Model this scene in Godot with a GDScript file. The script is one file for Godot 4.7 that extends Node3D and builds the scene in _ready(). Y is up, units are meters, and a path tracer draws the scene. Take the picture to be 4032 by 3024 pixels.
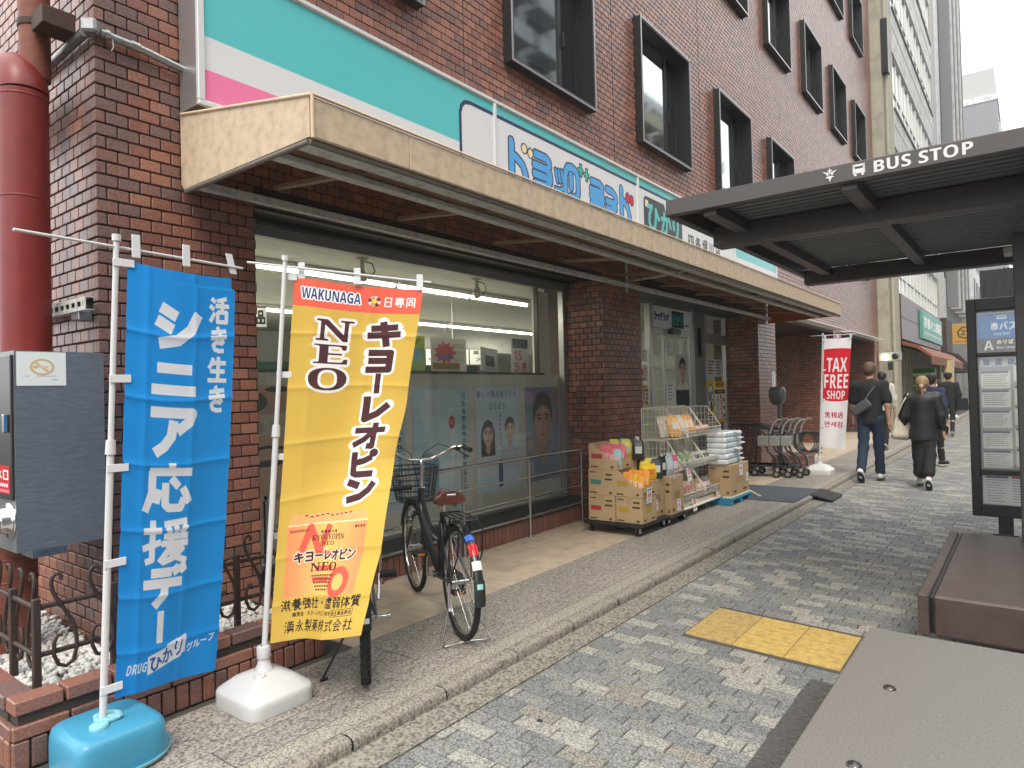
extends Node3D
# Street corner with a brick drugstore building, banners, bicycles and a bus shelter.
# Street runs along -z, the brick facade is the plane x = -4, forecourt level y = 0.

var M := {}
var T := {}
var rng := RandomNumberGenerator.new()
var used := {}
const ORD := ["first", "second", "third", "fourth", "fifth", "sixth", "seventh", "eighth", "ninth"]


# ---------------------------------------------------------------- mesh builder
class MB:
	var v := PackedVector3Array()
	var n := PackedVector3Array()
	var u := PackedVector2Array()
	var c := PackedColorArray()
	var ix := PackedInt32Array()
	var col := Color(1, 1, 1)
	var colored := false

	func vert(p: Vector3, nn: Vector3, uv := Vector2.ZERO) -> int:
		v.append(p); n.append(nn); u.append(uv); c.append(col)
		return v.size() - 1

	func face(a: int, b: int, d: int) -> void:
		# Godot fronts run clockwise: the right-hand normal must point away from the vertex normals
		if (v[b] - v[a]).cross(v[d] - v[a]).dot(n[a] + n[b] + n[d]) > 0.0:
			ix.append(a); ix.append(d); ix.append(b)
		else:
			ix.append(a); ix.append(b); ix.append(d)

	func quad(a: Vector3, b: Vector3, d: Vector3, e: Vector3, uvs := [Vector2(0, 1), Vector2(1, 1), Vector2(1, 0), Vector2(0, 0)]) -> void:
		# counter-clockwise seen from the outside
		var nn := (b - a).cross(e - a)
		if nn.length_squared() < 1e-14:
			nn = (d - b).cross(e - b)
		nn = nn.normalized()
		var i := vert(a, nn, uvs[0])
		vert(b, nn, uvs[1]); vert(d, nn, uvs[2]); vert(e, nn, uvs[3])
		face(i, i + 1, i + 2); face(i, i + 2, i + 3)

	func tri(a: Vector3, b: Vector3, d: Vector3) -> void:
		var nn := (b - a).cross(d - a).normalized()
		var i := vert(a, nn); vert(b, nn); vert(d, nn)
		face(i, i + 1, i + 2)

	func box(o: Vector3, s: Vector3, bs := Basis()) -> void:
		var x := bs.x * s.x * 0.5
		var y := bs.y * s.y * 0.5
		var z := bs.z * s.z * 0.5
		quad(o - x - y + z, o + x - y + z, o + x + y + z, o - x + y + z)
		quad(o + x - y - z, o - x - y - z, o - x + y - z, o + x + y - z)
		quad(o + x - y + z, o + x - y - z, o + x + y - z, o + x + y + z)
		quad(o - x - y - z, o - x - y + z, o - x + y + z, o - x + y - z)
		quad(o - x + y + z, o + x + y + z, o + x + y - z, o - x + y - z)
		quad(o - x - y - z, o + x - y - z, o + x - y + z, o - x - y + z)

	func span(a: Vector3, b: Vector3) -> void:
		box((a + b) * 0.5, (b - a).abs())

	# chamfered box
	func cbox(o: Vector3, s: Vector3, k: float, bs := Basis()) -> void:
		var h := s * 0.5
		k = minf(k, minf(h.x, minf(h.y, h.z)) * 0.9)
		var ax := [bs.x, bs.y, bs.z]
		for i in 3:
			var j := (i + 1) % 3
			var l := (i + 2) % 3
			for sg in [-1.0, 1.0]:
				var a: Vector3 = o + ax[i] * h[i] * sg
				var p: Vector3 = ax[j] * (h[j] - k)
				var q: Vector3 = ax[l] * (h[l] - k)
				if sg > 0:
					quad(a - p - q, a + p - q, a + p + q, a - p + q)
				else:
					quad(a - p - q, a - p + q, a + p + q, a + p - q)
			for sj in [-1.0, 1.0]:
				for sl in [-1.0, 1.0]:
					var e: Vector3 = ax[i] * (h[i] - k)
					var f1: Vector3 = o + ax[j] * h[j] * sj + ax[l] * (h[l] - k) * sl
					var f2: Vector3 = o + ax[j] * (h[j] - k) * sj + ax[l] * h[l] * sl
					if sj * sl > 0:
						quad(f1 - e, f1 + e, f2 + e, f2 - e)
						fixn(4, ax[j] * sj + ax[l] * sl)
					else:
						quad(f1 + e, f1 - e, f2 - e, f2 + e)
						fixn(4, ax[j] * sj + ax[l] * sl)
		for sx in [-1.0, 1.0]:
			for sy in [-1.0, 1.0]:
				for sz in [-1.0, 1.0]:
					var px: Vector3 = o + ax[0] * h.x * sx + ax[1] * (h.y - k) * sy + ax[2] * (h.z - k) * sz
					var py: Vector3 = o + ax[0] * (h.x - k) * sx + ax[1] * h.y * sy + ax[2] * (h.z - k) * sz
					var pz: Vector3 = o + ax[0] * (h.x - k) * sx + ax[1] * (h.y - k) * sy + ax[2] * h.z * sz
					tri(px, py, pz)
					fixn(3, ax[0] * sx + ax[1] * sy + ax[2] * sz)

	func fixn(k: int, d: Vector3) -> void:
		# turn the last flat face so that it looks along d
		var m := v.size()
		if n[m - 1].dot(d) < 0:
			for i in k:
				n[m - 1 - i] = -n[m - 1 - i]
			var t := ix.size()
			var cnt := 6 if k == 4 else 3
			for f in range(t - cnt, t, 3):
				var w := ix[f + 1]
				ix[f + 1] = ix[f + 2]; ix[f + 2] = w

	# smooth grid of points, rows of equal length
	func grid(P: Array, wrap_c := false, wrap_r := false, uvs := false, flip := false) -> void:
		var R := P.size()
		var C: int = P[0].size()
		var base := v.size()
		for r in R:
			for k in C:
				var r0 := (r - 1 + R) % R if wrap_r else maxi(r - 1, 0)
				var r1 := (r + 1) % R if wrap_r else mini(r + 1, R - 1)
				var k0 := (k - 1 + C) % C if wrap_c else maxi(k - 1, 0)
				var k1 := (k + 1) % C if wrap_c else mini(k + 1, C - 1)
				var nn: Vector3 = (P[r][k1] - P[r][k0]).cross(P[r1][k] - P[r0][k])
				if nn.length_squared() < 1e-16:
					var rr := 1 if r == 0 else (R - 2 if r == R - 1 else r)
					nn = (P[rr][k1] - P[rr][k0]).cross(P[mini(rr + 1, R - 1)][k] - P[maxi(rr - 1, 0)][k])
				if flip:
					nn = -nn
				vert(P[r][k], nn.normalized(), Vector2(float(k) / (C - 1 if not wrap_c else C), float(r) / maxi(R - 1, 1)))
		for r in (R if wrap_r else R - 1):
			for k in (C if wrap_c else C - 1):
				var a := base + r * C + k
				var b := base + r * C + (k + 1) % C
				var d := base + ((r + 1) % R) * C + (k + 1) % C
				var e := base + ((r + 1) % R) * C + k
				face(a, b, d); face(a, d, e)

	func tube(pts: Array, rad, sides := 8, caps := true, closed := false) -> void:
		var P := []
		var m := pts.size()
		var up := Vector3.UP
		var first: Vector3 = (pts[1] - pts[0]).normalized()
		if absf(first.dot(up)) > 0.95:
			up = Vector3.RIGHT
		var nx := first.cross(up).normalized()
		for i in m:
			var a: Vector3 = pts[(i - 1 + m) % m] if closed else pts[maxi(i - 1, 0)]
			var b: Vector3 = pts[(i + 1) % m] if closed else pts[mini(i + 1, m - 1)]
			var t := (b - a).normalized()
			nx = (nx - t * nx.dot(t))
			if nx.length_squared() < 1e-8:
				nx = t.cross(Vector3(0.3, 0.9, 0.2))
			nx = nx.normalized()
			var ny := t.cross(nx)
			var rr: float = rad[i] if rad is Array else rad
			var ring := []
			for k in sides:
				var w := TAU * k / sides
				ring.append(pts[i] + (nx * cos(w) + ny * sin(w)) * rr)
			P.append(ring)
		grid(P, true, closed)
		orient_last(m * sides, pts)
		if caps and not closed:
			fan(P[0], pts[0], (pts[0] - pts[1]).normalized())
			fan(P[m - 1], pts[m - 1], (pts[m - 1] - pts[m - 2]).normalized())

	func orient_last(k: int, pts: Array) -> void:
		# make the normals of the last k vertices point away from the path
		var s := v.size() - k
		var per := k / pts.size()
		if n[s].dot(v[s] - pts[0]) < 0:
			for i in range(s, v.size()):
				n[i] = -n[i]
			# faces were wound for the other side
			var t := ix.size() - 3
			while t >= 0 and ix[t] >= s:
				var w := ix[t + 1]
				ix[t + 1] = ix[t + 2]; ix[t + 2] = w
				t -= 3
		if per < 0:
			pass

	func fan(ring: Array, o: Vector3, nn: Vector3) -> void:
		var i := vert(o, nn)
		for p in ring:
			vert(p, nn)
		var m := ring.size()
		for k in m:
			face(i, i + 1 + k, i + 1 + (k + 1) % m)

	# turn everything if the normal of vertex i does not look along d
	func look(i: int, d: Vector3) -> void:
		if n[i].dot(d) < 0:
			for k in n.size():
				n[k] = -n[k]
			for t in range(0, ix.size(), 3):
				var w := ix[t + 1]
				ix[t + 1] = ix[t + 2]; ix[t + 2] = w

	func bar(a: Vector3, b: Vector3, r: float, sides := 6) -> void:
		tube([a, b], r, sides)

	func lathe(prof: Array, o: Vector3, sides := 16, bs := Basis()) -> void:
		# prof: Vector2(radius, height) from one end to the other
		var P := []
		for p in prof:
			var ring := []
			for k in sides:
				var w := TAU * k / sides
				ring.append(o + bs * Vector3(cos(w) * p.x, p.y, sin(w) * p.x))
			P.append(ring)
		var s := v.size()
		grid(P, true)
		# outward check on the widest ring
		var best := 0
		for i in prof.size():
			if prof[i].x > prof[best].x:
				best = i
		var q := s + best * sides
		if n[q].dot(v[q] - o - bs * Vector3(0, prof[best].y, 0)) < 0:
			for i in range(s, v.size()):
				n[i] = -n[i]
			var t := ix.size() - 3
			while t >= 0 and ix[t] >= s:
				var w2 := ix[t + 1]
				ix[t + 1] = ix[t + 2]; ix[t + 2] = w2
				t -= 3

	func torus(o: Vector3, R: float, r: float, bs := Basis(), seg := 36, sides := 8) -> void:
		# ring in the plane of bs.x / bs.y
		var pts := []
		for i in seg:
			var w := TAU * i / seg
			pts.append(o + bs.x * cos(w) * R + bs.y * sin(w) * R)
		tube(pts, r, sides, false, true)

	func ball(o: Vector3, r: Vector3, bs := Basis(), seg := 14, rings := 9) -> void:
		var P := []
		for i in rings + 1:
			var a := -PI / 2 + PI * i / rings
			var ring := []
			for k in seg:
				var w := TAU * k / seg
				ring.append(o + bs * Vector3(cos(w) * cos(a) * r.x, sin(a) * r.y, sin(w) * cos(a) * r.z))
			P.append(ring)
		var s := v.size()
		grid(P, true)
		for i in range(s, v.size()):
			n[i] = (bs * ((bs.inverse() * (v[i] - o)) / (r * r))).normalized()
		var t := ix.size() - 3
		while t >= 0 and ix[t] >= s:
			if (v[ix[t + 1]] - v[ix[t]]).cross(v[ix[t + 2]] - v[ix[t]]).dot(n[ix[t]]) > 0:
				var w2 := ix[t + 1]
				ix[t + 1] = ix[t + 2]; ix[t + 2] = w2
			t -= 3

	# flat outline (x right, y up) pushed along z by depth
	func prism(poly: PackedVector2Array, depth: float, tr := Transform3D()) -> void:
		var tris := Geometry2D.triangulate_polygon(poly)
		var f := tr.basis.z.normalized()
		var s := v.size()
		for p in poly:
			vert(tr * Vector3(p.x, p.y, depth), f, p)
		for t in range(0, tris.size(), 3):
			face(s + tris[t], s + tris[t + 1], s + tris[t + 2])
		s = v.size()
		for p in poly:
			vert(tr * Vector3(p.x, p.y, 0), -f, p)
		for t in range(0, tris.size(), 3):
			face(s + tris[t], s + tris[t + 1], s + tris[t + 2])
		var ccw := not Geometry2D.is_polygon_clockwise(poly)
		for i in poly.size():
			var a := poly[i]
			var b := poly[(i + 1) % poly.size()]
			var a0 := tr * Vector3(a.x, a.y, 0)
			var b0 := tr * Vector3(b.x, b.y, 0)
			var a1 := tr * Vector3(a.x, a.y, depth)
			var b1 := tr * Vector3(b.x, b.y, depth)
			if ccw:
				quad(a0, b0, b1, a1)
			else:
				quad(b0, a0, a1, b1)

	func mesh() -> ArrayMesh:
		var arr := []
		arr.resize(Mesh.ARRAY_MAX)
		arr[Mesh.ARRAY_VERTEX] = v
		arr[Mesh.ARRAY_NORMAL] = n
		arr[Mesh.ARRAY_TEX_UV] = u
		if colored:
			arr[Mesh.ARRAY_COLOR] = c
		arr[Mesh.ARRAY_INDEX] = ix
		var m := ArrayMesh.new()
		m.add_surface_from_arrays(Mesh.PRIMITIVE_TRIANGLES, arr)
		return m


# ---------------------------------------------------------------- print on flat things
class Ras:
	var im: Image
	var w: int
	var h: int
	var s := 2
	var G := {}

	func _init(ww: int, hh: int, bg: Color, ss := 2) -> void:
		w = ww; h = hh; s = ss
		im = Image.create(w * s, h * s, false, Image.FORMAT_RGB8)
		im.fill(bg)

	func rect(x: float, y: float, a: float, b: float, col: Color) -> void:
		im.fill_rect(Rect2i(roundi(x * s), roundi(y * s), maxi(roundi(a * s), 1), maxi(roundi(b * s), 1)), col)

	func poly(p: PackedVector2Array, col: Color) -> void:
		var lo := 1e9
		var hi := -1e9
		for q in p:
			lo = minf(lo, q.y); hi = maxf(hi, q.y)
		var y0 := maxi(floori(lo * s), 0)
		var y1 := mini(ceili(hi * s), h * s - 1)
		var m := p.size()
		for y in range(y0, y1 + 1):
			var yy := (y + 0.5) / s
			var xs := PackedFloat32Array()
			for i in m:
				var a := p[i]
				var b := p[(i + 1) % m]
				if (a.y <= yy) != (b.y <= yy):
					xs.append(a.x + (yy - a.y) / (b.y - a.y) * (b.x - a.x))
			xs.sort()
			for i in range(0, xs.size() - 1, 2):
				var x0 := roundi(xs[i] * s)
				var x1 := roundi(xs[i + 1] * s)
				if x1 > x0:
					im.fill_rect(Rect2i(x0, y, x1 - x0, 1), col)

	func disc(x: float, y: float, rx: float, ry: float, col: Color, seg := 28) -> void:
		var p := PackedVector2Array()
		for i in seg:
			p.append(Vector2(x + cos(TAU * i / seg) * rx, y + sin(TAU * i / seg) * ry))
		poly(p, col)

	func stroke(p: Array, lw: float, col: Color, rnd := true) -> void:
		for i in p.size() - 1:
			var d: Vector2 = (p[i + 1] - p[i])
			if d.length() < 1e-4:
				continue
			d = d.normalized()
			var k := Vector2(-d.y, d.x) * lw * 0.5
			var e := d * (0.0 if rnd else lw * 0.12)
			poly(PackedVector2Array([p[i] + k - e, p[i + 1] + k + e, p[i + 1] - k + e, p[i] - k - e]), col)
			if i > 0 or rnd:
				if lw * s > 3.0:
					disc(p[i].x, p[i].y, lw * 0.5, lw * 0.5, col, 14)
		if rnd and lw * s > 3.0:
			disc(p[-1].x, p[-1].y, lw * 0.5, lw * 0.5, col, 14)

	# one drawn character in the box x y a b, lw in pixels, sl = slant
	func glyph(ch: String, x: float, y: float, a: float, b: float, lw: float, col: Color, rnd := false, sl := 0.0) -> void:
		if not G.has(ch):
			return
		for st in G[ch]:
			if st.size() == 3:
				disc(x + st[0] / 100.0 * a, y + st[1] / 100.0 * b, st[2] / 100.0 * a + lw * 0.3, st[2] / 100.0 * b + lw * 0.3, col)
				continue
			var p := []
			for i in range(0, st.size(), 2):
				p.append(Vector2(x + st[i] / 100.0 * a + (50.0 - st[i + 1]) / 100.0 * b * sl, y + st[i + 1] / 100.0 * b))
			stroke(p, lw, col, rnd)

	func line(t: String, x: float, y: float, a: float, b: float, step: float, lw: float, col: Color, vertical := false) -> void:
		for i in t.length():
			if vertical:
				glyph(t[i], x, y + step * i, a, b, lw, col)
			else:
				glyph(t[i], x + step * i, y, a, b, lw, col)

	# latin text fitted in the box; grow > 0 draws a fat outline copy first
	func text(t: String, x: float, y: float, a: float, b: float, col: Color, font: Font, skew := 0.0) -> void:
		var tm := TextMesh.new()
		tm.text = t
		tm.font = font
		tm.font_size = 48
		tm.depth = 0.0
		tm.curve_step = 2.0
		var arr := tm.get_mesh_arrays()
		var vs: PackedVector3Array = arr[Mesh.ARRAY_VERTEX]
		var id: PackedInt32Array = arr[Mesh.ARRAY_INDEX]
		if vs.is_empty():
			return
		var bb := AABB(vs[0], Vector3.ZERO)
		for q in vs:
			bb = bb.expand(q)
		var f := func(q: Vector3) -> Vector2:
			var fx := (q.x - bb.position.x) / maxf(bb.size.x, 1e-6)
			var fy := 1.0 - (q.y - bb.position.y) / maxf(bb.size.y, 1e-6)
			return Vector2(x + fx * a + (0.5 - fy) * b * skew, y + fy * b)
		for i in range(0, id.size(), 3):
			poly(PackedVector2Array([f.call(vs[id[i]]), f.call(vs[id[i + 1]]), f.call(vs[id[i + 2]])]), col)

	func tex() -> ImageTexture:
		var o: Image = im.duplicate()
		o.resize(w, h, Image.INTERPOLATE_TRILINEAR if s > 2 else Image.INTERPOLATE_BILINEAR)
		return ImageTexture.create_from_image(o)


func ras(w: int, h: int, bg: Color, s := 2) -> Ras:
	var r := Ras.new(w, h, bg, s)
	r.G = GL
	return r


# ---------------------------------------------------------------- scene tree helpers
func numbered(called: String) -> String:
	if not used.has(called):
		used[called] = 0
		return called
	used[called] += 1
	return "%s_%03d" % [called, used[called]]


func thing(called: String, label: String, category: String, at := Vector3.ZERO, turn := 0.0, group := "") -> Node3D:
	var o := Node3D.new()
	o.name = numbered(called)
	add_child(o)
	o.position = at
	o.rotation.y = turn
	meta(o, label, category, group)
	return o


func meta(o: Node, label: String, category: String, group := "") -> void:
	o.set_meta("label", label)
	o.set_meta("category", category)
	if group:
		o.set_meta("group", group)


func obj(called: String, m, material: Material, parent: Node = null) -> MeshInstance3D:
	var o := MeshInstance3D.new()
	o.mesh = m.mesh() if m is MB else m
	o.material_override = material
	if parent == null:
		o.name = numbered(called)
		add_child(o)
	else:
		o.name = called
		parent.add_child(o, true)
	return o


func structure(called: String, m, material: Material) -> MeshInstance3D:
	var o := obj(called, m, material)
	o.set_meta("kind", "structure")
	return o


func copy_of(root: Node3D, at: Vector3, turn: float, label := "", group := "") -> Node3D:
	var base := String(root.name)
	var cut := base.rfind("_")
	if cut > 0 and base.substr(cut + 1).is_valid_int():
		base = base.substr(0, cut)
	var r: Node3D = root.duplicate()
	r.name = numbered(base)
	add_child(r)
	r.position = at
	r.rotation.y = turn
	if label:
		r.set_meta("label", label)
	if group:
		r.set_meta("group", group)
	return r


# flat print on a thin sheet: corners seen from its front, top left first
func sheet(called: String, tl: Vector3, tr: Vector3, bl: Vector3, m: Material, parent: Node, thick := 0.002) -> MeshInstance3D:
	var b := MB.new()
	var br := tr + bl - tl
	var nn := (bl - tl).cross(tr - tl).normalized() * thick
	b.quad(bl, br, tr, tl)
	b.quad(bl - nn, br - nn, br, bl, [Vector2(0, 1), Vector2(1, 1), Vector2(1, 1), Vector2(0, 1)])
	b.quad(tl, tr, tr - nn, tl - nn, [Vector2(0, 0), Vector2(1, 0), Vector2(1, 0), Vector2(0, 0)])
	b.quad(bl - nn, bl, tl, tl - nn, [Vector2(0, 1), Vector2(0, 1), Vector2(0, 0), Vector2(0, 0)])
	b.quad(br, br - nn, tr - nn, tr, [Vector2(1, 1), Vector2(1, 1), Vector2(1, 0), Vector2(1, 0)])
	b.quad(br - nn, bl - nn, tl - nn, tr - nn, [Vector2(1, 1), Vector2(0, 1), Vector2(0, 0), Vector2(1, 0)])
	return obj(called, b, m, parent)


func L(r: float, g: float, b: float) -> Color:
	return Color(r, g, b).linear_to_srgb()


func mt(key: String, col: Color, rough := 0.8, metal := 0.0, spec := 0.5) -> StandardMaterial3D:
	var m := StandardMaterial3D.new()
	m.resource_name = key
	m.albedo_color = col
	m.roughness = rough
	m.metallic = metal
	m.metallic_specular = spec
	M[key] = m
	return m


func ntex(key: String, freq: float, kind: int, oct: int, stops: Array, size := 512, seed_ := 1, norm := false) -> NoiseTexture2D:
	# stops: [offset, grey or colour ...]
	var f := FastNoiseLite.new()
	f.noise_type = kind
	f.frequency = freq
	f.seed = seed_
	f.fractal_type = FastNoiseLite.FRACTAL_FBM if oct > 1 else FastNoiseLite.FRACTAL_NONE
	f.fractal_octaves = oct
	var t := NoiseTexture2D.new()
	t.width = size
	t.height = size
	t.seamless = true
	t.noise = f
	t.generate_mipmaps = false
	if norm:
		t.as_normal_map = true
		t.bump_strength = stops[0]
	else:
		var g := Gradient.new()
		var off := PackedFloat32Array()
		var cols := PackedColorArray()
		for i in range(0, stops.size(), 2):
			off.append(stops[i])
			var q = stops[i + 1]
			cols.append(q if q is Color else Color(q, q, q))
		g.offsets = off
		g.colors = cols
		t.color_ramp = g
	T[key] = t
	return t


func grain(m: StandardMaterial3D, tex: Texture2D, scale: float, world := true) -> StandardMaterial3D:
	m.albedo_texture = tex
	m.uv1_triplanar = true
	m.uv1_world_triplanar = world
	m.uv1_scale = Vector3(scale, scale, scale)
	return m


func printed(key: String, t: Texture2D, rough := 0.7) -> StandardMaterial3D:
	var m := mt(key, Color(1, 1, 1), rough)
	m.albedo_texture = t
	m.texture_repeat = false
	return m


func sans(bold := true) -> Font:
	var f := SystemFont.new()
	f.font_names = PackedStringArray(["Droid Sans"])
	f.font_weight = 700 if bold else 400
	return f


func serif(bold := true) -> Font:
	var f := SystemFont.new()
	f.font_names = PackedStringArray(["Droid Serif"])
	f.font_weight = 700 if bold else 400
	return f


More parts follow.
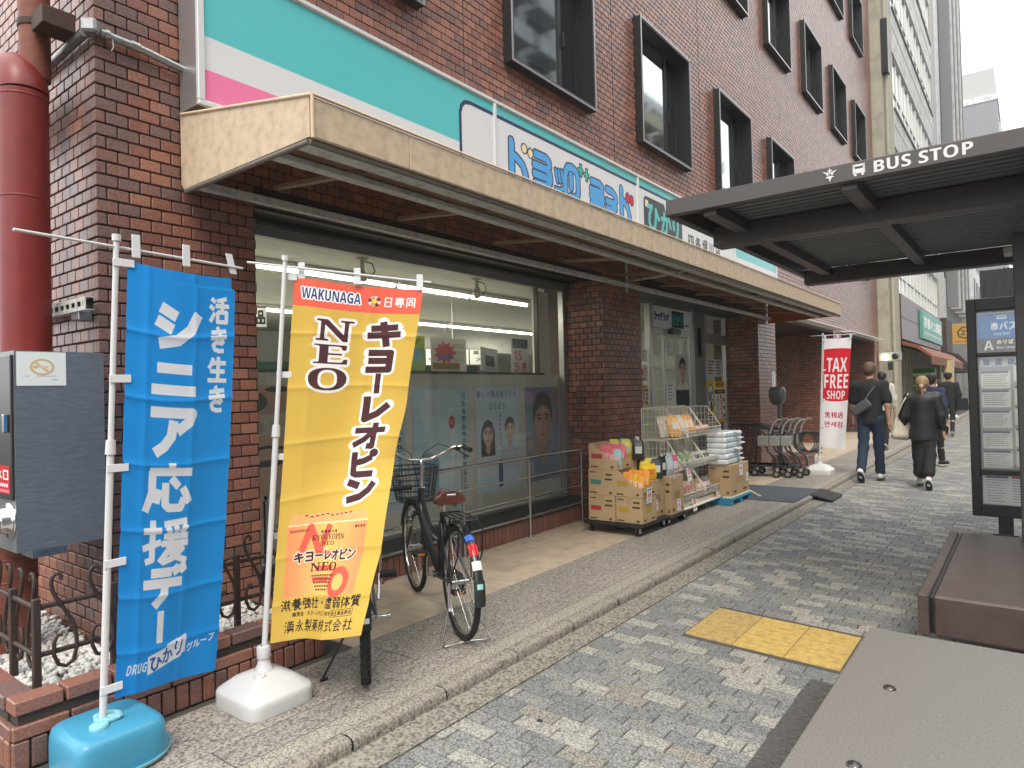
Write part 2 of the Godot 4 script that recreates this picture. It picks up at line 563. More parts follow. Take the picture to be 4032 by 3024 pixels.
# strokes of the drawn characters on a 100 x 100 field, y down; three numbers are a dot
var GL := {
	"活": [[12, 8, 30, 20], [5, 36, 24, 48], [8, 95, 28, 62], [85, 5, 40, 16], [34, 34, 98, 34], [66, 14, 66, 58], [44, 58, 88, 58, 88, 95, 44, 95, 44, 58]],
	"き": [[16, 24, 86, 16], [12, 46, 88, 38], [44, 2, 58, 34, 76, 64], [74, 64, 40, 60, 26, 72, 34, 88, 54, 94, 78, 92]],
	"生": [[28, 8, 20, 30, 8, 46], [24, 26, 90, 26], [16, 58, 86, 58], [5, 93, 95, 93], [54, 4, 54, 93]],
	"シ": [[14, 12, 44, 28], [6, 42, 36, 58], [12, 92, 50, 82, 78, 56, 94, 20]],
	"ニ": [[16, 25, 84, 25], [6, 80, 94, 80]],
	"ア": [[8, 14, 92, 14, 84, 32, 62, 50], [52, 32, 48, 62, 34, 82, 18, 94]],
	"応": [[55, 2, 55, 18], [14, 18, 96, 18], [18, 18, 18, 60, 6, 96], [32, 56, 26, 80], [44, 42, 44, 84, 52, 92, 76, 92, 82, 74], [56, 32, 70, 48], [80, 52, 94, 80]],
	"援": [[4, 26, 38, 26], [22, 4, 22, 90, 10, 94], [4, 64, 38, 52], [92, 6, 46, 12], [52, 20, 58, 32], [70, 18, 73, 30], [92, 16, 84, 32], [46, 40, 96, 40], [42, 56, 98, 56], [62, 40, 56, 70, 38, 96], [54, 70, 86, 70, 70, 88, 44, 98], [58, 74, 74, 88, 96, 98]],
	"デ": [[22, 16, 66, 16], [6, 42, 92, 42], [54, 42, 50, 70, 30, 94], [74, 4, 82, 20], [90, 0, 98, 16]],
	"｜": [[50, 4, 50, 96]],
	"ー": [[6, 50, 94, 50]],
	"ひ": [[8, 20, 40, 16, 22, 44, 20, 72, 40, 92, 60, 80, 68, 50, 68, 18], [68, 20, 80, 40, 94, 52]],
	"か": [[8, 36, 58, 32, 58, 72, 46, 92, 32, 84], [38, 6, 30, 50, 10, 94], [72, 24, 86, 42, 94, 62]],
	"り": [[26, 8, 22, 40, 30, 60], [70, 6, 74, 40, 66, 74, 40, 96]],
	"グ": [[38, 6, 26, 34, 8, 56], [34, 24, 80, 24, 72, 54, 54, 78, 24, 96], [80, 2, 86, 14], [92, 0, 99, 12]],
	"ル": [[28, 14, 28, 50, 20, 74, 6, 90], [58, 10, 58, 86, 80, 72, 96, 52]],
	"プ": [[10, 20, 76, 20, 70, 52, 50, 78, 22, 94], [88, 12, 8]],
	"日": [[20, 8, 80, 8, 80, 94, 20, 94, 20, 8], [20, 50, 80, 50]],
	"専": [[8, 14, 92, 14], [18, 26, 82, 26, 82, 56, 18, 56, 18, 26], [18, 41, 82, 41], [50, 2, 50, 66], [4, 66, 96, 66], [68, 56, 68, 94, 52, 92], [26, 76, 36, 88]],
	"同": [[12, 8, 88, 8, 88, 94, 76, 94], [12, 8, 12, 98], [30, 28, 70, 28], [32, 46, 68, 46, 68, 76, 32, 76, 32, 46]],
	"キ": [[14, 30, 84, 22], [6, 58, 94, 50], [44, 4, 60, 98]],
	"ヨ": [[14, 14, 84, 14, 84, 90, 10, 90], [16, 50, 84, 50]],
	"レ": [[24, 8, 24, 90, 62, 72, 94, 40]],
	"オ": [[6, 30, 94, 30], [64, 4, 64, 94, 48, 92], [62, 32, 36, 66, 6, 86]],
	"ピ": [[20, 10, 20, 86, 30, 92, 88, 92], [80, 30, 56, 42, 20, 50], [86, 14, 9]],
	"ン": [[8, 14, 44, 32], [10, 90, 54, 78, 82, 52, 96, 24]],
	"ネ": [[44, 4, 56, 16], [10, 28, 84, 28, 56, 56, 6, 78], [50, 54, 50, 98], [62, 58, 92, 76]],
	"滋": [[10, 8, 24, 18], [4, 34, 20, 44], [6, 94, 24, 62], [44, 4, 52, 16], [82, 4, 74, 16], [30, 22, 98, 22], [50, 26, 36, 46, 52, 48], [54, 40, 36, 68, 58, 74], [82, 26, 68, 46, 86, 48], [88, 40, 68, 68, 92, 74], [48, 84, 58, 92], [84, 82, 96, 94]],
	"養": [[30, 2, 38, 10], [70, 2, 62, 10], [16, 14, 84, 14], [22, 24, 78, 24], [6, 36, 94, 36], [50, 14, 50, 36], [50, 36, 30, 48, 6, 58], [50, 36, 70, 48, 94, 58], [30, 54, 70, 54, 70, 76, 30, 76, 30, 54], [30, 65, 70, 65], [30, 76, 30, 96, 52, 88], [60, 80, 92, 98]],
	"強": [[6, 10, 38, 10, 38, 32, 8, 32, 8, 56, 38, 56, 36, 90, 22, 94], [66, 4, 52, 24, 86, 20], [78, 12, 92, 28], [50, 36, 92, 36, 92, 60, 50, 60, 50, 36], [71, 28, 71, 86], [44, 88, 94, 82], [84, 72, 98, 94]],
	"壮": [[26, 4, 26, 98], [8, 20, 16, 36], [4, 66, 26, 54], [40, 36, 98, 36], [69, 6, 69, 90], [46, 90, 94, 90]],
	"・": [[50, 50, 8]],
	"虚": [[52, 2, 52, 22], [52, 11, 82, 11], [14, 22, 90, 22, 86, 32], [16, 22, 16, 56, 4, 94], [30, 36, 80, 32], [54, 26, 54, 46, 84, 46], [46, 56, 46, 90], [66, 56, 66, 90], [30, 62, 36, 80], [86, 60, 78, 80], [22, 92, 94, 92]],
	"弱": [[6, 10, 40, 10, 40, 30, 10, 30, 10, 52, 42, 52, 40, 90, 28, 94], [14, 62, 30, 70], [10, 84, 32, 76], [54, 10, 90, 10, 90, 30, 58, 30, 58, 52, 92, 52, 90, 90, 78, 94], [62, 62, 80, 70], [58, 84, 82, 76]],
	"体": [[28, 4, 18, 34, 4, 54], [18, 34, 18, 98], [34, 26, 98, 26], [66, 4, 66, 98], [64, 28, 50, 58, 30, 78], [68, 28, 80, 56, 98, 76], [50, 74, 82, 74]],
	"質": [[12, 10, 44, 4], [12, 10, 12, 24, 4, 38], [12, 20, 46, 20], [32, 20, 32, 38], [58, 10, 92, 4], [58, 10, 58, 24, 50, 38], [58, 20, 96, 20], [78, 20, 78, 38], [26, 42, 76, 42, 76, 80, 26, 80, 26, 42], [26, 54, 76, 54], [26, 67, 76, 67], [38, 82, 14, 96], [64, 82, 90, 96]],
	"湧": [[10, 8, 24, 18], [4, 34, 20, 44], [6, 94, 22, 62], [36, 8, 88, 8, 66, 22], [46, 14, 60, 24], [38, 30, 92, 30, 92, 66, 38, 66, 38, 30], [38, 48, 92, 48], [65, 30, 65, 66], [32, 76, 94, 76, 88, 96], [60, 66, 54, 84, 36, 98]],
	"永": [[40, 4, 56, 12], [26, 24, 52, 24, 52, 92, 38, 90], [8, 48, 40, 46, 28, 70, 6, 88], [84, 30, 58, 52], [54, 44, 70, 72, 96, 92]],
	"製": [[20, 4, 14, 18], [8, 14, 54, 14], [4, 28, 58, 28], [30, 2, 30, 50], [12, 36, 12, 50], [12, 38, 50, 38, 50, 48], [70, 8, 70, 36], [90, 4, 90, 50, 80, 50], [50, 52, 50, 62], [6, 60, 94, 60], [48, 62, 30, 78, 6, 88], [40, 72, 40, 96, 60, 90], [84, 66, 64, 76], [56, 66, 94, 98]],
	"薬": [[6, 12, 94, 12], [34, 4, 34, 20], [66, 4, 66, 20], [50, 20, 44, 28], [34, 28, 66, 28, 66, 52, 34, 52, 34, 28], [34, 40, 66, 40], [12, 30, 24, 40], [10, 56, 26, 48], [88, 30, 76, 40], [74, 48, 90, 56], [4, 64, 96, 64], [50, 54, 50, 98], [46, 66, 28, 84, 6, 94], [54, 66, 72, 84, 94, 94]],
	"株": [[4, 28, 44, 28], [24, 4, 24, 98], [24, 30, 4, 66], [26, 40, 42, 54], [58, 6, 48, 30], [54, 20, 92, 20], [44, 42, 98, 42], [72, 4, 72, 98], [70, 44, 58, 68, 42, 82], [74, 44, 84, 66, 98, 80]],
	"式": [[6, 26, 94, 26], [66, 4, 72, 50, 84, 84, 94, 90, 96, 74], [80, 6, 92, 16], [14, 48, 52, 48], [33, 48, 33, 84], [8, 90, 58, 78]],
	"会": [[50, 4, 30, 28, 4, 44], [50, 4, 70, 28, 96, 44], [30, 42, 70, 42], [14, 58, 86, 58], [44, 58, 22, 90, 78, 86], [66, 72, 86, 96]],
	"社": [[22, 4, 30, 14], [6, 26, 42, 26, 24, 52, 4, 66], [26, 46, 26, 98], [30, 54, 44, 66], [52, 34, 96, 34], [74, 6, 74, 90], [46, 90, 98, 90]],
	"販": [[8, 8, 40, 8, 40, 70, 8, 70, 8, 8], [8, 28, 40, 28], [8, 48, 40, 48], [18, 72, 6, 94], [32, 72, 44, 92], [52, 12, 96, 12], [56, 12, 56, 50, 46, 94], [60, 36, 92, 36, 78, 70, 50, 96], [62, 40, 76, 72, 98, 96]],
	"売": [[8, 16, 92, 16], [50, 4, 50, 32], [22, 32, 78, 32], [10, 62, 10, 46, 90, 46, 90, 60], [38, 54, 34, 78, 10, 96], [62, 54, 62, 86, 70, 92, 92, 92, 94, 78]],
	"名": [[44, 4, 28, 28, 10, 44], [38, 18, 80, 18, 60, 46, 8, 74], [34, 32, 50, 46], [34, 60, 86, 60, 86, 94, 34, 94, 34, 60]],
	"ド": [[30, 6, 30, 96], [32, 38, 76, 58], [64, 10, 72, 24], [82, 4, 90, 18]],
	"ラ": [[18, 14, 80, 14], [8, 40, 88, 40, 82, 66, 60, 86, 32, 96]],
	"ッ": [[10, 34, 18, 56], [38, 28, 46, 50], [86, 28, 80, 60, 60, 82, 36, 94]],
	"四": [[8, 14, 92, 14, 92, 92, 8, 92, 8, 14], [36, 14, 34, 44, 18, 62], [62, 14, 62, 48, 66, 54, 84, 54]],
	"条": [[40, 4, 24, 26, 8, 38], [36, 16, 78, 16, 56, 38, 8, 56], [34, 22, 60, 42, 94, 54], [50, 52, 50, 98], [10, 64, 90, 64], [46, 66, 28, 82, 8, 92], [54, 66, 72, 82, 92, 92]],
	"堀": [[4, 34, 34, 34], [20, 8, 20, 84], [2, 88, 36, 78], [42, 8, 92, 8, 92, 28, 46, 28], [46, 8, 46, 56, 36, 96], [70, 32, 70, 92], [56, 40, 56, 58, 86, 58], [86, 40, 86, 58], [54, 66, 54, 92, 90, 92], [90, 66, 90, 92]],
	"川": [[20, 8, 20, 50, 8, 92], [50, 12, 50, 84], [84, 6, 84, 96]],
	"店": [[54, 2, 54, 14], [14, 14, 94, 14], [18, 14, 18, 60, 6, 96], [54, 22, 54, 54], [54, 36, 86, 36], [32, 54, 84, 54, 84, 92, 32, 92, 32, 54]],
	"免": [[38, 2, 28, 18, 10, 32], [34, 12, 66, 12, 56, 28], [18, 28, 82, 28, 82, 54, 18, 54, 18, 28], [50, 28, 46, 66, 30, 86, 6, 96], [60, 54, 60, 88, 70, 92, 92, 92, 94, 76]],
	"税": [[40, 6, 8, 16], [4, 32, 46, 32], [26, 14, 26, 98], [26, 34, 6, 70], [28, 46, 44, 60], [58, 4, 66, 16], [90, 4, 80, 18], [56, 24, 92, 24, 92, 50, 56, 50, 56, 24], [66, 50, 62, 76, 46, 94], [80, 50, 80, 86, 86, 92, 96, 92, 98, 78]],
	"면": [[10, 14, 48, 14, 48, 52, 10, 52, 10, 14], [84, 6, 84, 66], [56, 24, 84, 24], [56, 42, 84, 42], [24, 66, 24, 92, 90, 92]],
	"세": [[30, 12, 24, 44, 6, 72], [28, 36, 44, 66], [66, 10, 66, 84], [48, 42, 66, 42], [88, 4, 88, 96]],
	"점": [[8, 12, 56, 12], [34, 12, 26, 36, 6, 52], [30, 32, 52, 50], [86, 4, 86, 52], [62, 28, 86, 28], [24, 62, 86, 62, 86, 94, 24, 94, 24, 62]],
	"市": [[50, 2, 50, 20], [6, 20, 94, 20], [18, 40, 82, 40, 82, 80, 70, 80], [18, 40, 18, 84], [50, 20, 50, 98]],
	"バ": [[30, 26, 24, 58, 6, 88], [58, 22, 78, 54, 92, 88], [74, 6, 82, 18], [90, 2, 97, 14]],
	"ス": [[14, 14, 80, 14, 62, 50, 36, 76, 8, 94], [56, 58, 92, 94]],
	"の": [[52, 22, 46, 60, 28, 80, 12, 68, 14, 42, 38, 20, 66, 18, 88, 40, 84, 68, 56, 90]],
	"ば": [[18, 8, 14, 50, 20, 92], [38, 30, 92, 28], [66, 8, 66, 74, 54, 88, 40, 82, 46, 70, 70, 76, 90, 90], [80, 2, 86, 12], [92, 0, 98, 10]],
	"化": [[30, 4, 20, 34, 4, 58], [20, 34, 20, 98], [88, 26, 52, 54], [52, 6, 52, 84, 60, 92, 90, 92, 96, 72]],
	"粧": [[24, 4, 24, 98], [2, 42, 46, 42], [8, 12, 16, 30], [42, 12, 34, 30], [24, 44, 4, 74], [24, 44, 44, 66], [72, 2, 72, 14], [52, 16, 98, 16], [56, 16, 56, 60, 46, 96], [62, 52, 96, 52], [78, 30, 78, 90], [60, 92, 98, 92]],
	"品": [[28, 6, 72, 6, 72, 38, 28, 38, 28, 6], [6, 54, 44, 54, 44, 92, 6, 92, 6, 54], [56, 54, 94, 54, 94, 92, 56, 92, 56, 54]],
	"口": [[12, 14, 88, 14, 88, 90, 12, 90, 12, 14]],
	"水": [[50, 4, 50, 94, 38, 90], [10, 34, 38, 34, 28, 62, 6, 84], [86, 24, 62, 46], [54, 38, 72, 68, 96, 86]],
	"倍": [[26, 4, 16, 34, 2, 54], [16, 34, 16, 98], [62, 2, 62, 14], [36, 16, 94, 16], [46, 22, 52, 38], [82, 22, 74, 38], [32, 42, 98, 42], [42, 56, 88, 56, 88, 94, 42, 94, 42, 56]],
	"新": [[26, 2, 26, 12], [6, 14, 48, 14], [16, 20, 20, 32], [38, 20, 34, 32], [4, 36, 50, 36], [6, 56, 48, 56], [26, 36, 26, 98], [24, 60, 6, 84], [28, 62, 44, 78], [90, 4, 62, 12], [62, 12, 62, 56, 52, 96], [62, 42, 98, 42], [82, 42, 82, 98]],
	"し": [[30, 6, 28, 70, 40, 92, 66, 88, 86, 66]],
	"い": [[18, 20, 18, 60, 30, 84, 42, 66], [72, 24, 88, 62]],
	"美": [[32, 2, 40, 14], [68, 2, 60, 14], [12, 18, 88, 18], [18, 32, 82, 32], [8, 48, 92, 48], [50, 18, 50, 48], [4, 66, 96, 66], [50, 52, 44, 70, 8, 96], [54, 68, 92, 96]],
	"白": [[50, 2, 42, 18], [18, 18, 82, 18, 82, 94, 18, 94, 18, 18], [18, 54, 82, 54]],
	"カ": [[10, 30, 84, 30, 78, 90, 60, 88], [44, 6, 38, 50, 8, 94]],
	"タ": [[38, 6, 26, 34, 8, 54], [34, 22, 80, 22, 68, 58, 44, 82, 18, 96], [36, 46, 68, 66]],
	"チ": [[78, 8, 46, 18, 18, 20], [6, 44, 94, 44], [52, 18, 50, 60, 28, 94]],
	"は": [[18, 8, 14, 50, 20, 92], [38, 30, 92, 30], [68, 8, 68, 74, 56, 88, 40, 82, 46, 70, 70, 76, 92, 90]],
	"じ": [[30, 6, 28, 70, 40, 92, 66, 88, 86, 66], [60, 14, 68, 28], [78, 8, 86, 22]],
	"ま": [[14, 22, 88, 22], [16, 44, 84, 44], [52, 4, 52, 74, 38, 90, 20, 82, 28, 70, 52, 72, 86, 90]],
	"る": [[20, 10, 74, 10, 24, 56, 58, 44, 88, 62, 78, 88, 52, 94, 42, 80, 58, 76]],
	"京": [[50, 2, 50, 16], [6, 18, 94, 18], [26, 32, 74, 32, 74, 54, 26, 54, 26, 32], [50, 54, 50, 96, 38, 94], [28, 66, 10, 88], [72, 66, 90, 88]],
	"都": [[8, 22, 54, 22], [30, 4, 30, 40], [2, 40, 62, 40], [52, 10, 8, 60], [20, 52, 52, 52, 52, 92, 20, 92, 20, 52], [20, 72, 52, 72], [68, 8, 68, 98], [68, 10, 92, 10, 80, 40, 94, 58, 88, 74, 74, 72]],
	"八": [[36, 20, 28, 60, 6, 92], [60, 12, 70, 56, 96, 92]],
	"つ": [[6, 34, 50, 22, 86, 30, 92, 56, 70, 82, 34, 90]],
	"橋": [[4, 28, 40, 28], [22, 4, 22, 98], [22, 30, 4, 64], [90, 4, 50, 12], [42, 22, 98, 22], [68, 10, 54, 34], [70, 22, 96, 38], [56, 34, 82, 34, 82, 48, 56, 48, 56, 34], [46, 98, 46, 58, 96, 58, 96, 96], [60, 70, 82, 70, 82, 86, 60, 86, 60, 70]],
	"化粧": [],
}


func _ready() -> void:
	rng.seed = 20240417
	camera_and_light()
	materials()
	ground()
	brick_building()
	street_buildings()
	sign_board()
	awning()
	shop_front()
	corner_pipes()
	planter()
	banners()
	bicycles()
	hand_rail()
	goods()
	carts_and_mats()
	bus_shelter()
	people()


func camera_and_light() -> void:
	var yaw := deg_to_rad(37.677)
	var pit := deg_to_rad(0.722)
	var rol := deg_to_rad(-1.394)
	var f := Vector3(-sin(yaw) * cos(pit), sin(pit), -cos(yaw) * cos(pit))
	var r := f.cross(Vector3.UP).normalized()
	var u := r.cross(f)
	var cam := Camera3D.new()
	cam.name = "camera"
	cam.fov = 59.42
	cam.near = 0.05
	cam.far = 900.0
	cam.transform = Transform3D(Basis(r * cos(rol) + u * sin(rol), u * cos(rol) - r * sin(rol), -f), Vector3(0, 1.5, 0))
	add_child(cam)
	cam.current = true

	var e := Environment.new()
	e.background_mode = Environment.BG_SKY
	var sm := ProceduralSkyMaterial.new()
	sm.sky_top_color = Color(0.965, 0.975, 0.985)
	sm.sky_horizon_color = Color(0.855, 0.86, 0.865)
	sm.sky_curve = 0.5
	sm.ground_bottom_color = Color(0.42, 0.42, 0.42)
	sm.ground_horizon_color = Color(0.75, 0.76, 0.77)
	sm.sun_angle_max = 0.0
	var sky := Sky.new()
	sky.sky_material = sm
	e.sky = sky
	e.background_energy_multiplier = 1.0
	e.tonemap_mode = Environment.TONE_MAPPER_LINEAR
	e.tonemap_exposure = 3.1
	e.sdfgi_enabled = true
	e.ssao_enabled = true
	e.ssil_enabled = true
	e.fog_enabled = true
	e.fog_density = 0.0015
	e.fog_light_color = Color(0.93, 0.95, 0.97)
	var we := WorldEnvironment.new()
	we.name = "world_environment"
	we.environment = e
	add_child(we)

	var sun := DirectionalLight3D.new()
	sun.name = "sun"
	sun.light_energy = 0.32
	sun.light_color = Color(1.0, 0.97, 0.92)
	sun.light_angular_distance = 26.0
	sun.shadow_enabled = true
	sun.look_at_from_position(Vector3(6, 15, 8), Vector3(0, 0, -1.5))
	add_child(sun)


func materials() -> void:
	# grain textures
	ntex("speck", 0.11, FastNoiseLite.TYPE_VALUE, 2, [0.0, 0.35, 0.3, 0.66, 0.5, 0.84, 0.7, 0.96, 1.0, 1.0], 512, 3)
	ntex("cloud", 0.012, FastNoiseLite.TYPE_PERLIN, 4, [0.0, 0.84, 0.45, 0.94, 1.0, 1.0], 512, 5)
	ntex("stain", 0.02, FastNoiseLite.TYPE_PERLIN, 5, [0.0, 0.78, 0.4, 0.92, 0.6, 0.97, 1.0, 1.0], 512, 8)
	ntex("fine", 0.2, FastNoiseLite.TYPE_PERLIN, 3, [0.0, 0.78, 0.5, 0.92, 1.0, 1.0], 512, 11)
	ntex("fire", 0.05, FastNoiseLite.TYPE_PERLIN, 5, [0.0, 0.70, 0.45, 0.90, 0.7, 1.0, 1.0, 0.94], 512, 17)
	ntex("bump", 0.08, FastNoiseLite.TYPE_PERLIN, 4, [4.0], 512, 21, true)
	ntex("rough", 0.25, FastNoiseLite.TYPE_VALUE, 3, [6.0], 512, 23, true)
	# streaked: noise squeezed along one axis, for brushed metal and run-down dirt
	var st := Image.create(256, 256, false, Image.FORMAT_RGB8)
	var fn := FastNoiseLite.new()
	fn.seed = 4
	fn.frequency = 0.05
	for y in 256:
		for x in 256:
			var q := 0.88 + 0.10 * fn.get_noise_2d(x * 0.25, y * 7.0) + 0.05 * fn.get_noise_2d(x * 0.6 + 900.0, y * 23.0)
			st.set_pixel(x, y, Color(q, q, q))
	T["streak"] = ImageTexture.create_from_image(st)

	# paving
	for k in [["paver_light", L(0.47, 0.455, 0.41)], ["paver_mid", L(0.335, 0.335, 0.325)], ["paver_dark", L(0.27, 0.278, 0.28)], ["paver_tan", L(0.36, 0.34, 0.295)]]:
		grain(mt(k[0], k[1], 0.85), T.speck, 2.6)
		M[k[0]].normal_enabled = true
		M[k[0]].normal_texture = T.rough
		M[k[0]].normal_scale = 0.35
	var pm := grain(mt("paver_far", Color(1, 1, 1), 0.85), T.speck, 2.6)
	pm.vertex_color_use_as_albedo = true
	grain(mt("joint_sand", L(0.10, 0.095, 0.085), 0.95), T.fine, 3.0)
	grain(mt("gutter", L(0.34, 0.315, 0.265), 0.9), T.speck, 1.4)
	grain(mt("kerb", L(0.40, 0.365, 0.31), 0.9), T.speck, 2.2)
	M.kerb.normal_enabled = true
	M.kerb.normal_texture = T.rough
	M.kerb.normal_scale = 0.8
	for i in 3:
		grain(mt("granite_%d" % i, [L(0.42, 0.385, 0.34), L(0.385, 0.355, 0.32), L(0.44, 0.40, 0.355)][i], 0.55), T.speck, 1.9)
	grain(mt("light_strip", L(0.46, 0.43, 0.36), 0.7), T.speck, 3.0)
	for i in 3:
		grain(mt("beige_tile_%d" % i, [L(0.60, 0.495, 0.375), L(0.575, 0.47, 0.355), L(0.62, 0.51, 0.39)][i], 0.5), T.cloud, 1.1)
	grain(mt("asphalt", L(0.06, 0.06, 0.062), 0.9), T.speck, 3.0)
	mt("tactile", L(0.60, 0.42, 0.13), 0.7)
	mt("tactile_dot", L(0.50, 0.35, 0.13), 0.75)
	grain(M.tactile, T.stain, 2.0)
	grain(M.tactile_dot, T.stain, 2.0)

	# brick
	var bcol := [L(0.39, 0.175, 0.118), L(0.34, 0.152, 0.108), L(0.265, 0.134, 0.108), L(0.215, 0.128, 0.116), L(0.295, 0.125, 0.094)]
	for i in 5:
		grain(mt("brick_%d" % i, bcol[i], 0.30), T.fire, 3.0)
		M["brick_%d" % i].normal_enabled = true
		M["brick_%d" % i].normal_texture = T.bump
		M["brick_%d" % i].normal_scale = 0.2
	var bm := grain(mt("brick_far", Color(1, 1, 1), 0.30), T.fire, 3.0)
	bm.vertex_color_use_as_albedo = true
	grain(mt("mortar", L(0.070, 0.056, 0.050), 0.95), T.fine, 4.0)
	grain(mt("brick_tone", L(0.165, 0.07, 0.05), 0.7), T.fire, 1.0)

	# metal, paint, plastic
	mt("charcoal", L(0.028, 0.029, 0.031), 0.38, 0.3)
	mt("charcoal_edge", L(0.34, 0.34, 0.35), 0.28, 0.8)
	mt("black_paint", L(0.012, 0.012, 0.013), 0.35)
	mt("black_rubber", L(0.016, 0.016, 0.017), 0.85)
	mt("chrome", L(0.72, 0.72, 0.72), 0.12, 1.0)
	mt("steel", L(0.55, 0.55, 0.54), 0.24, 1.0)
	var bs := mt("brushed", L(0.36, 0.37, 0.37), 0.38, 0.7)
	bs.albedo_texture = T.streak
	bs.uv1_scale = Vector3(1, 1, 1)
	mt("galv", L(0.40, 0.41, 0.41), 0.42, 0.85)
	grain(M.galv, T.stain, 3.0)
	mt("aluminium", L(0.52, 0.53, 0.55), 0.35, 0.8)
	grain(mt("red_pipe", L(0.23, 0.022, 0.018), 0.42), T.cloud, 1.2)
	grain(mt("rust_pipe", L(0.24, 0.07, 0.04), 0.6), T.stain, 2.0)
	mt("white_plastic", L(0.62, 0.62, 0.625), 0.35)
	mt("white_paint", L(0.72, 0.72, 0.70), 0.5)
	mt("blue_plastic", L(0.055, 0.29, 0.46), 0.32)
	mt("blue_cap", L(0.22, 0.52, 0.60), 0.4)
	grain(mt("awning_tan", L(0.64, 0.50, 0.355), 0.8), T.cloud, 2.5)
	mt("awning_back", L(0.34, 0.235, 0.15), 0.85)
	mt("rail_white", L(0.60, 0.60, 0.57), 0.5)
	grain(M.rail_white, T.stain, 1.5)
	grain(mt("iron", L(0.060, 0.038, 0.032), 0.6, 0.2), T.stain, 4.0)
	mt("shelter", L(0.085, 0.075, 0.073), 0.45, 0.3)
	mt("shelter_under", L(0.17, 0.185, 0.185), 0.5, 0.2)
	grain(mt("bench_brown", L(0.115, 0.080, 0.073), 0.36, 0.25), T.cloud, 1.4)
	grain(mt("bench_top", L(0.33, 0.31, 0.292), 0.40, 0.35), T.fine, 1.2)
	mt("pebble", L(0.72, 0.71, 0.67), 0.6)
	mt("pebble_b", L(0.60, 0.585, 0.54), 0.65)
	for i in 2:
		grain(mt("card_%d" % i, [L(0.62, 0.44, 0.245), L(0.56, 0.39, 0.215)][i], 0.85), T.fine, 2.0)
	mt("wire_cream", L(0.72, 0.68, 0.56), 0.5)
	mt("leather", L(0.12, 0.038, 0.022), 0.42)
	mt("red_lens", L(0.55, 0.01, 0.015), 0.15)
	mt("orange_lens", L(0.6, 0.22, 0.04), 0.2)
	mt("blue_tape", L(0.04, 0.14, 0.55), 0.3)
	mt("white_refl", L(0.85, 0.85, 0.83), 0.25)
	mt("skin", L(0.50, 0.27, 0.185), 0.55)
	mt("skin_b", L(0.45, 0.26, 0.18), 0.55)
	mt("concrete", L(0.36, 0.355, 0.335), 0.85)
	grain(M.concrete, T.stain, 0.25)
	mt("room_wall", L(0.55, 0.56, 0.50), 0.9)
	mt("ceiling", L(0.62, 0.62, 0.57), 0.95)

	var g := mt("glass", L(0.75, 0.85, 0.80), 0.02, 0.0, 0.5)
	g.transparency = BaseMaterial3D.TRANSPARENCY_ALPHA
	g.albedo_color.a = 0.05
	var wg := mt("window_glass", L(0.40, 0.43, 0.45), 0.04, 1.0)
	wg.metallic_specular = 0.5
	mt("window_dark", L(0.015, 0.017, 0.02), 0.08)


# ---------------------------------------------------------------- ground
func side_y(x: float) -> float:
	return -0.075 - 0.03 * (x + 2.235)


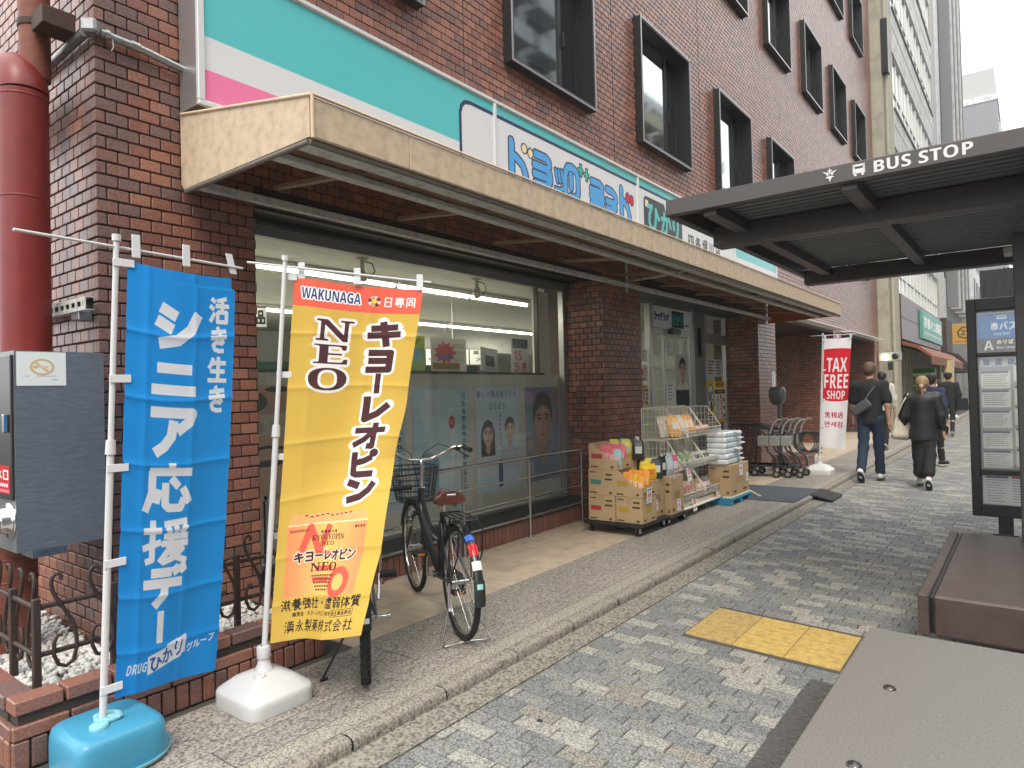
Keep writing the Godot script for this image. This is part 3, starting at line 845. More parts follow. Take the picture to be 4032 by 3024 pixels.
func ground() -> void:
	var b := MB.new()
	b.quad(Vector3(-300, -0.42, 300), Vector3(300, -0.42, 300), Vector3(300, -0.42, -600), Vector3(-300, -0.42, -600))
	structure("ground", b, M.asphalt)

	# road beyond the sidewalk with its kerb
	b = MB.new()
	b.span(Vector3(2.75, -0.41, 60), Vector3(15, -0.33, -300))
	structure("road", b, M.asphalt)
	b = MB.new()
	for i in 60:
		b.cbox(Vector3(2.62, -0.26, 12.0 - i * 1.0), Vector3(0.16, 0.14, 0.99), 0.015)
	structure("road_kerb", b, M.concrete)

	# sidewalk bed, falling 3 % to the road; pavers stand 6 mm proud of it
	b = MB.new()
	var z0 := 14.0
	var z1 := -300.0
	var dn := 0.007
	b.quad(Vector3(-2.235, side_y(-2.235) - dn, z0), Vector3(2.54, side_y(2.54) - dn, z0), Vector3(2.54, side_y(2.54) - dn, z1), Vector3(-2.235, side_y(-2.235) - dn, z1))
	b.quad(Vector3(2.54, -0.5, z0), Vector3(2.54, -0.5, z1), Vector3(2.54, side_y(2.54) - dn, z1), Vector3(2.54, side_y(2.54) - dn, z0))
	var walk := structure("sidewalk", b, M.joint_sand)

	var pav := MB.new()
	pav.cbox(Vector3(0, -0.02, 0), Vector3(1, 0.04, 0.0965), 0.0035)
	var pmesh := pav.mesh()
	var half := MB.new()
	half.cbox(Vector3(0, -0.02, 0), Vector3(0.206, 0.04, 0.0965), 0.0035)
	var fullm := half.mesh()
	half = MB.new()
	half.cbox(Vector3(0, -0.02, 0), Vector3(0.100, 0.04, 0.0965), 0.0035)
	var halfm := half.mesh()
	var tilt := Basis(Vector3(0, 0, 1), atan(-0.03))
	var items := []
	var row := 0
	var z := -0.86
	while z > -46.0:
		var x: float = -2.228 + ([0.0, -0.106, 0.0, -0.053, -0.159][row % 5])
		while x < 2.5:
			var xa := maxf(x, -2.228)
			var xb := minf(x + 0.209, 2.52)
			if xb - xa > 0.03:
				if z < -4.09 and z > -4.78 and xa < -0.895 and xb > -1.83:
					if xa < -1.83:
						xb = -1.83
					elif xb > -0.895:
						xa = -0.895
					else:
						xb = xa
				if xb - xa > 0.02 and not (xa > 0.6 and z > -9.0):
					items.append([Vector3((xa + xb) * 0.5, 0, z), xb - xa - 0.004])
			x += 0.212
		z -= 0.1022
		row += 1
	var cols := []
	var lights := FastNoiseLite.new()
	lights.seed = 2
	lights.frequency = 0.5
	for it in items:
		var q := rng.randf()
		var bias: float = 0.08 * lights.get_noise_2d(it[0].x, it[0].z)
		var k := 0 if q < 0.29 + bias else (1 if q < 0.60 else (2 if q < 0.96 else 3))
		cols.append(k)
	var order := range(items.size())
	order.sort_custom(func(p, q): return items[p][0].length_squared() + (50.0 if items[p][0].x > -0.3 else 0.0) < items[q][0].length_squared() + (50.0 if items[q][0].x > -0.3 else 0.0))
	var keys := ["paver_light", "paver_mid", "paver_dark", "paver_tan"]
	var far := []
	var lone := 0
	for i in order:
		var it = items[i]
		var p: Vector3 = it[0]
		p.y = side_y(p.x) + rng.randf_range(-0.0015, 0.0015)
		if lone < 296 and p.z < -1.0:
			lone += 1
			var o := MeshInstance3D.new()
			o.name = "paver"
			o.mesh = fullm if it[1] > 0.18 else halfm
			o.material_override = M[keys[cols[i]]]
			walk.add_child(o, true)
			var sx: float = it[1] / (0.206 if it[1] > 0.18 else 0.100)
			o.transform = Transform3D(tilt * Basis(Vector3.UP, rng.randf_range(-0.004, 0.004)) * Basis.from_scale(Vector3(sx, 1, 1)), p)
		else:
			far.append([Transform3D(tilt * Basis.from_scale(Vector3(it[1], 1, 1)), p), M[keys[cols[i]]].albedo_color.srgb_to_linear()])
	multi("paver", pmesh, M.paver_far, far, walk)

	# tactile tiles: one dotted, two ribbed, each pair of 300 mm tiles deep
	for i in 3:
		for j in 2:
			b = MB.new()
			var cx := -1.672 + i * 0.309
			var cz := -4.286 - j * 0.301
			var cc := Vector3(cx, side_y(cx) - 0.018, cz)
			b.cbox(cc, Vector3(0.305, 0.044, 0.299), 0.003, tilt)
			if i == 0:
				for gx in 5:
					for gz in 5:
						var d := Vector3(-0.12 + gx * 0.06, 0.022, -0.12 + gz * 0.06)
						b.lathe([Vector2(0.013, 0), Vector2(0.010, 0.0045), Vector2(0.0, 0.005)], cc + tilt * d, 8)
			else:
				for gz in 4:
					b.cbox(cc + tilt * Vector3(0, 0.0235, -0.112 + gz * 0.075), Vector3(0.275, 0.007, 0.026), 0.003, tilt)
			obj("tactile_tile", b, M.tactile_dot if i == 0 else M.tactile, walk)
	# dark ribbed strip beside the bench
	b = MB.new()
	b.box(Vector3(-0.93, side_y(-0.93) + 0.004, -2.35), Vector3(0.14, 0.012, 3.1), tilt)
	for i in 74:
		for j in 4:
			var a := 0.9 if (i + j) % 2 == 0 else -0.9
			b.cbox(Vector3(-0.983 + j * 0.035, side_y(-0.93) + 0.0115, -0.85 - i * 0.0412), Vector3(0.011, 0.006, 0.036), 0.002, tilt * Basis(Vector3.UP, a))
	var strip := obj("ribbed_strip", b, grain(mt("strip_metal", L(0.13, 0.125, 0.12), 0.6, 0.3), T.stain, 4.0))
	meta(strip, "dark ribbed metal strip lying on the pavers beside the bench", "floor strip")
	# dark gum spots and lids on the pavers
	b = MB.new()
	for q in [[-1.92, -2.64, 0.016], [-2.0, -5.9, 0.01], [-1.55, -3.05, 0.006], [-1.2, -3.3, 0.007], [-1.42, -3.42, 0.006], [-1.0, -3.62, 0.012]]:
		b.lathe([Vector2(q[2], 0.0), Vector2(q[2] * 0.8, 0.0015), Vector2(0.0, 0.002)], Vector3(q[0], side_y(q[0]) + 0.001, q[1]), 9, tilt)
	var gum := obj("gum_spots", b, mt("gum", L(0.03, 0.03, 0.032), 0.9), walk)
	gum.set_meta("kind", "stuff")

	# gutter and kerb
	b = MB.new()
	b.quad(Vector3(-2.41, -0.062, 14), Vector3(-2.235, -0.073, 14), Vector3(-2.235, -0.073, -300), Vector3(-2.41, -0.062, -300))
	b.quad(Vector3(-2.235, -0.073, 14), Vector3(-2.235, -0.2, 14), Vector3(-2.235, -0.2, -300), Vector3(-2.235, -0.073, -300))
	structure("gutter", b, M.gutter)
	b = MB.new()
	b.span(Vector3(-2.60, -0.2, 14), Vector3(-2.43, -0.02, -60))
	var kb := structure("kerb", b, M.joint_sand)
	var kz := 2.3
	while kz > -44.0:
		b = MB.new()
		var ln := 0.60
		var P := []
		var seg := 13
		var cr := [[-2.478, 0.0], [-2.44, 0.001], [-2.415, -0.003], [-2.403, -0.014], [-2.399, -0.04], [-2.402, -0.09]]
		for i in seg + 1:
			var ring := []
			for q in cr:
				var j := 0.0022 if q[1] > -0.001 else 0.0055
				if kz < -14.0:
					j = 0.0
				ring.append(Vector3(q[0] + rng.randf_range(-j, j), q[1] + rng.randf_range(-j, j * 0.4), kz - 0.004 - (ln - 0.008) * i / seg))
			P.append(ring)
		b.grid(P)
		b.look(1, Vector3.UP)
		obj("kerb_stone", b, M.kerb, kb)
		b = MB.new()
		b.cbox(Vector3(-2.54, -0.014, kz - ln * 0.5), Vector3(0.116, 0.03, ln - 0.003), 0.002)
		obj("edge_strip", b, M.light_strip, kb)
		kz -= ln

	# forecourt: beige tiles by the window, granite slabs towards the kerb
	b = MB.new()
	b.span(Vector3(-6.4, -0.3, 10), Vector3(-2.60, -0.007, -40))
	var fc := structure("forecourt", b, M.joint_sand)
	var tm := MB.new()
	tm.cbox(Vector3(0, -0.012, 0), Vector3(0.296, 0.024, 0.296), 0.002)
	var tmesh := tm.mesh()
	for i in 36:
		for j in 4:
			var zc := -2.60 - 0.152 - (i - 0) * 0.304 + 0.0
			var xc := -3.252 - 0.152 - j * 0.304
			if xc < -4.05 and zc > -7.0:
				xc = -3.252 - 0.304 * 3 - 0.02
				var s := MB.new()
				s.cbox(Vector3(xc, -0.012, zc), Vector3(0.034, 0.024, 0.296), 0.002)
				obj("floor_tile", s, M["beige_tile_%d" % rng.randi_range(0, 2)], fc)
				continue
			var o := obj("floor_tile", tmesh, M["beige_tile_%d" % rng.randi_range(0, 2)], fc)
			o.position = Vector3(xc, 0, zc)
	for i in 16:
		for j in 5:
			b = MB.new()
			b.cbox(Vector3(-3.252 - 0.3 - j * 0.6, -0.014, -13.55 - 0.3 - i * 0.6), Vector3(0.596, 0.028, 0.596), 0.002)
			obj("floor_tile", b, M["beige_tile_%d" % rng.randi_range(0, 2)], fc)
	for i in 40:
		for j in 2:
			b = MB.new()
			var xs: Array = [[-3.25, -2.802], [-2.80, -2.602]][j]
			var zl := 2.2 - i * 0.75 - (0.3 if j == 1 else 0.0)
			b.cbox(Vector3((xs[0] + xs[1]) * 0.5, -0.014, zl), Vector3(xs[1] - xs[0] - 0.005, 0.028, 0.742), 0.0015)
			obj("granite_slab", b, M["granite_%d" % rng.randi_range(0, 2)], fc)
	for i in 8:
		b = MB.new()
		b.cbox(Vector3(-3.6, -0.014, 2.2 - i * 0.6), Vector3(0.69, 0.028, 0.597), 0.0015)
		if 2.2 - i * 0.6 > -0.7:
			obj("granite_slab", b, M["granite_%d" % rng.randi_range(0, 2)], fc)


# many alike small pieces as one part
func multi(called: String, m: Mesh, material: Material, list: Array, parent: Node) -> MultiMeshInstance3D:
	var mm := MultiMesh.new()
	mm.transform_format = MultiMesh.TRANSFORM_3D
	mm.use_colors = list.size() > 0 and list[0].size() > 1
	mm.mesh = m
	mm.instance_count = list.size()
	for i in list.size():
		mm.set_instance_transform(i, list[i][0])
		if mm.use_colors:
			mm.set_instance_color(i, list[i][1])
	var o := MultiMeshInstance3D.new()
	o.name = called
	o.multimesh = mm
	o.material_override = material
	o.set_meta("kind", "stuff")
	parent.add_child(o, true)
	return o


# ---------------------------------------------------------------- brick building
const WALL := -4.0
const CY := 0.0705
const CU := 0.118


func lay(out: Array, org: Vector3, ud: Vector3, nrm: Vector3, wid: float, y0: float, y1: float, holes: Array, quoin := 0, limit := 0.0) -> void:
	# running courses of bricks on a wall face; org is the foot of its left end
	var i := 0
	var y := y0
	var bs := Basis(ud, Vector3.UP, nrm)
	while y < y1 - 0.02:
		var hh := minf(0.0605, y1 - y)
		var cuts := []
		for q in holes:
			if y + hh > q.position.y + 0.006 and y < q.end.y - 0.006:
				cuts.append([q.position.x, q.end.x])
		cuts.sort_custom(func(p, q): return p[0] < q[0])
		var spans := []
		var a := 0.0
		for q in cuts:
			if q[0] > a + 0.01:
				spans.append([a, q[0]])
			a = maxf(a, q[1])
		if a < wid - 0.01:
			spans.append([a, wid])
		for s in spans:
			var k := floorf(s[0] / CU) - 1.0
			while true:
				var u0 := k * CU + (CU * 0.5 if i % 2 == 1 else 0.0)
				k += 1.0
				if u0 > s[1] - 0.012:
					break
				var b0: float = maxf(u0, s[0])
				var b1: float = minf(u0 + CU - 0.0085, s[1])
				if b1 - b0 < 0.012:
					continue
				var c := org + ud * (b0 + b1) * 0.5 + Vector3.UP * (y + hh * 0.5)
				if limit > 0.0 and c.y > 4.2 + limit * absf(c.z):
					continue
				var q := rng.randf()
				var t := 0 if q < 0.24 else (1 if q < 0.52 else (2 if q < 0.72 else (3 if q < 0.82 else 4)))
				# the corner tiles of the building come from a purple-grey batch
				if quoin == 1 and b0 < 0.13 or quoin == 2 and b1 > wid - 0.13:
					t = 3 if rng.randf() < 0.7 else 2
				out.append([c, bs, b1 - b0, hh, t])
		i += 1
		y += CY


func brick_building() -> void:
	var o := thing("brick_building", "dark red brick building with charcoal framed windows above the drugstore", "building", Vector3.ZERO)
	# openings on the facade, u measured along -z from z = -1.52
	var H := []
	var U := func(z: float) -> float: return -1.52 - z
	H.append(Rect2(U.call(-2.47), -1, 4.51, 3.88))
	H.append(Rect2(U.call(-7.95), -1, 4.74, 3.90))
	H.append(Rect2(U.call(-13.75), -1, 4.95, 3.90))
	H.append(Rect2(U.call(-19.64), -1, 4.80, 3.86))
	var wins := []
	for r in 4:
		var yb: float = [4.72, 8.23, 11.75, 15.3][r]
		for i in 9:
			var zl := -2.39 - 2.785 * i
			if zl - 1.6 < -25.0:
				continue
			wins.append([zl, yb])
			H.append(Rect2(U.call(zl), yb, 1.6, 1.65))
	# wall core: boxes between the openings
	var c := MB.new()
	var back := -4.45
	var zs := [-1.535, -2.47, -6.992, -7.95, -12.702, -13.75, -18.712, -19.64, -24.452, -25.2]
	for i in [0, 2, 4, 6, 8]:
		c.span(Vector3(-4.85 if i > 0 else -4.6, -0.2, zs[i]), Vector3(WALL - 0.012, 2.84, zs[i + 1]))
	c.span(Vector3(back, 2.84, -1.535), Vector3(WALL - 0.012, 4.72, -25.2))
	for r in 4:
		var yb: float = [4.72, 8.23, 11.75, 15.3][r]
		var yn: float = [8.23, 11.75, 15.3, 18.8][r]
		var a := -1.535
		for i in 9:
			var zl := -2.39 - 2.785 * i
			if zl - 1.6 < -25.0:
				continue
			c.span(Vector3(back, yb, a), Vector3(WALL - 0.012, yb + 1.65, zl))
			a = zl - 1.6
		c.span(Vector3(back, yb, a), Vector3(WALL - 0.012, yb + 1.65, -25.2))
		c.span(Vector3(back, yb + 1.65, -1.535), Vector3(WALL - 0.012, yn, -25.2))
	# side wall along the alley, roof and rear
	c.span(Vector3(-9.0, -0.2, -1.535), Vector3(-4.62, 18.8, -1.85))
	c.span(Vector3(-4.62, 2.86, -1.55), Vector3(-4.44, 18.8, -1.84))
	c.span(Vector3(-12.0, 18.8, -1.5), Vector3(-3.95, 19.1, -25.3))
	c.span(Vector3(-12.0, -0.2, -25.0), Vector3(-4.86, 18.8, -25.2))
	c.span(Vector3(-12.0, -0.2, -1.85), Vector3(-11.8, 18.8, -25.0))
	obj("wall", c, M.mortar, o)
	var back_wall := MB.new()
	back_wall.span(Vector3(-4.60, 3.2, -1.9), Vector3(-4.50, 18.7, -25.1))
	obj("inner_wall", back_wall, M.concrete, o)

	var L_ := []
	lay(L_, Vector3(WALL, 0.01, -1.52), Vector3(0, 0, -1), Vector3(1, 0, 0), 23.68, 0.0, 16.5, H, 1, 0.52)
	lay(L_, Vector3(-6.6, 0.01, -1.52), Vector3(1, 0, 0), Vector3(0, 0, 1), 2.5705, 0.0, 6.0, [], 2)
	for q in [[-6.98, -4.57], [-12.69, -4.6], [-18.70, -5.6], [-24.44, -5.6]]:
		lay(L_, Vector3(q[1], 0.01, q[0]), Vector3(1, 0, 0), Vector3(0, 0, 1), WALL - q[1] - 0.0285, 0.0, 2.83, [])
	L_.sort_custom(func(p, q): return p[0].distance_squared_to(Vector3(0, 2.0, 0)) < q[0].distance_squared_to(Vector3(0, 2.0, 0)))
	var bk := MB.new()
	bk.cbox(Vector3(0, 0, -0.014), Vector3(1, 1, 0.028), 0.0)
	var shapes := {}
	var far := []
	var unit := MB.new()
	unit.cbox(Vector3(0, 0, -0.5), Vector3(1, 1, 1), 0.045)
	var um := unit.mesh()
	var lone := 0
	for q in L_:
		var proud := rng.randf_range(-0.0012, 0.0012)
		var p: Vector3 = q[0] + q[1].z * proud
		if lone < 296 and q[0].y > 0.5 and q[0].y < 4.4:
			lone += 1
			var key := "%d_%d" % [roundi(q[2] * 200.0), roundi(q[3] * 200.0)]
			if not shapes.has(key):
				var b := MB.new()
				b.cbox(Vector3(0, 0, -0.014), Vector3(q[2], q[3], 0.028), 0.0032)
				shapes[key] = b.mesh()
			var m := obj("brick", shapes[key], M["brick_%d" % q[4]], o)
			m.transform = Transform3D(q[1], p)
		else:
			var cc: Color = M["brick_%d" % q[4]].albedo_color.srgb_to_linear()
			cc = cc * rng.randf_range(0.88, 1.12)
			far.append([Transform3D(q[1] * Basis.from_scale(Vector3(q[2], q[3], 0.028)), p), Color(cc.r, cc.g, cc.b)])
	multi("bricks", um, M.brick_far, far, o)

	# windows: projecting charcoal box frames
	var fr := MB.new()
	var t := 0.045
	var w := 1.6
	var h := 1.65
	# built at the lower left corner, u along -z
	var d0 := -0.30
	var d1 := 0.10
	fr.span(Vector3(d0, 0, 0), Vector3(d1, h, -t))
	fr.span(Vector3(d0, 0, -w + t), Vector3(d1, h, -w))
	fr.span(Vector3(d0, 0, -t), Vector3(d1, t, -w + t))
	fr.span(Vector3(d0, h - t, -t), Vector3(d1, h, -w + t))
	var frm := fr.mesh()
	var lip := MB.new()
	lip.cbox(Vector3(d1 + 0.004, h * 0.5, -0.012), Vector3(0.008, h, 0.024), 0.002)
	lip.cbox(Vector3(d1 + 0.004, h * 0.5, -w + 0.012), Vector3(0.008, h, 0.024), 0.002)
	lip.cbox(Vector3(d1 + 0.004, 0.012, -w * 0.5), Vector3(0.008, 0.024, w - 0.05), 0.002)
	lip.cbox(Vector3(d1 + 0.004, h - 0.012, -w * 0.5), Vector3(0.008, 0.024, w - 0.05), 0.002)
	var lipm := lip.mesh()
	var pane := MB.new()
	pane.span(Vector3(-0.115, 0.09, -0.09), Vector3(-0.105, h - 0.09, -w * 0.70))
	var panem := pane.mesh()
	var sash := MB.new()
	for s in [[0.045, 0.09], [0.70 * w, 0.70 * w + 0.05], [w - 0.10, w - 0.045]]:
		sash.span(Vector3(-0.15, t, -s[0]), Vector3(-0.085, h - t, -s[1]))
	sash.span(Vector3(-0.142, t, -0.09), Vector3(-0.09, 0.09, -0.70 * w))
	sash.span(Vector3(-0.142, h - 0.09, -0.09), Vector3(-0.09, h - t, -0.70 * w))
	sash.span(Vector3(-0.09, 0.65, -0.70 * w - 0.055), Vector3(-0.06, 0.82, -0.70 * w - 0.08))
	var sashm := sash.mesh()
	var vent := MB.new()
	vent.span(Vector3(-0.13, t, -0.70 * w - 0.05), Vector3(-0.12, h - t, -w + 0.10))
	var ventm := vent.mesh()
	for q in wins:
		var f := obj("window", frm, M.charcoal, o)
		f.position = Vector3(WALL, q[1], q[0])
		obj("rim", lipm, M.charcoal_edge, f)
		obj("pane", panem, M.window_glass, f)
		obj("sash", sashm, M.charcoal, f)
		obj("vent_pane", ventm, M.window_dark, f)

	# expansion joints in the facade
	for z in [-4.58, -7.36, -10.15]:
		var b := MB.new()
		b.span(Vector3(WALL - 0.01, 4.16, z), Vector3(WALL + 0.0015, 12.0, z - 0.008))
		obj("expansion_joint", b, M.mortar, o)

	# recessed entrance beyond the shop: brick back wall, canopies, notices
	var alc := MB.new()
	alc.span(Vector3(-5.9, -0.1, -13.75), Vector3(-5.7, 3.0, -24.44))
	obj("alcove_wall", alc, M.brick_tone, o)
	alc = MB.new()
	alc.span(Vector3(-5.7, 2.83, -13.75), Vector3(WALL - 0.013, 2.838, -18.70))
	alc.span(Vector3(-5.7, 2.83, -19.64), Vector3(WALL - 0.013, 2.838, -24.44))
	obj("alcove_ceiling", alc, M.charcoal, o)
	for q in [[-15.1, -18.75], [-19.6, -24.6]]:
		var cn := MB.new()
		cn.cbox(Vector3(WALL + 0.14, 2.905, (q[0] + q[1]) * 0.5), Vector3(0.26, 0.03, q[0] - q[1]), 0.004)
		obj("canopy", cn, M.white_paint, o)
	alc = MB.new()
	alc.span(Vector3(-5.69, 0.02, -14.3), Vector3(-5.64, 2.4, -16.2))
	obj("alcove_door", alc, M.charcoal, o)
	alc = MB.new()
	alc.cbox(Vector3(-4.85, 2.3, -20.4), Vector3(0.5, 0.28, 1.3), 0.01)
	alc.span(Vector3(-5.68, 0.0, -20.0), Vector3(-5.60, 2.5, -23.6))
	obj("shutter", alc, mt("shutter", L(0.16, 0.16, 0.15), 0.6), o)
	var vs := ras(64, 96, Color(0.93, 0.93, 0.92))
	for i in 9:
		vs.rect(10, 14 + i * 8, 44 - (i * 7) % 17, 2, Color(0.6, 0.6, 0.62))
	var nt := thing("wall_notice", "upright white paper notice on the brick pillar beside the carts", "notice", Vector3(0, 0, 0))
	sheet("paper", Vector3(WALL + 0.006, 1.78, -13.43), Vector3(WALL + 0.006, 1.78, -13.66), Vector3(WALL + 0.006, 1.45, -13.43), printed("notice_a", vs.tex()), nt)
	nt = thing("wall_notice", "wide white notice on the dark recessed brick wall", "notice", Vector3(0, 0, 0))
	sheet("paper", Vector3(-5.69, 1.70, -18.0), Vector3(-5.69, 1.70, -18.68), Vector3(-5.69, 1.38, -18.0), M.notice_a, nt)


# ---------------------------------------------------------------- buildings further along and across the street
func facade_windows(o: Node3D, X: float, za: float, zb: float, yb: float, n: int, h: float, glass: Material) -> void:
	# one band of windows with a mullioned frame each
	var w := (za - zb) / n
	for i in n:
		var z0 := za - w * i - 0.08
		var z1 := za - w * (i + 1) + 0.08
		var f := MB.new()
		f.span(Vector3(X - 0.12, yb, z0), Vector3(X - 0.02, yb + h, z0 - 0.06))
		f.span(Vector3(X - 0.12, yb, z1 + 0.06), Vector3(X - 0.02, yb + h, z1))
		f.span(Vector3(X - 0.12, yb, z0 - 0.06), Vector3(X - 0.02, yb + 0.06, z1 + 0.06))
		f.span(Vector3(X - 0.12, yb + h - 0.06, z0 - 0.06), Vector3(X - 0.02, yb + h, z1 + 0.06))
		f.span(Vector3(X - 0.11, yb + 0.06, (z0 + z1) * 0.5 + 0.03), Vector3(X - 0.03, yb + h - 0.06, (z0 + z1) * 0.5 - 0.03))
		f.span(Vector3(X - 0.105, yb + h * 0.32, z0 - 0.06), Vector3(X - 0.035, yb + h * 0.32 + 0.05, z1 + 0.06))
		var q := obj("window", f, M.white_paint, o)
		var p := MB.new()
		p.span(Vector3(X - 0.09, yb + 0.06, z0 - 0.06), Vector3(X - 0.075, yb + h - 0.06, z1 + 0.06))
		obj("pane", p, glass, q)


func street_buildings() -> void:
	grain(mt("beige_wall", L(0.50, 0.47, 0.37), 0.85), T.cloud, 0.5)
	grain(mt("pale_panel", L(0.62, 0.62, 0.61), 0.7), T.stain, 0.2)
	mt("grey_far", L(0.22, 0.225, 0.24), 0.8)
	grain(mt("maroon_panel", L(0.13, 0.065, 0.062), 0.4), T.stain, 0.8)
	mt("brown_awning", L(0.24, 0.085, 0.048), 0.75)
	mt("dark_brown", L(0.055, 0.035, 0.03), 0.7)
	mt("bright_glass", L(0.62, 0.66, 0.68), 0.08, 1.0)
	# beige block with ribbon windows
	var o := thing("beige_building", "beige office block with ribbon windows beyond the brick building", "building", Vector3.ZERO)
	var X := -3.7
	var za := -25.45
	var zb := -41.3
	var c := MB.new()
	c.span(Vector3(-14, 3.1, za - 2.3), Vector3(X - 0.13, 24.0, zb + 0.4))
	c.span(Vector3(-14, -0.2, za), Vector3(X, 24.0, za - 2.3))
	c.span(Vector3(-14, -0.2, zb + 0.6), Vector3(X, 24.0, zb))
	c.span(Vector3(-14, -0.2, za - 2.3), Vector3(-6.5, 3.1, zb + 0.6))
	obj("wall", c, M.beige_wall, o)
	var fl := [4.75, 8.05, 11.5, 15.2, 18.9]
	for i in 5:
		var y: float = fl[i]
		facade_windows(o, X, za - 2.4, zb + 0.65, y, 6, 2.0, M.bright_glass)
		c = MB.new()
		var yn: float = fl[i + 1] if i < 4 else 24.0
		c.span(Vector3(X - 0.12, y + 2.0, za - 2.31), Vector3(X + 0.02, yn, zb + 0.61))
		obj("spandrel", c, M.pale_panel, o)
		c = MB.new()
		c.span(Vector3(X + 0.021, (y + 2.0) * 0.45 + yn * 0.55, za - 2.32), Vector3(X + 0.028, (y + 2.0) * 0.45 + yn * 0.55 + 0.03, zb + 0.62))
		c.span(Vector3(X + 0.021, yn - 0.07, za - 2.32), Vector3(X + 0.07, yn, zb + 0.62))
		obj("ledge", c, M.concrete, o)
	c = MB.new()
	c.tube([Vector3(X + 0.09, 0.0, za - 0.25), Vector3(X + 0.09, 24.0, za - 0.25)], 0.06, 8)
	obj("drainpipe", c, M.beige_wall, o)
	c = MB.new()
	c.span(Vector3(X, 11.9, za + 0.02), Vector3(X + 0.2, 13.7, za - 0.35))
	obj("black_panel", c, M.charcoal, o)
	c = MB.new()
	c.span(Vector3(X - 0.12, 3.1, za - 2.31), Vector3(X + 0.05, 4.72, zb + 0.61))
	obj("fascia", c, M.maroon_panel, o)
	c = MB.new()
	c.span(Vector3(X + 0.051, 3.88, za - 2.31), Vector3(X + 0.056, 3.9, zb + 0.61))
	obj("fascia_joint", c, M.dark_brown, o)
	# ground floor: brown awning, glass front, curtains
	c = MB.new()
	var pr := PackedVector2Array([Vector2(0, 3.05), Vector2(0.5, 2.85), Vector2(0.95, 2.45), Vector2(0.95, 2.15), Vector2(0.9, 2.15), Vector2(0.9, 2.4), Vector2(0.45, 2.75), Vector2(0, 2.9)])
	c.prism(pr, 13.2, Transform3D(Basis(Vector3(1, 0, 0), Vector3(0, 1, 0), Vector3(0, 0, 1)), Vector3(X, 0, zb + 0.1)))
	obj("awning", c, M.brown_awning, o)
	for i in 16:
		c = MB.new()
		c.span(Vector3(X - 0.35, 0.1, za - 2.7 - i * 0.8), Vector3(X - 0.28, 2.9, za - 2.95 - i * 0.8))
		obj("shop_mullion", c, M.beige_wall, o)
	c = MB.new()
	c.span(Vector3(X - 0.45, 0.1, za - 2.4), Vector3(X - 0.4, 2.9, zb + 0.6))
	obj("shop_glass", c, mt("shop_glass", L(0.10, 0.11, 0.10), 0.15), o)
	# green-blue shop sign on the fascia
	var r := ras(512, 230, Color(0.42, 0.70, 0.66))
	r.line("京都八つ橋店", 28, 44, 74, 92, 77, 15, Color(0.96, 0.97, 0.96))
	for i in 22:
		r.rect(40 + i * 20, 172, 12, 10 + (i * 5) % 8, Color(0.93, 0.96, 0.95))
	var sg := thing("teal_sign", "teal sign board with white writing on the maroon fascia", "sign", Vector3.ZERO)
	var m := MB.new()
	m.span(Vector3(X + 0.057, 3.35, -32.7), Vector3(X + 0.16, 4.55, -40.3))
	obj("box", m, mt("teal_box", L(0.14, 0.42, 0.38), 0.5), sg)
	sheet("face", Vector3(X + 0.166, 4.55, -32.7), Vector3(X + 0.166, 4.55, -40.3), Vector3(X + 0.166, 3.35, -32.7), printed("teal_sign", r.tex(), 0.5), sg)
	# green vertical poster box under the awning
	r = ras(64, 160, Color(0.86, 0.93, 0.72))
	r.rect(0, 0, 64, 20, Color(0.20, 0.55, 0.15))
	r.line("京都八", 16, 34, 30, 34, 40, 4, Color(0.25, 0.5, 0.2), true)
	sg = thing("green_poster", "pale green standing poster with vertical writing under the brown awning", "poster", Vector3.ZERO)
	m = MB.new()
	m.span(Vector3(-4.62, 0.5, -33.0), Vector3(-3.15, 2.1, -33.12))
	obj("board", m, M.white_paint, sg)
	sheet("face", Vector3(-4.6, 2.1, -32.995), Vector3(-3.2, 2.1, -32.995), Vector3(-4.6, 0.5, -32.995), printed("green_poster", r.tex()), sg)

	# grey slab with fins behind the beige block
	o = thing("finned_building", "tall pale building with dark vertical fins beyond the beige block", "building", Vector3.ZERO)
	c = MB.new()
	c.span(Vector3(-14, -0.2, -41.4), Vector3(-3.9, 29.0, -47.5))
	obj("wall", c, M.pale_panel, o)
	for i in 7:
		c = MB.new()
		c.span(Vector3(-3.9, 6.0, -48.2 - i * 1.55), Vector3(-3.35, 34.0, -48.6 - i * 1.55))
		obj("fin", c, M.grey_far if i % 2 == 0 else M.pale_panel, o)
	c = MB.new()
	c.span(Vector3(-14, -0.2, -47.5), Vector3(-3.92, 34.0, -59.0))
	obj("tower", c, M.grey_far, o)
	c = MB.new()
	c.span(Vector3(-14, 34.0, -47.0), Vector3(-3.0, 34.6, -59.6))
	obj("roof_slab", c, M.pale_panel, o)
	c = MB.new()
	c.span(Vector3(-3.895, 13.0, -42.0), Vector3(-3.86, 24.5, -44.8))
	obj("dark_glass", c, M.charcoal, o)
	c = MB.new()
	c.prism(PackedVector2Array([Vector2(-45.8, 6.2), Vector2(-44.0, 10.6), Vector2(-47.0, 5.0)]), 0.05, Transform3D(Basis(Vector3(0, 0, 1), Vector3(0, 1, 0), Vector3(-1, 0, 0)), Vector3(-3.85, 2.6, 0)))
	obj("triangle_pane", c, M.charcoal, o)
	# street level of that stretch
	c = MB.new()
	c.span(Vector3(-3.91, 3.0, -42.2), Vector3(-3.5, 4.9, -45.5))
	obj("shop_fascia", c, M.dark_brown, o)
	c = MB.new()
	var dome := PackedVector2Array([Vector2(0, 2.0), Vector2(1.3, 2.0), Vector2(1.25, 2.5), Vector2(0.9, 2.95), Vector2(0.4, 3.1), Vector2(0, 3.1)])
	c.prism(dome, 6.0, Transform3D(Basis(Vector3(1, 0, 0), Vector3(0, 1, 0), Vector3(0, 0, 1)), Vector3(-3.9, 0, -48.4)))
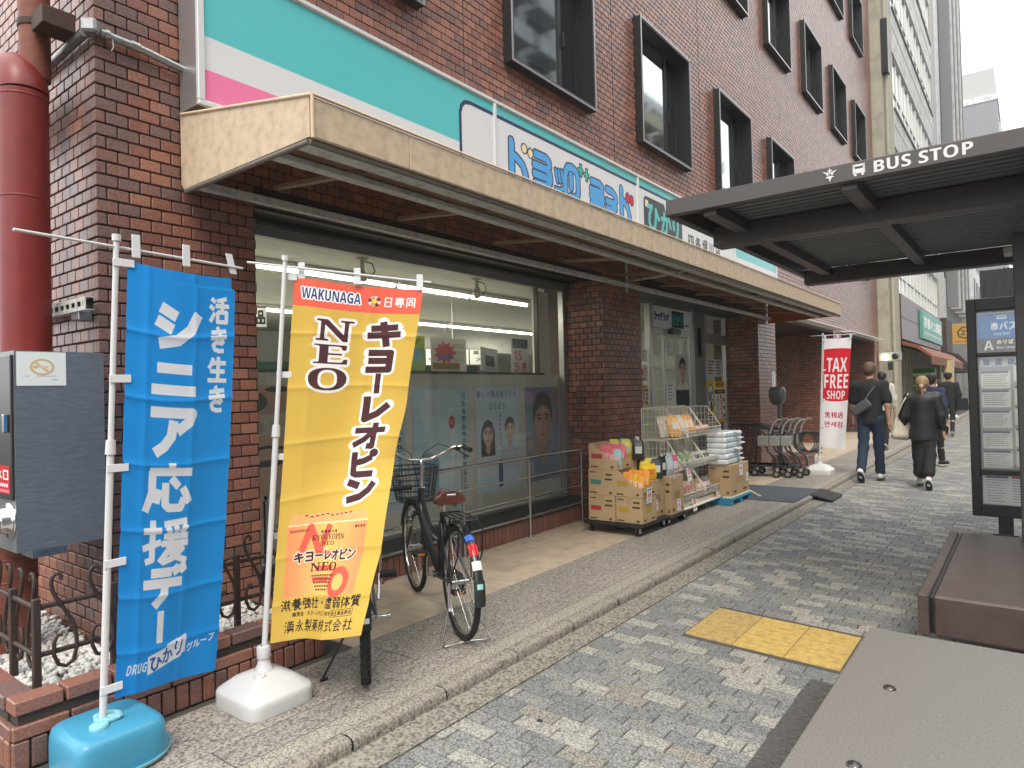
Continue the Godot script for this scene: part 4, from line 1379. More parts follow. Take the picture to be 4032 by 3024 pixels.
	obj("round_awning", c, M.dark_brown, o)
	for i in 5:
		c = MB.new()
		c.span(Vector3(-3.9, 0.0, -42.4 - i * 2.6), Vector3(-3.72, 2.0, -43.2 - i * 2.6))
		obj("shop_pier", c, M.concrete, o)
	r = ras(96, 80, Color(0.80, 0.62, 0.28))
	r.stroke([Vector2(60, 14), Vector2(40, 16), Vector2(26, 32), Vector2(30, 50), Vector2(48, 58), Vector2(66, 52)], 5, Color(0.25, 0.2, 0.16))
	r.text("21", 36, 26, 26, 20, Color(0.2, 0.16, 0.13), sans())
	for i in 9:
		r.rect(14 + i * 8, 68, 5, 4, Color(0.4, 0.3, 0.18))
	sg = thing("projecting_sign", "ochre projecting sign with a dark 21 on it", "sign", Vector3.ZERO)
	m = MB.new()
	m.span(Vector3(-3.9, 3.75, -48.6), Vector3(-2.35, 5.0, -48.85))
	obj("box", m, mt("ochre", L(0.55, 0.34, 0.08), 0.5), sg)
	sheet("face", Vector3(-3.88, 5.0, -48.594), Vector3(-2.36, 5.0, -48.594), Vector3(-3.88, 3.75, -48.594), printed("c21", r.tex(), 0.5), sg)

	# dark grey block far down the street
	o = thing("grey_tower", "distant grey apartment tower with pale floor bands against the sky", "building", Vector3.ZERO)
	c = MB.new()
	c.span(Vector3(-22, -0.2, -100), Vector3(-2.4, 35.4, -132))
	obj("wall", c, M.grey_far, o)
	for y in [21.0, 28.0, 35.4]:
		c = MB.new()
		c.span(Vector3(-22.1, y, -99.9), Vector3(-2.3, y + 0.8, -132.1))
		obj("floor_band", c, M.pale_panel, o)
	c = MB.new()
	c.span(Vector3(-20, 36.2, -100.2), Vector3(-2.6, 39.4, -131))
	obj("parapet", c, mt("hazy", L(0.42, 0.42, 0.41), 0.9), o)
	for j in 5:
		for i in 6:
			c = MB.new()
			c.span(Vector3(-2.39, 6.0 + j * 6.0, -103 - i * 4.6), Vector3(-2.2, 9.6 + j * 6.0, -105.6 - i * 4.6))
			obj("window", c, M.window_dark if (i + j) % 2 else M.pale_panel, o)
	c = MB.new()
	c.span(Vector3(-2.4, 22.0, -131), Vector3(0.4, 37.0, -150))
	obj("balcony_wing", c, mt("far_tan", L(0.34, 0.32, 0.29), 0.9), o)
	# lower buildings that close the street
	var specs := [[-12.0, -3.6, -60.0, -72.0, 7.4, "concrete"], [-12.0, -3.9, -72.5, -84.0, 12.0, "pale_panel"], [-12.0, -3.5, -85.0, -98.0, 9.0, "dark_brown"], [-8.0, -1.5, -151.0, -175.0, 16.0, "concrete"]]
	var lab := ["low concrete shop house with a draped roof line far down the street", "narrow pale shop house between two darker ones far down the street", "dark brown low building far down the street", "pale concrete block closing the far end of the street"]
	for i in 4:
		var s = specs[i]
		o = thing("shop_house", lab[i], "building", Vector3.ZERO)
		c = MB.new()
		c.span(Vector3(s[0], -0.2, s[2]), Vector3(s[1], s[4], s[3]))
		obj("wall", c, M[s[5]], o)
		for k in 3:
			c = MB.new()
			c.span(Vector3(s[1] + 0.01, s[4] - 3.2, s[2] - 1.0 - k * 3.6), Vector3(s[1] + 0.06, s[4] - 1.2, s[2] - 3.4 - k * 3.6))
			obj("window", c, M.charcoal, o)
		c = MB.new()
		c.span(Vector3(s[1], 2.6, s[2] - 0.4), Vector3(s[1] + 0.9, 2.85, s[3] + 0.4))
		obj("awning", c, M.brown_awning if i % 2 else M.grey_far, o)
	# dark netted building seen between shelter and timetable
	o = thing("netted_building", "building wrapped in black netting beyond the timetable board", "building", Vector3.ZERO)
	c = MB.new()
	c.span(Vector3(-2.6, -0.3, -62.0), Vector3(-1.2, 6.2, -64.0))
	obj("wall", c, M.concrete, o)
	c = MB.new()
	var P := []
	for i in 9:
		var row := []
		for j in 25:
			row.append(Vector3(-2.9 + j * 0.11, 9.8 - i * 0.42, -61.7 + 0.12 * sin(j * 1.3 + i * 0.7) + 0.05 * sin(j * 2.9)))
		P.append(row)
	c.grid(P)
	obj("net", c, mt("net", L(0.02, 0.021, 0.023), 0.9), o)

	# buildings across the street, two of them mirrored in the upper windows
	grain(mt("across_grey", L(0.33, 0.34, 0.34), 0.85), T.stain, 0.2)
	grain(mt("across_cream", L(0.50, 0.45, 0.30), 0.85), T.stain, 0.2)
	for q in [[0, -18.0, -44.0, 34.0, "grey concrete apartment block across the street", "across_grey"], [1, -46.0, -74.0, 29.0, "cream apartment block with yellow balconies across the street", "across_cream"], [2, 30.0, -16.0, 19.0, "grey unseen block across the street, added to dim the awning front", "across_grey"]]:  # third block is unseen, added to cut light under the awning
		o = thing("apartment_block", q[4], "building", Vector3.ZERO)
		c = MB.new()
		c.span(Vector3(19.5, -0.4, q[1]), Vector3(30, q[3], q[2]))
		obj("wall", c, M[q[5]] if q[0] != 1 else M.pale_panel, o)
		var nf := int(q[3] / 3.1)
		for f in nf:
			var y: float = 0.6 + f * 3.1
			var n := int((q[1] - q[2]) / 4.0)
			for i in n:
				var z: float = q[1] - 0.6 - i * 4.0
				c = MB.new()
				c.span(Vector3(19.3, y + 0.9, z), Vector3(19.49, y + 2.6, z - 2.6))
				obj("window", c, M.window_dark, o)
				if q[0] < 2:
					c = MB.new()
					c.span(Vector3(18.2, y - 0.15, z + 0.2), Vector3(18.35, y + 0.95, z - 2.9))
					c.span(Vector3(18.35, y - 0.15, z + 0.2), Vector3(19.49, y, z - 2.9))
					obj("balcony", c, M[q[5]], o)


# ---------------------------------------------------------------- fascia sign
func sign_board() -> void:
	var o := thing("shop_sign", "long fascia sign with teal, white and pink bands and blue lettering", "sign", Vector3.ZERO)
	var x0 := -3.985
	var x1 := -3.775
	var za := -1.98
	var zb := -13.2
	var b := MB.new()
	b.span(Vector3(x0, 3.215, za), Vector3(x1 - 0.012, 4.15, zb))
	obj("case", b, M.aluminium, o)
	b = MB.new()
	b.cbox(Vector3(x1 - 0.004, 4.135, (za + zb) * 0.5), Vector3(0.03, 0.03, za - zb), 0.004)
	b.cbox(Vector3(x1 - 0.004, 3.23, (za + zb) * 0.5), Vector3(0.03, 0.03, za - zb), 0.004)
	b.cbox(Vector3(x1 - 0.004, 3.6825, za - 0.0205), Vector3(0.0305, 0.874, 0.041), 0.004)
	b.cbox(Vector3(x1 - 0.004, 3.6825, zb + 0.0205), Vector3(0.0305, 0.874, 0.041), 0.004)
	for z in [-4.73, -7.52, -10.93]:
		b.cbox(Vector3(x1 - 0.004, 3.6825, z), Vector3(0.0305, 0.874, 0.035), 0.004)
	obj("frame", b, mt("sign_frame", L(0.70, 0.71, 0.72), 0.35, 0.2), o)
	# printed face: 182 px a metre
	var k := 182.0
	var W := 2036
	var H := 166
	var zr := -2.0
	var yt := 4.125
	var white := Color(0.86, 0.87, 0.885)
	var teal := Color(0.36, 0.76, 0.775)
	var navy := Color(0.20, 0.23, 0.36)
	var r := ras(W, H, white, 3)
	var X := func(z: float) -> float: return (zr - z) * k
	var Y := func(y: float) -> float: return (yt - y) * k
	r.rect(0, Y.call(4.115), X.call(-13.2), Y.call(3.635) - Y.call(4.115), teal)
	r.rect(0, Y.call(3.44), X.call(-4.3), Y.call(3.255) - Y.call(3.44), Color(0.93, 0.50, 0.68))
	# white panel with its navy outline
	var pl := PackedVector2Array()
	var outl := []
	for q in [[-4.27, 3.2], [-4.27, 3.9], [-4.29, 3.96], [-4.33, 4.0], [-4.40, 4.015], [-10.90, 4.015], [-10.90, 3.2]]:
		pl.append(Vector2(X.call(q[0]), Y.call(q[1])))
		if q[0] > -10.8 or q[1] > 3.5:
			outl.append(pl[-1])
	r.poly(pl, white)
	r.stroke(outl, 6.5, navy)
	# logo characters: navy outline, then blue
	var blue := Color(0.33, 0.65, 0.90)
	var boxes := [["ト", -4.95, -5.22, 3.85, 3.50], ["ラ", -5.33, -5.63, 3.85, 3.53], ["ッ", -5.70, -5.86, 3.78, 3.56], ["グ", -5.86, -6.20, 3.87, 3.54], ["ラ", -6.40, -6.68, 3.83, 3.56], ["ン", -6.76, -6.98, 3.82, 3.56], ["ト", -7.08, -7.32, 3.88, 3.52]]
	var logo := {
		"ト": [[10, 0, 10, 100], [10, 36, 40, 40, 74, 54, 90, 76, 90, 100]],
		"ラ": [[12, 6, 70, 6, 88, 14, 90, 26], [4, 40, 70, 40, 92, 50, 96, 70, 84, 90, 60, 96, 8, 96], [4, 68, 70, 68]],
		"ッ": [[6, 10, 26, 60], [40, 8, 60, 56], [76, 4, 96, 50], [4, 96, 60, 96, 100, 80]],
		"グ": [[10, 96, 10, 30, 24, 8, 50, 4, 74, 12, 82, 30, 82, 80, 70, 98, 40, 98], [42, 30, 42, 68]],
		"ン": [[0, 8, 60, 12, 90, 26], [0, 60, 40, 62, 78, 60, 96, 44], [0, 94, 50, 94, 90, 80]],
	}
	for pass_ in 2:
		for q in boxes:
			var gx: float = X.call(q[1])
			var gw: float = X.call(q[2]) - gx
			var gy: float = Y.call(q[3])
			var gh: float = Y.call(q[4]) - gy
			for st in logo[q[0]]:
				var p := []
				for i in range(0, st.size(), 2):
					p.append(Vector2(gx + st[i] / 100.0 * gw, gy + st[i + 1] / 100.0 * gh))
				var lw := 13.5 if q[0] != "ッ" else 7.0
				r.stroke(p, lw + 6.0 if pass_ == 0 else lw, navy if pass_ == 0 else blue)
	# voicing marks: cream balls, green crosses, red hearts
	for q in [[-5.18, 3.83, Color(0.95, 0.86, 0.66)], [-5.28, 3.81, Color(0.95, 0.86, 0.66)]]:
		r.disc(X.call(q[0]), Y.call(q[1]), 10, 10, navy)
		r.disc(X.call(q[0]), Y.call(q[1]), 7, 7.5, q[2])
	for q in [[-6.20, 3.87], [-6.32, 3.85]]:
		var cx: float = X.call(q[0])
		var cy: float = Y.call(q[1])
		r.rect(cx - 11, cy - 5.5, 22, 11, navy); r.rect(cx - 5.5, cy - 14, 11, 28, navy)
		r.rect(cx - 9, cy - 3, 18, 6, Color(0.25, 0.72, 0.58)); r.rect(cx - 3, cy - 11, 6, 22, Color(0.25, 0.72, 0.58))
	for q in [[-7.26, 3.80], [-7.36, 3.79]]:
		r.disc(X.call(q[0]), Y.call(q[1]), 11, 13, navy)
		r.disc(X.call(q[0]), Y.call(q[1]), 8, 10, Color(0.80, 0.12, 0.24))
	# dark block with teal characters
	var kx: float = X.call(-7.68)
	var ky: float = Y.call(3.93)
	r.poly(PackedVector2Array([Vector2(kx, ky + 8), Vector2(kx + 8, ky), Vector2(kx + 110, ky), Vector2(kx + 116, ky + 14), Vector2(kx + 212, ky + 14), Vector2(kx + 212, ky + 80), Vector2(kx, ky + 80)]), Color(0.19, 0.20, 0.23))
	r.rect(kx + 8, ky + 8, 16, 16, Color(0.95, 0.88, 0.66))
	var tl := Color(0.34, 0.76, 0.75)
	r.glyph("ひ", kx + 14, ky + 6, 72, 72, 11, tl)
	r.glyph("か", kx + 86, ky + 14, 62, 62, 10, tl)
	r.glyph("り", kx + 150, ky + 14, 50, 64, 11, tl)
	r.line("四条堀川店", X.call(-9.04), Y.call(3.69), 38, 38, 47, 5.5, Color(0.22, 0.23, 0.26))
	sheet("face", Vector3(x1 - 0.008, yt, zr), Vector3(x1 - 0.008, yt, zr - W / k), Vector3(x1 - 0.008, yt - H / k, zr), printed("sign_face", r.tex(), 0.28), o)


# ---------------------------------------------------------------- awning
func awning() -> void:
	var o := thing("awning", "tan fabric box awning along the shop front under the sign", "awning", Vector3.ZERO)
	var za := -1.98
	var zb := -13.3
	var xf := -2.7
	# panels of the front fascia, with seams
	var zl := [za, -2.62, -3.9, -5.3, -6.7, -8.1, -9.5, -10.9, -12.2, zb]
	for i in zl.size() - 1:
		var b := MB.new()
		b.cbox(Vector3(xf - 0.012, 2.85, (zl[i] + zl[i + 1]) * 0.5), Vector3(0.024, 0.20, zl[i] - zl[i + 1] - 0.002), 0.006)
		obj("fascia_panel", b, M.awning_tan, o)
	var top := MB.new()
	top.quad(Vector3(xf - 0.025, 2.953, za), Vector3(xf - 0.025, 2.953, zb), Vector3(-3.99, 3.19, zb), Vector3(-3.99, 3.19, za))
	top.quad(Vector3(-3.99, 3.184, za), Vector3(-3.99, 3.184, zb), Vector3(xf - 0.025, 2.947, zb), Vector3(xf - 0.025, 2.947, za))
	obj("top_cloth", top, M.awning_back, o)
	for z in [za, zb + 0.014]:
		var e := MB.new()
		# end panel in the x-y plane
		var pl := PackedVector2Array([Vector2(xf - 0.026, 2.76), Vector2(xf - 0.026, 2.955), Vector2(-3.985, 3.20), Vector2(-3.985, 2.79), Vector2(-3.955, 2.755)])
		e.prism(pl, 0.014, Transform3D(Basis(), Vector3(0, 0, z - 0.014)))
		obj("end_panel", e, M.awning_tan, o)
	var bead := MB.new()
	bead.tube([Vector3(-3.97, 3.205, za + 0.003), Vector3(xf + 0.004, 2.957, za + 0.003)], 0.009, 6)
	bead.tube([Vector3(xf + 0.004, 2.957, za), Vector3(xf + 0.004, 2.957, zb)], 0.008, 6)
	bead.tube([Vector3(xf + 0.004, 2.957, za + 0.003), Vector3(xf + 0.004, 2.745, za + 0.003)], 0.009, 6)
	obj("piping", bead, mt("awning_piping", L(0.66, 0.50, 0.34), 0.8), o)
	var pipe := MB.new()
	pipe.tube([Vector3(xf - 0.03, 2.735, za), Vector3(xf - 0.03, 2.735, zb)], 0.016, 8)
	pipe.tube([Vector3(xf - 0.03, 2.735, za + 0.002), Vector3(-3.93, 2.735, za + 0.002)], 0.014, 8)
	obj("lower_tube", pipe, mt("awning_tube", L(0.16, 0.14, 0.12), 0.6), o)
	# white channels underneath
	for q in [[-2.815, 2.752, 0.15, 0.014], [-3.06, 2.752, 0.07, 0.035], [-3.93, 2.79, 0.05, 0.05]]:
		var c := MB.new()
		c.cbox(Vector3(q[0], q[1], (za + zb) * 0.5), Vector3(q[2], q[3], za - zb - 0.04), 0.004)
		obj("channel", c, M.rail_white, o)
	var n := 0
	for z in [-2.6, -3.7, -4.9, -6.1, -7.3, -8.5, -9.7, -10.9, -12.1, -13.1]:
		var c := MB.new()
		c.cbox(Vector3(-3.36, 2.845, z), Vector3(1.2, 0.03, 0.045), 0.004, Basis(Vector3(0, 0, 1), -0.10))
		obj("cross_bar", c, M.awning_back, o)
		n += 1
	# bracket on the pillar with its slanting arm
	var br := MB.new()
	br.cbox(Vector3(WALL + 0.014, 2.92, -7.56), Vector3(0.025, 0.40, 0.05), 0.004)
	obj("wall_bracket", br, M.rail_white, o)
	br = MB.new()
	br.tube([Vector3(WALL + 0.03, 2.86, -7.56), Vector3(-3.4, 2.80, -7.2), Vector3(-2.80, 2.76, -6.80)], 0.016, 8)
	obj("arm", br, M.rail_white, o)
	br = MB.new()
	br.tube([Vector3(-3.05, 2.79, -6.95), Vector3(-3.02, 2.74, -6.70)], 0.012, 6)
	obj("stay", br, M.rail_white, o)


# ---------------------------------------------------------------- shop front
# the softness of a printed photograph
func soft(r: Ras, k: int) -> void:
	var sz := r.im.get_size()
	r.im.resize(sz.x / k, sz.y / k, Image.INTERPOLATE_TRILINEAR)
	r.im.resize(sz.x, sz.y, Image.INTERPOLATE_CUBIC)


func face_poster(r: Ras, cx: float, cy: float, s: float, hair_long: bool, skin: Color, hair: Color, shirt: Color) -> void:
	# a plain painted bust
	r.poly(PackedVector2Array([Vector2(cx - s * 1.5, cy + s * 3.6), Vector2(cx - s * 1.25, cy + s * 1.75), Vector2(cx - s * 0.4, cy + s * 1.35), Vector2(cx + s * 0.4, cy + s * 1.35), Vector2(cx + s * 1.25, cy + s * 1.75), Vector2(cx + s * 1.5, cy + s * 3.6)]), shirt)
	if hair_long:
		r.poly(PackedVector2Array([Vector2(cx - s * 0.95, cy + s * 1.9), Vector2(cx - s * 0.9, cy - s * 0.2), Vector2(cx - s * 0.5, cy - s), Vector2(cx, cy - s * 1.25), Vector2(cx + s * 0.5, cy - s), Vector2(cx + s * 0.9, cy - s * 0.2), Vector2(cx + s * 0.95, cy + s * 1.9)]), hair)
	r.poly(PackedVector2Array([Vector2(cx - s * 0.3, cy + s * 0.6), Vector2(cx + s * 0.3, cy + s * 0.6), Vector2(cx + s * 0.34, cy + s * 1.45), Vector2(cx, cy + s * 1.8), Vector2(cx - s * 0.34, cy + s * 1.45)]), skin.darkened(0.12))
	r.disc(cx, cy + s * 0.05, s * 0.68, s * 0.95, skin)
	r.poly(PackedVector2Array([Vector2(cx - s * 0.76, cy + s * 0.15), Vector2(cx - s * 0.8, cy - s * 0.5), Vector2(cx - s * 0.4, cy - s * 1.1), Vector2(cx + s * 0.15, cy - s * 1.2), Vector2(cx + s * 0.62, cy - s * 0.9), Vector2(cx + s * 0.78, cy - s * 0.3), Vector2(cx + s * 0.74, cy + s * 0.15), Vector2(cx + s * 0.56, cy - s * 0.42), Vector2(cx + s * 0.05, cy - s * 0.66), Vector2(cx - s * 0.5, cy - s * 0.42)]), hair)
	# printed modelling of the photographed face
	r.poly(PackedVector2Array([Vector2(cx + s * 0.34, cy - s * 0.5), Vector2(cx + s * 0.62, cy - s * 0.1), Vector2(cx + s * 0.56, cy + s * 0.5), Vector2(cx + s * 0.3, cy + s * 0.86), Vector2(cx + s * 0.36, cy + s * 0.3)]), skin.darkened(0.16))
	r.disc(cx - s * 0.3, cy + s * 0.24, s * 0.18, s * 0.2, skin.lightened(0.14))
	r.disc(cx - s * 0.05, cy - s * 0.45, s * 0.3, s * 0.14, skin.lightened(0.12))
	r.disc(cx - s * 0.02, cy + s * 0.16, s * 0.06, s * 0.2, skin.lightened(0.16))
	r.disc(cx, cy + s * 0.76, s * 0.2, s * 0.06, skin.darkened(0.12))
	for i in 9:
		var hx := cx + s * (-0.62 + i * 0.15)
		r.stroke([Vector2(hx, cy - s * 0.95 + absf(i - 4.0) * s * 0.07), Vector2(hx + s * 0.05, cy - s * 0.6 + absf(i - 4.0) * s * 0.1)], s * 0.03, hair.lightened(0.12))
	for sd in [-1.0, 1.0]:
		r.disc(cx + sd * s * 0.29, cy - s * 0.04, s * 0.16, s * 0.075, Color(0.86, 0.82, 0.80), 12)
		r.stroke([Vector2(cx + sd * s * 0.13, cy - s * 0.06), Vector2(cx + sd * s * 0.29, cy - s * 0.13), Vector2(cx + sd * s * 0.45, cy - s * 0.07)], s * 0.045, hair)
		r.stroke([Vector2(cx + sd * s * 0.44, cy - s * 0.22), Vector2(cx + sd * s * 0.16, cy - s * 0.25)], s * 0.07, hair)
		r.disc(cx + sd * s * 0.29, cy - s * 0.04, s * 0.075, s * 0.072, Color(0.12, 0.1, 0.1), 12)
	r.stroke([Vector2(cx + s * 0.02, cy), Vector2(cx + s * 0.07, cy + s * 0.32), Vector2(cx - s * 0.06, cy + s * 0.34)], s * 0.045, skin.darkened(0.28))
	r.stroke([Vector2(cx - s * 0.2, cy + s * 0.58), Vector2(cx, cy + s * 0.55), Vector2(cx + s * 0.2, cy + s * 0.57)], s * 0.1, Color(0.66, 0.32, 0.30))


func poster(label: String, X: float, za: float, zb: float, yt: float, yb: float, m: Material, nm := "poster") -> void:
	var t := thing(nm, label, "poster", Vector3(X, yb, (za + zb) * 0.5))
	var h := (za - zb) * 0.5
	sheet("print", Vector3(0, yt - yb, h), Vector3(0, yt - yb, -h), Vector3(0, 0, h), m, t)


func shop_front() -> void:
	mt("door_frame", L(0.42, 0.43, 0.42), 0.35, 0.7)
	mt("sill_dark", L(0.055, 0.055, 0.052), 0.6)
	grain(M.sill_dark, T.stain, 2.0)
	mt("board_cream", L(0.56, 0.57, 0.50), 0.7)
	mt("tube_light", Color(1, 1, 0.97), 0.5)
	M.tube_light.emission_enabled = true
	M.tube_light.emission = Color(1.0, 0.98, 0.90)
	M.tube_light.emission_energy_multiplier = 3.2

	# the sales room behind the glass
	var room := thing("sales_room", "lit sales room of the drugstore seen through the window", "room", Vector3.ZERO)
	var b := MB.new()
	b.span(Vector3(-11.75, 0.0, -1.9), Vector3(-4.9, 0.03, -13.6))
	obj("floor", b, mt("room_floor", L(0.42, 0.42, 0.40), 0.3), room)
	b = MB.new()
	b.span(Vector3(-11.75, 2.80, -1.9), Vector3(-4.66, 2.83, -13.6))
	obj("ceiling", b, M.ceiling, room)
	b = MB.new()
	b.span(Vector3(-11.75, 0.03, -2.0), Vector3(-4.66, 2.8, -2.1))
	b.span(Vector3(-11.75, 0.03, -13.5), Vector3(-4.9, 2.8, -13.6))
	b.span(Vector3(-11.75, 0.03, -2.1), Vector3(-11.6, 2.8, -13.5))
	obj("wall", b, M.room_wall, room)
	b = MB.new()
	b.span(Vector3(-11.59, 1.5, -2.2), Vector3(-11.5, 2.2, -13.4))
	obj("green_band", b, mt("green_band", L(0.03, 0.20, 0.12), 0.7), room)
	b = MB.new()
	b.span(Vector3(-9.4, 2.35, -6.4), Vector3(-9.0, 2.8, -12.6))
	obj("bulkhead", b, mt("bulkhead", L(0.32, 0.33, 0.30), 0.9), room)
	# fluorescent rows with the light they give
	var rows := [[-5.62, -2.7, -8.2], [-8.35, -2.7, -12.8]]
	for q in rows:
		var n := int((q[1] - q[2]) / 1.25)
		for i in n:
			var z: float = q[1] - 0.62 - i * 1.25
			var l := thing("ceiling_light", "glowing fluorescent batten in the %s ceiling row, %s from the brick pier" % ["front" if q[0] > -6 else "rear", ORD[i]], "light", Vector3(q[0], 2.72, z), 0.0, "fluorescent battens on the shop ceiling")
			var m := MB.new()
			m.cbox(Vector3(0, 0.05, 0), Vector3(0.12, 0.05, 1.22), 0.006)
			obj("housing", m, M.white_paint, l)
			m = MB.new()
			m.tube([Vector3(0, 0.004, 0.59), Vector3(0, 0.004, -0.59)], 0.019, 8)
			obj("tube", m, M.tube_light, l)
			if i % 2 == 0:
				var al := AreaLight3D.new()
				al.name = "glow"
				al.area_size = Vector2(0.12, 1.2)
				al.light_energy = 1.1
				al.light_color = Color(1.0, 0.98, 0.9)
				al.shadow_enabled = true
				al.rotation_degrees = Vector3(-90, 0, 0)
				al.position = Vector3(0, -0.03, 0)
				l.add_child(al)
	# shelves with goods
	var goods_cols := [L(0.5, 0.45, 0.4), L(0.35, 0.5, 0.55), L(0.55, 0.3, 0.25), L(0.6, 0.58, 0.3), L(0.3, 0.45, 0.3), L(0.6, 0.6, 0.6)]
	for i in 6:
		mt("goods_%d" % i, goods_cols[i], 0.6)
	for k in 4:
		var sx: float = [-6.3, -7.5, -9.3, -10.6][k]
		var sh := thing("shop_shelf", "white gondola shelf row %s of the sales room" % ["nearest the window", "second from the window", "third from the window", "at the rear"][k], "shelf", Vector3(sx, 0.03, -7.4), 0.0, "shelves in the sales room")
		var m := MB.new()
		m.span(Vector3(-0.02, 0, 4.2), Vector3(0.02, 1.62, -4.2))
		for j in 4:
			m.span(Vector3(-0.32, 0.12 + j * 0.42, 4.2), Vector3(0.32, 0.15 + j * 0.42, -4.2))
		obj("rack", m, M.white_paint, sh)
		for g in 6:
			m = MB.new()
			for j in 4:
				for i in 7:
					var z := 4.1 - (i * 6 + g) * 0.195
					m.span(Vector3(0.06, 0.15 + j * 0.42, z), Vector3(0.29, 0.15 + j * 0.42 + 0.2 + 0.012 * ((g * 7 + i * 3 + j) % 9), z - 0.17))
			obj("packages", m, M["goods_%d" % g], sh)
	# hanging aisle signs
	var r := ras(160, 64, Color(0.93, 0.94, 0.92))
	r.rect(0, 0, 160, 4, Color(0.3, 0.3, 0.3)); r.rect(0, 60, 160, 4, Color(0.3, 0.3, 0.3))
	r.line("生化粧品", 6, 12, 34, 40, 38, 6, Color(0.1, 0.1, 0.1))
	var am := printed("aisle_a", r.tex())
	var r2 := ras(160, 64, Color(0.93, 0.94, 0.92))
	r2.rect(0, 0, 160, 3, Color(0.3, 0.3, 0.3)); r2.rect(0, 61, 160, 3, Color(0.3, 0.3, 0.3))
	r2.rect(56, 0, 3, 64, Color(0.3, 0.3, 0.3)); r2.rect(100, 0, 3, 64, Color(0.3, 0.3, 0.3))
	r2.line("サポーター", 4, 34, 9, 14, 10, 2.5, Color(0.1, 0.1, 0.1))
	r2.line("ラオター", 4, 34, 11, 16, 12, 2.5, Color(0.1, 0.1, 0.1))
	r2.text("1", 74, 12, 10, 38, Color(0.1, 0.1, 0.1), sans())
	r2.line("コンタクト", 108, 34, 9, 14, 10, 2.5, Color(0.1, 0.1, 0.1))
	r2.rect(10, 8, 12, 14, Color(0.4, 0.4, 0.42)); r2.rect(36, 8, 10, 14, Color(0.5, 0.5, 0.5)); r2.rect(112, 8, 12, 14, Color(0.4, 0.45, 0.4)); r2.rect(136, 8, 12, 14, Color(0.4, 0.4, 0.4))
	var bm := printed("aisle_b", r2.tex())
	for q in [[-5.6, -3.35, 2.24, 0.34, 0.2, am, "white aisle sign with black characters by the brick pier"], [-5.9, -6.55, 1.98, 0.92, 0.22, bm, "white aisle sign with a large 1 in the middle"]]:
		var t := thing("aisle_sign", q[6], "sign", Vector3(q[0], q[2], q[1]), deg_to_rad(60.0))
		sheet("board", Vector3(-q[3] * 0.5, q[4] * 0.5, 0), Vector3(q[3] * 0.5, q[4] * 0.5, 0), Vector3(-q[3] * 0.5, -q[4] * 0.5, 0), q[5], t, 0.01)
		var m := MB.new()
		m.bar(Vector3(-0.1, q[4] * 0.5, -0.005), Vector3(-0.1, 2.80 - q[2], -0.005), 0.003, 5)
		obj("hanger", m, M.white_paint, t)
	# ceiling cameras
	for q in [[-4.95, -4.15, "cctv camera hanging over the yellow banner"], [-4.95, -5.80, "cctv camera hanging near the right end of the front light row"]]:
		var t := thing("ceiling_camera", q[2], "camera", Vector3(q[0], 2.80, q[1]))
		var m := MB.new()
		m.lathe([Vector2(0.06, 0), Vector2(0.06, -0.012), Vector2(0.02, -0.02), Vector2(0.02, -0.15)], Vector3.ZERO, 12)
		obj("mount", m, mt("camera_beige", L(0.34, 0.31, 0.24), 0.5), t)
		m = MB.new()
		m.cbox(Vector3(0.02, -0.17, 0.02), Vector3(0.07, 0.06, 0.16), 0.01, Basis(Vector3.UP, 0.7) * Basis(Vector3.RIGHT, -0.3))
		obj("body", m, M.camera_beige, t)
		m = MB.new()
		m.tube([Vector3(0.01, -0.03, -0.02), Vector3(0.03, -0.05, -0.10), Vector3(0.03, -0.12, -0.13), Vector3(0.02, -0.18, -0.06)], 0.006, 6)
		obj("cable", m, M.black_rubber, t)

	# display window
	var w := thing("display_window", "wide display window with dark header and stained sill", "window", Vector3.ZERO)
	b = MB.new()
	b.span(Vector3(-4.66, 2.80, -2.47), Vector3(-4.45, 2.99, -6.98))
	obj("header", b, mt("header", L(0.030, 0.032, 0.034), 0.5), w)
	b = MB.new()
	b.span(Vector3(-4.44, 2.865, -2.47), Vector3(-4.03, 2.99, -6.98))
	b.cbox(Vector3(-4.28, 2.85, -4.725), Vector3(0.08, 0.05, 4.5), 0.006)
	obj("shutter_box", b, M.charcoal, w)
	b = MB.new()
	b.span(Vector3(-4.60, 2.72, -2.5), Vector3(-4.53, 2.80, -6.98))
	b.span(Vector3(-4.60, 0.20, -6.92), Vector3(-4.53, 2.72, -6.98))
	b.span(Vector3(-4.60, 0.20, -2.47), Vector3(-4.53, 2.72, -2.53))
	b.span(Vector3(-4.595, 0.20, -2.53), Vector3(-4.535, 0.25, -6.92))
	obj("frame", b, M.door_frame, w)
	b = MB.new()
	b.span(Vector3(-4.60, 1.725, -6.40), Vector3(-4.545, 2.72, -6.42))
	obj("mullion", b, M.black_paint, w)
	for q in [[-2.53, -6.92]]:
		b = MB.new()
		b.span(Vector3(-4.536, 0.25, q[0]), Vector3(-4.531, 2.72, q[1]))
		obj("glass_pane", b, M.glass, w)
	b = MB.new()
	# sloping stained sill and brick plinth
	b.prism(PackedVector2Array([Vector2(-4.53, 0.0), Vector2(-4.20, 0.0), Vector2(-4.20, 0.175), Vector2(-4.225, 0.195), Vector2(-4.53, 0.225)]), 4.50, Transform3D(Basis(), Vector3(0, 0, -6.98)))
	obj("sill", b, M.sill_dark, w)
	var pi := MB.new()
	pi.cbox(Vector3(0, 0, 0), Vector3(0.024, 0.165, 0.058), 0.003)
	var pim := pi.mesh()
	for i in 69:
		var o2 := obj("plinth_brick", pim, M["brick_%d" % [1, 4, 2, 4, 3][rng.randi_range(0, 4)]], w)
		o2.position = Vector3(-4.192, 0.084, -2.50 - i * 0.065)
	# board behind the lower glass with the posters on it
	b = MB.new()
	b.span(Vector3(-4.66, 0.25, -2.53), Vector3(-4.62, 1.70, -6.92))
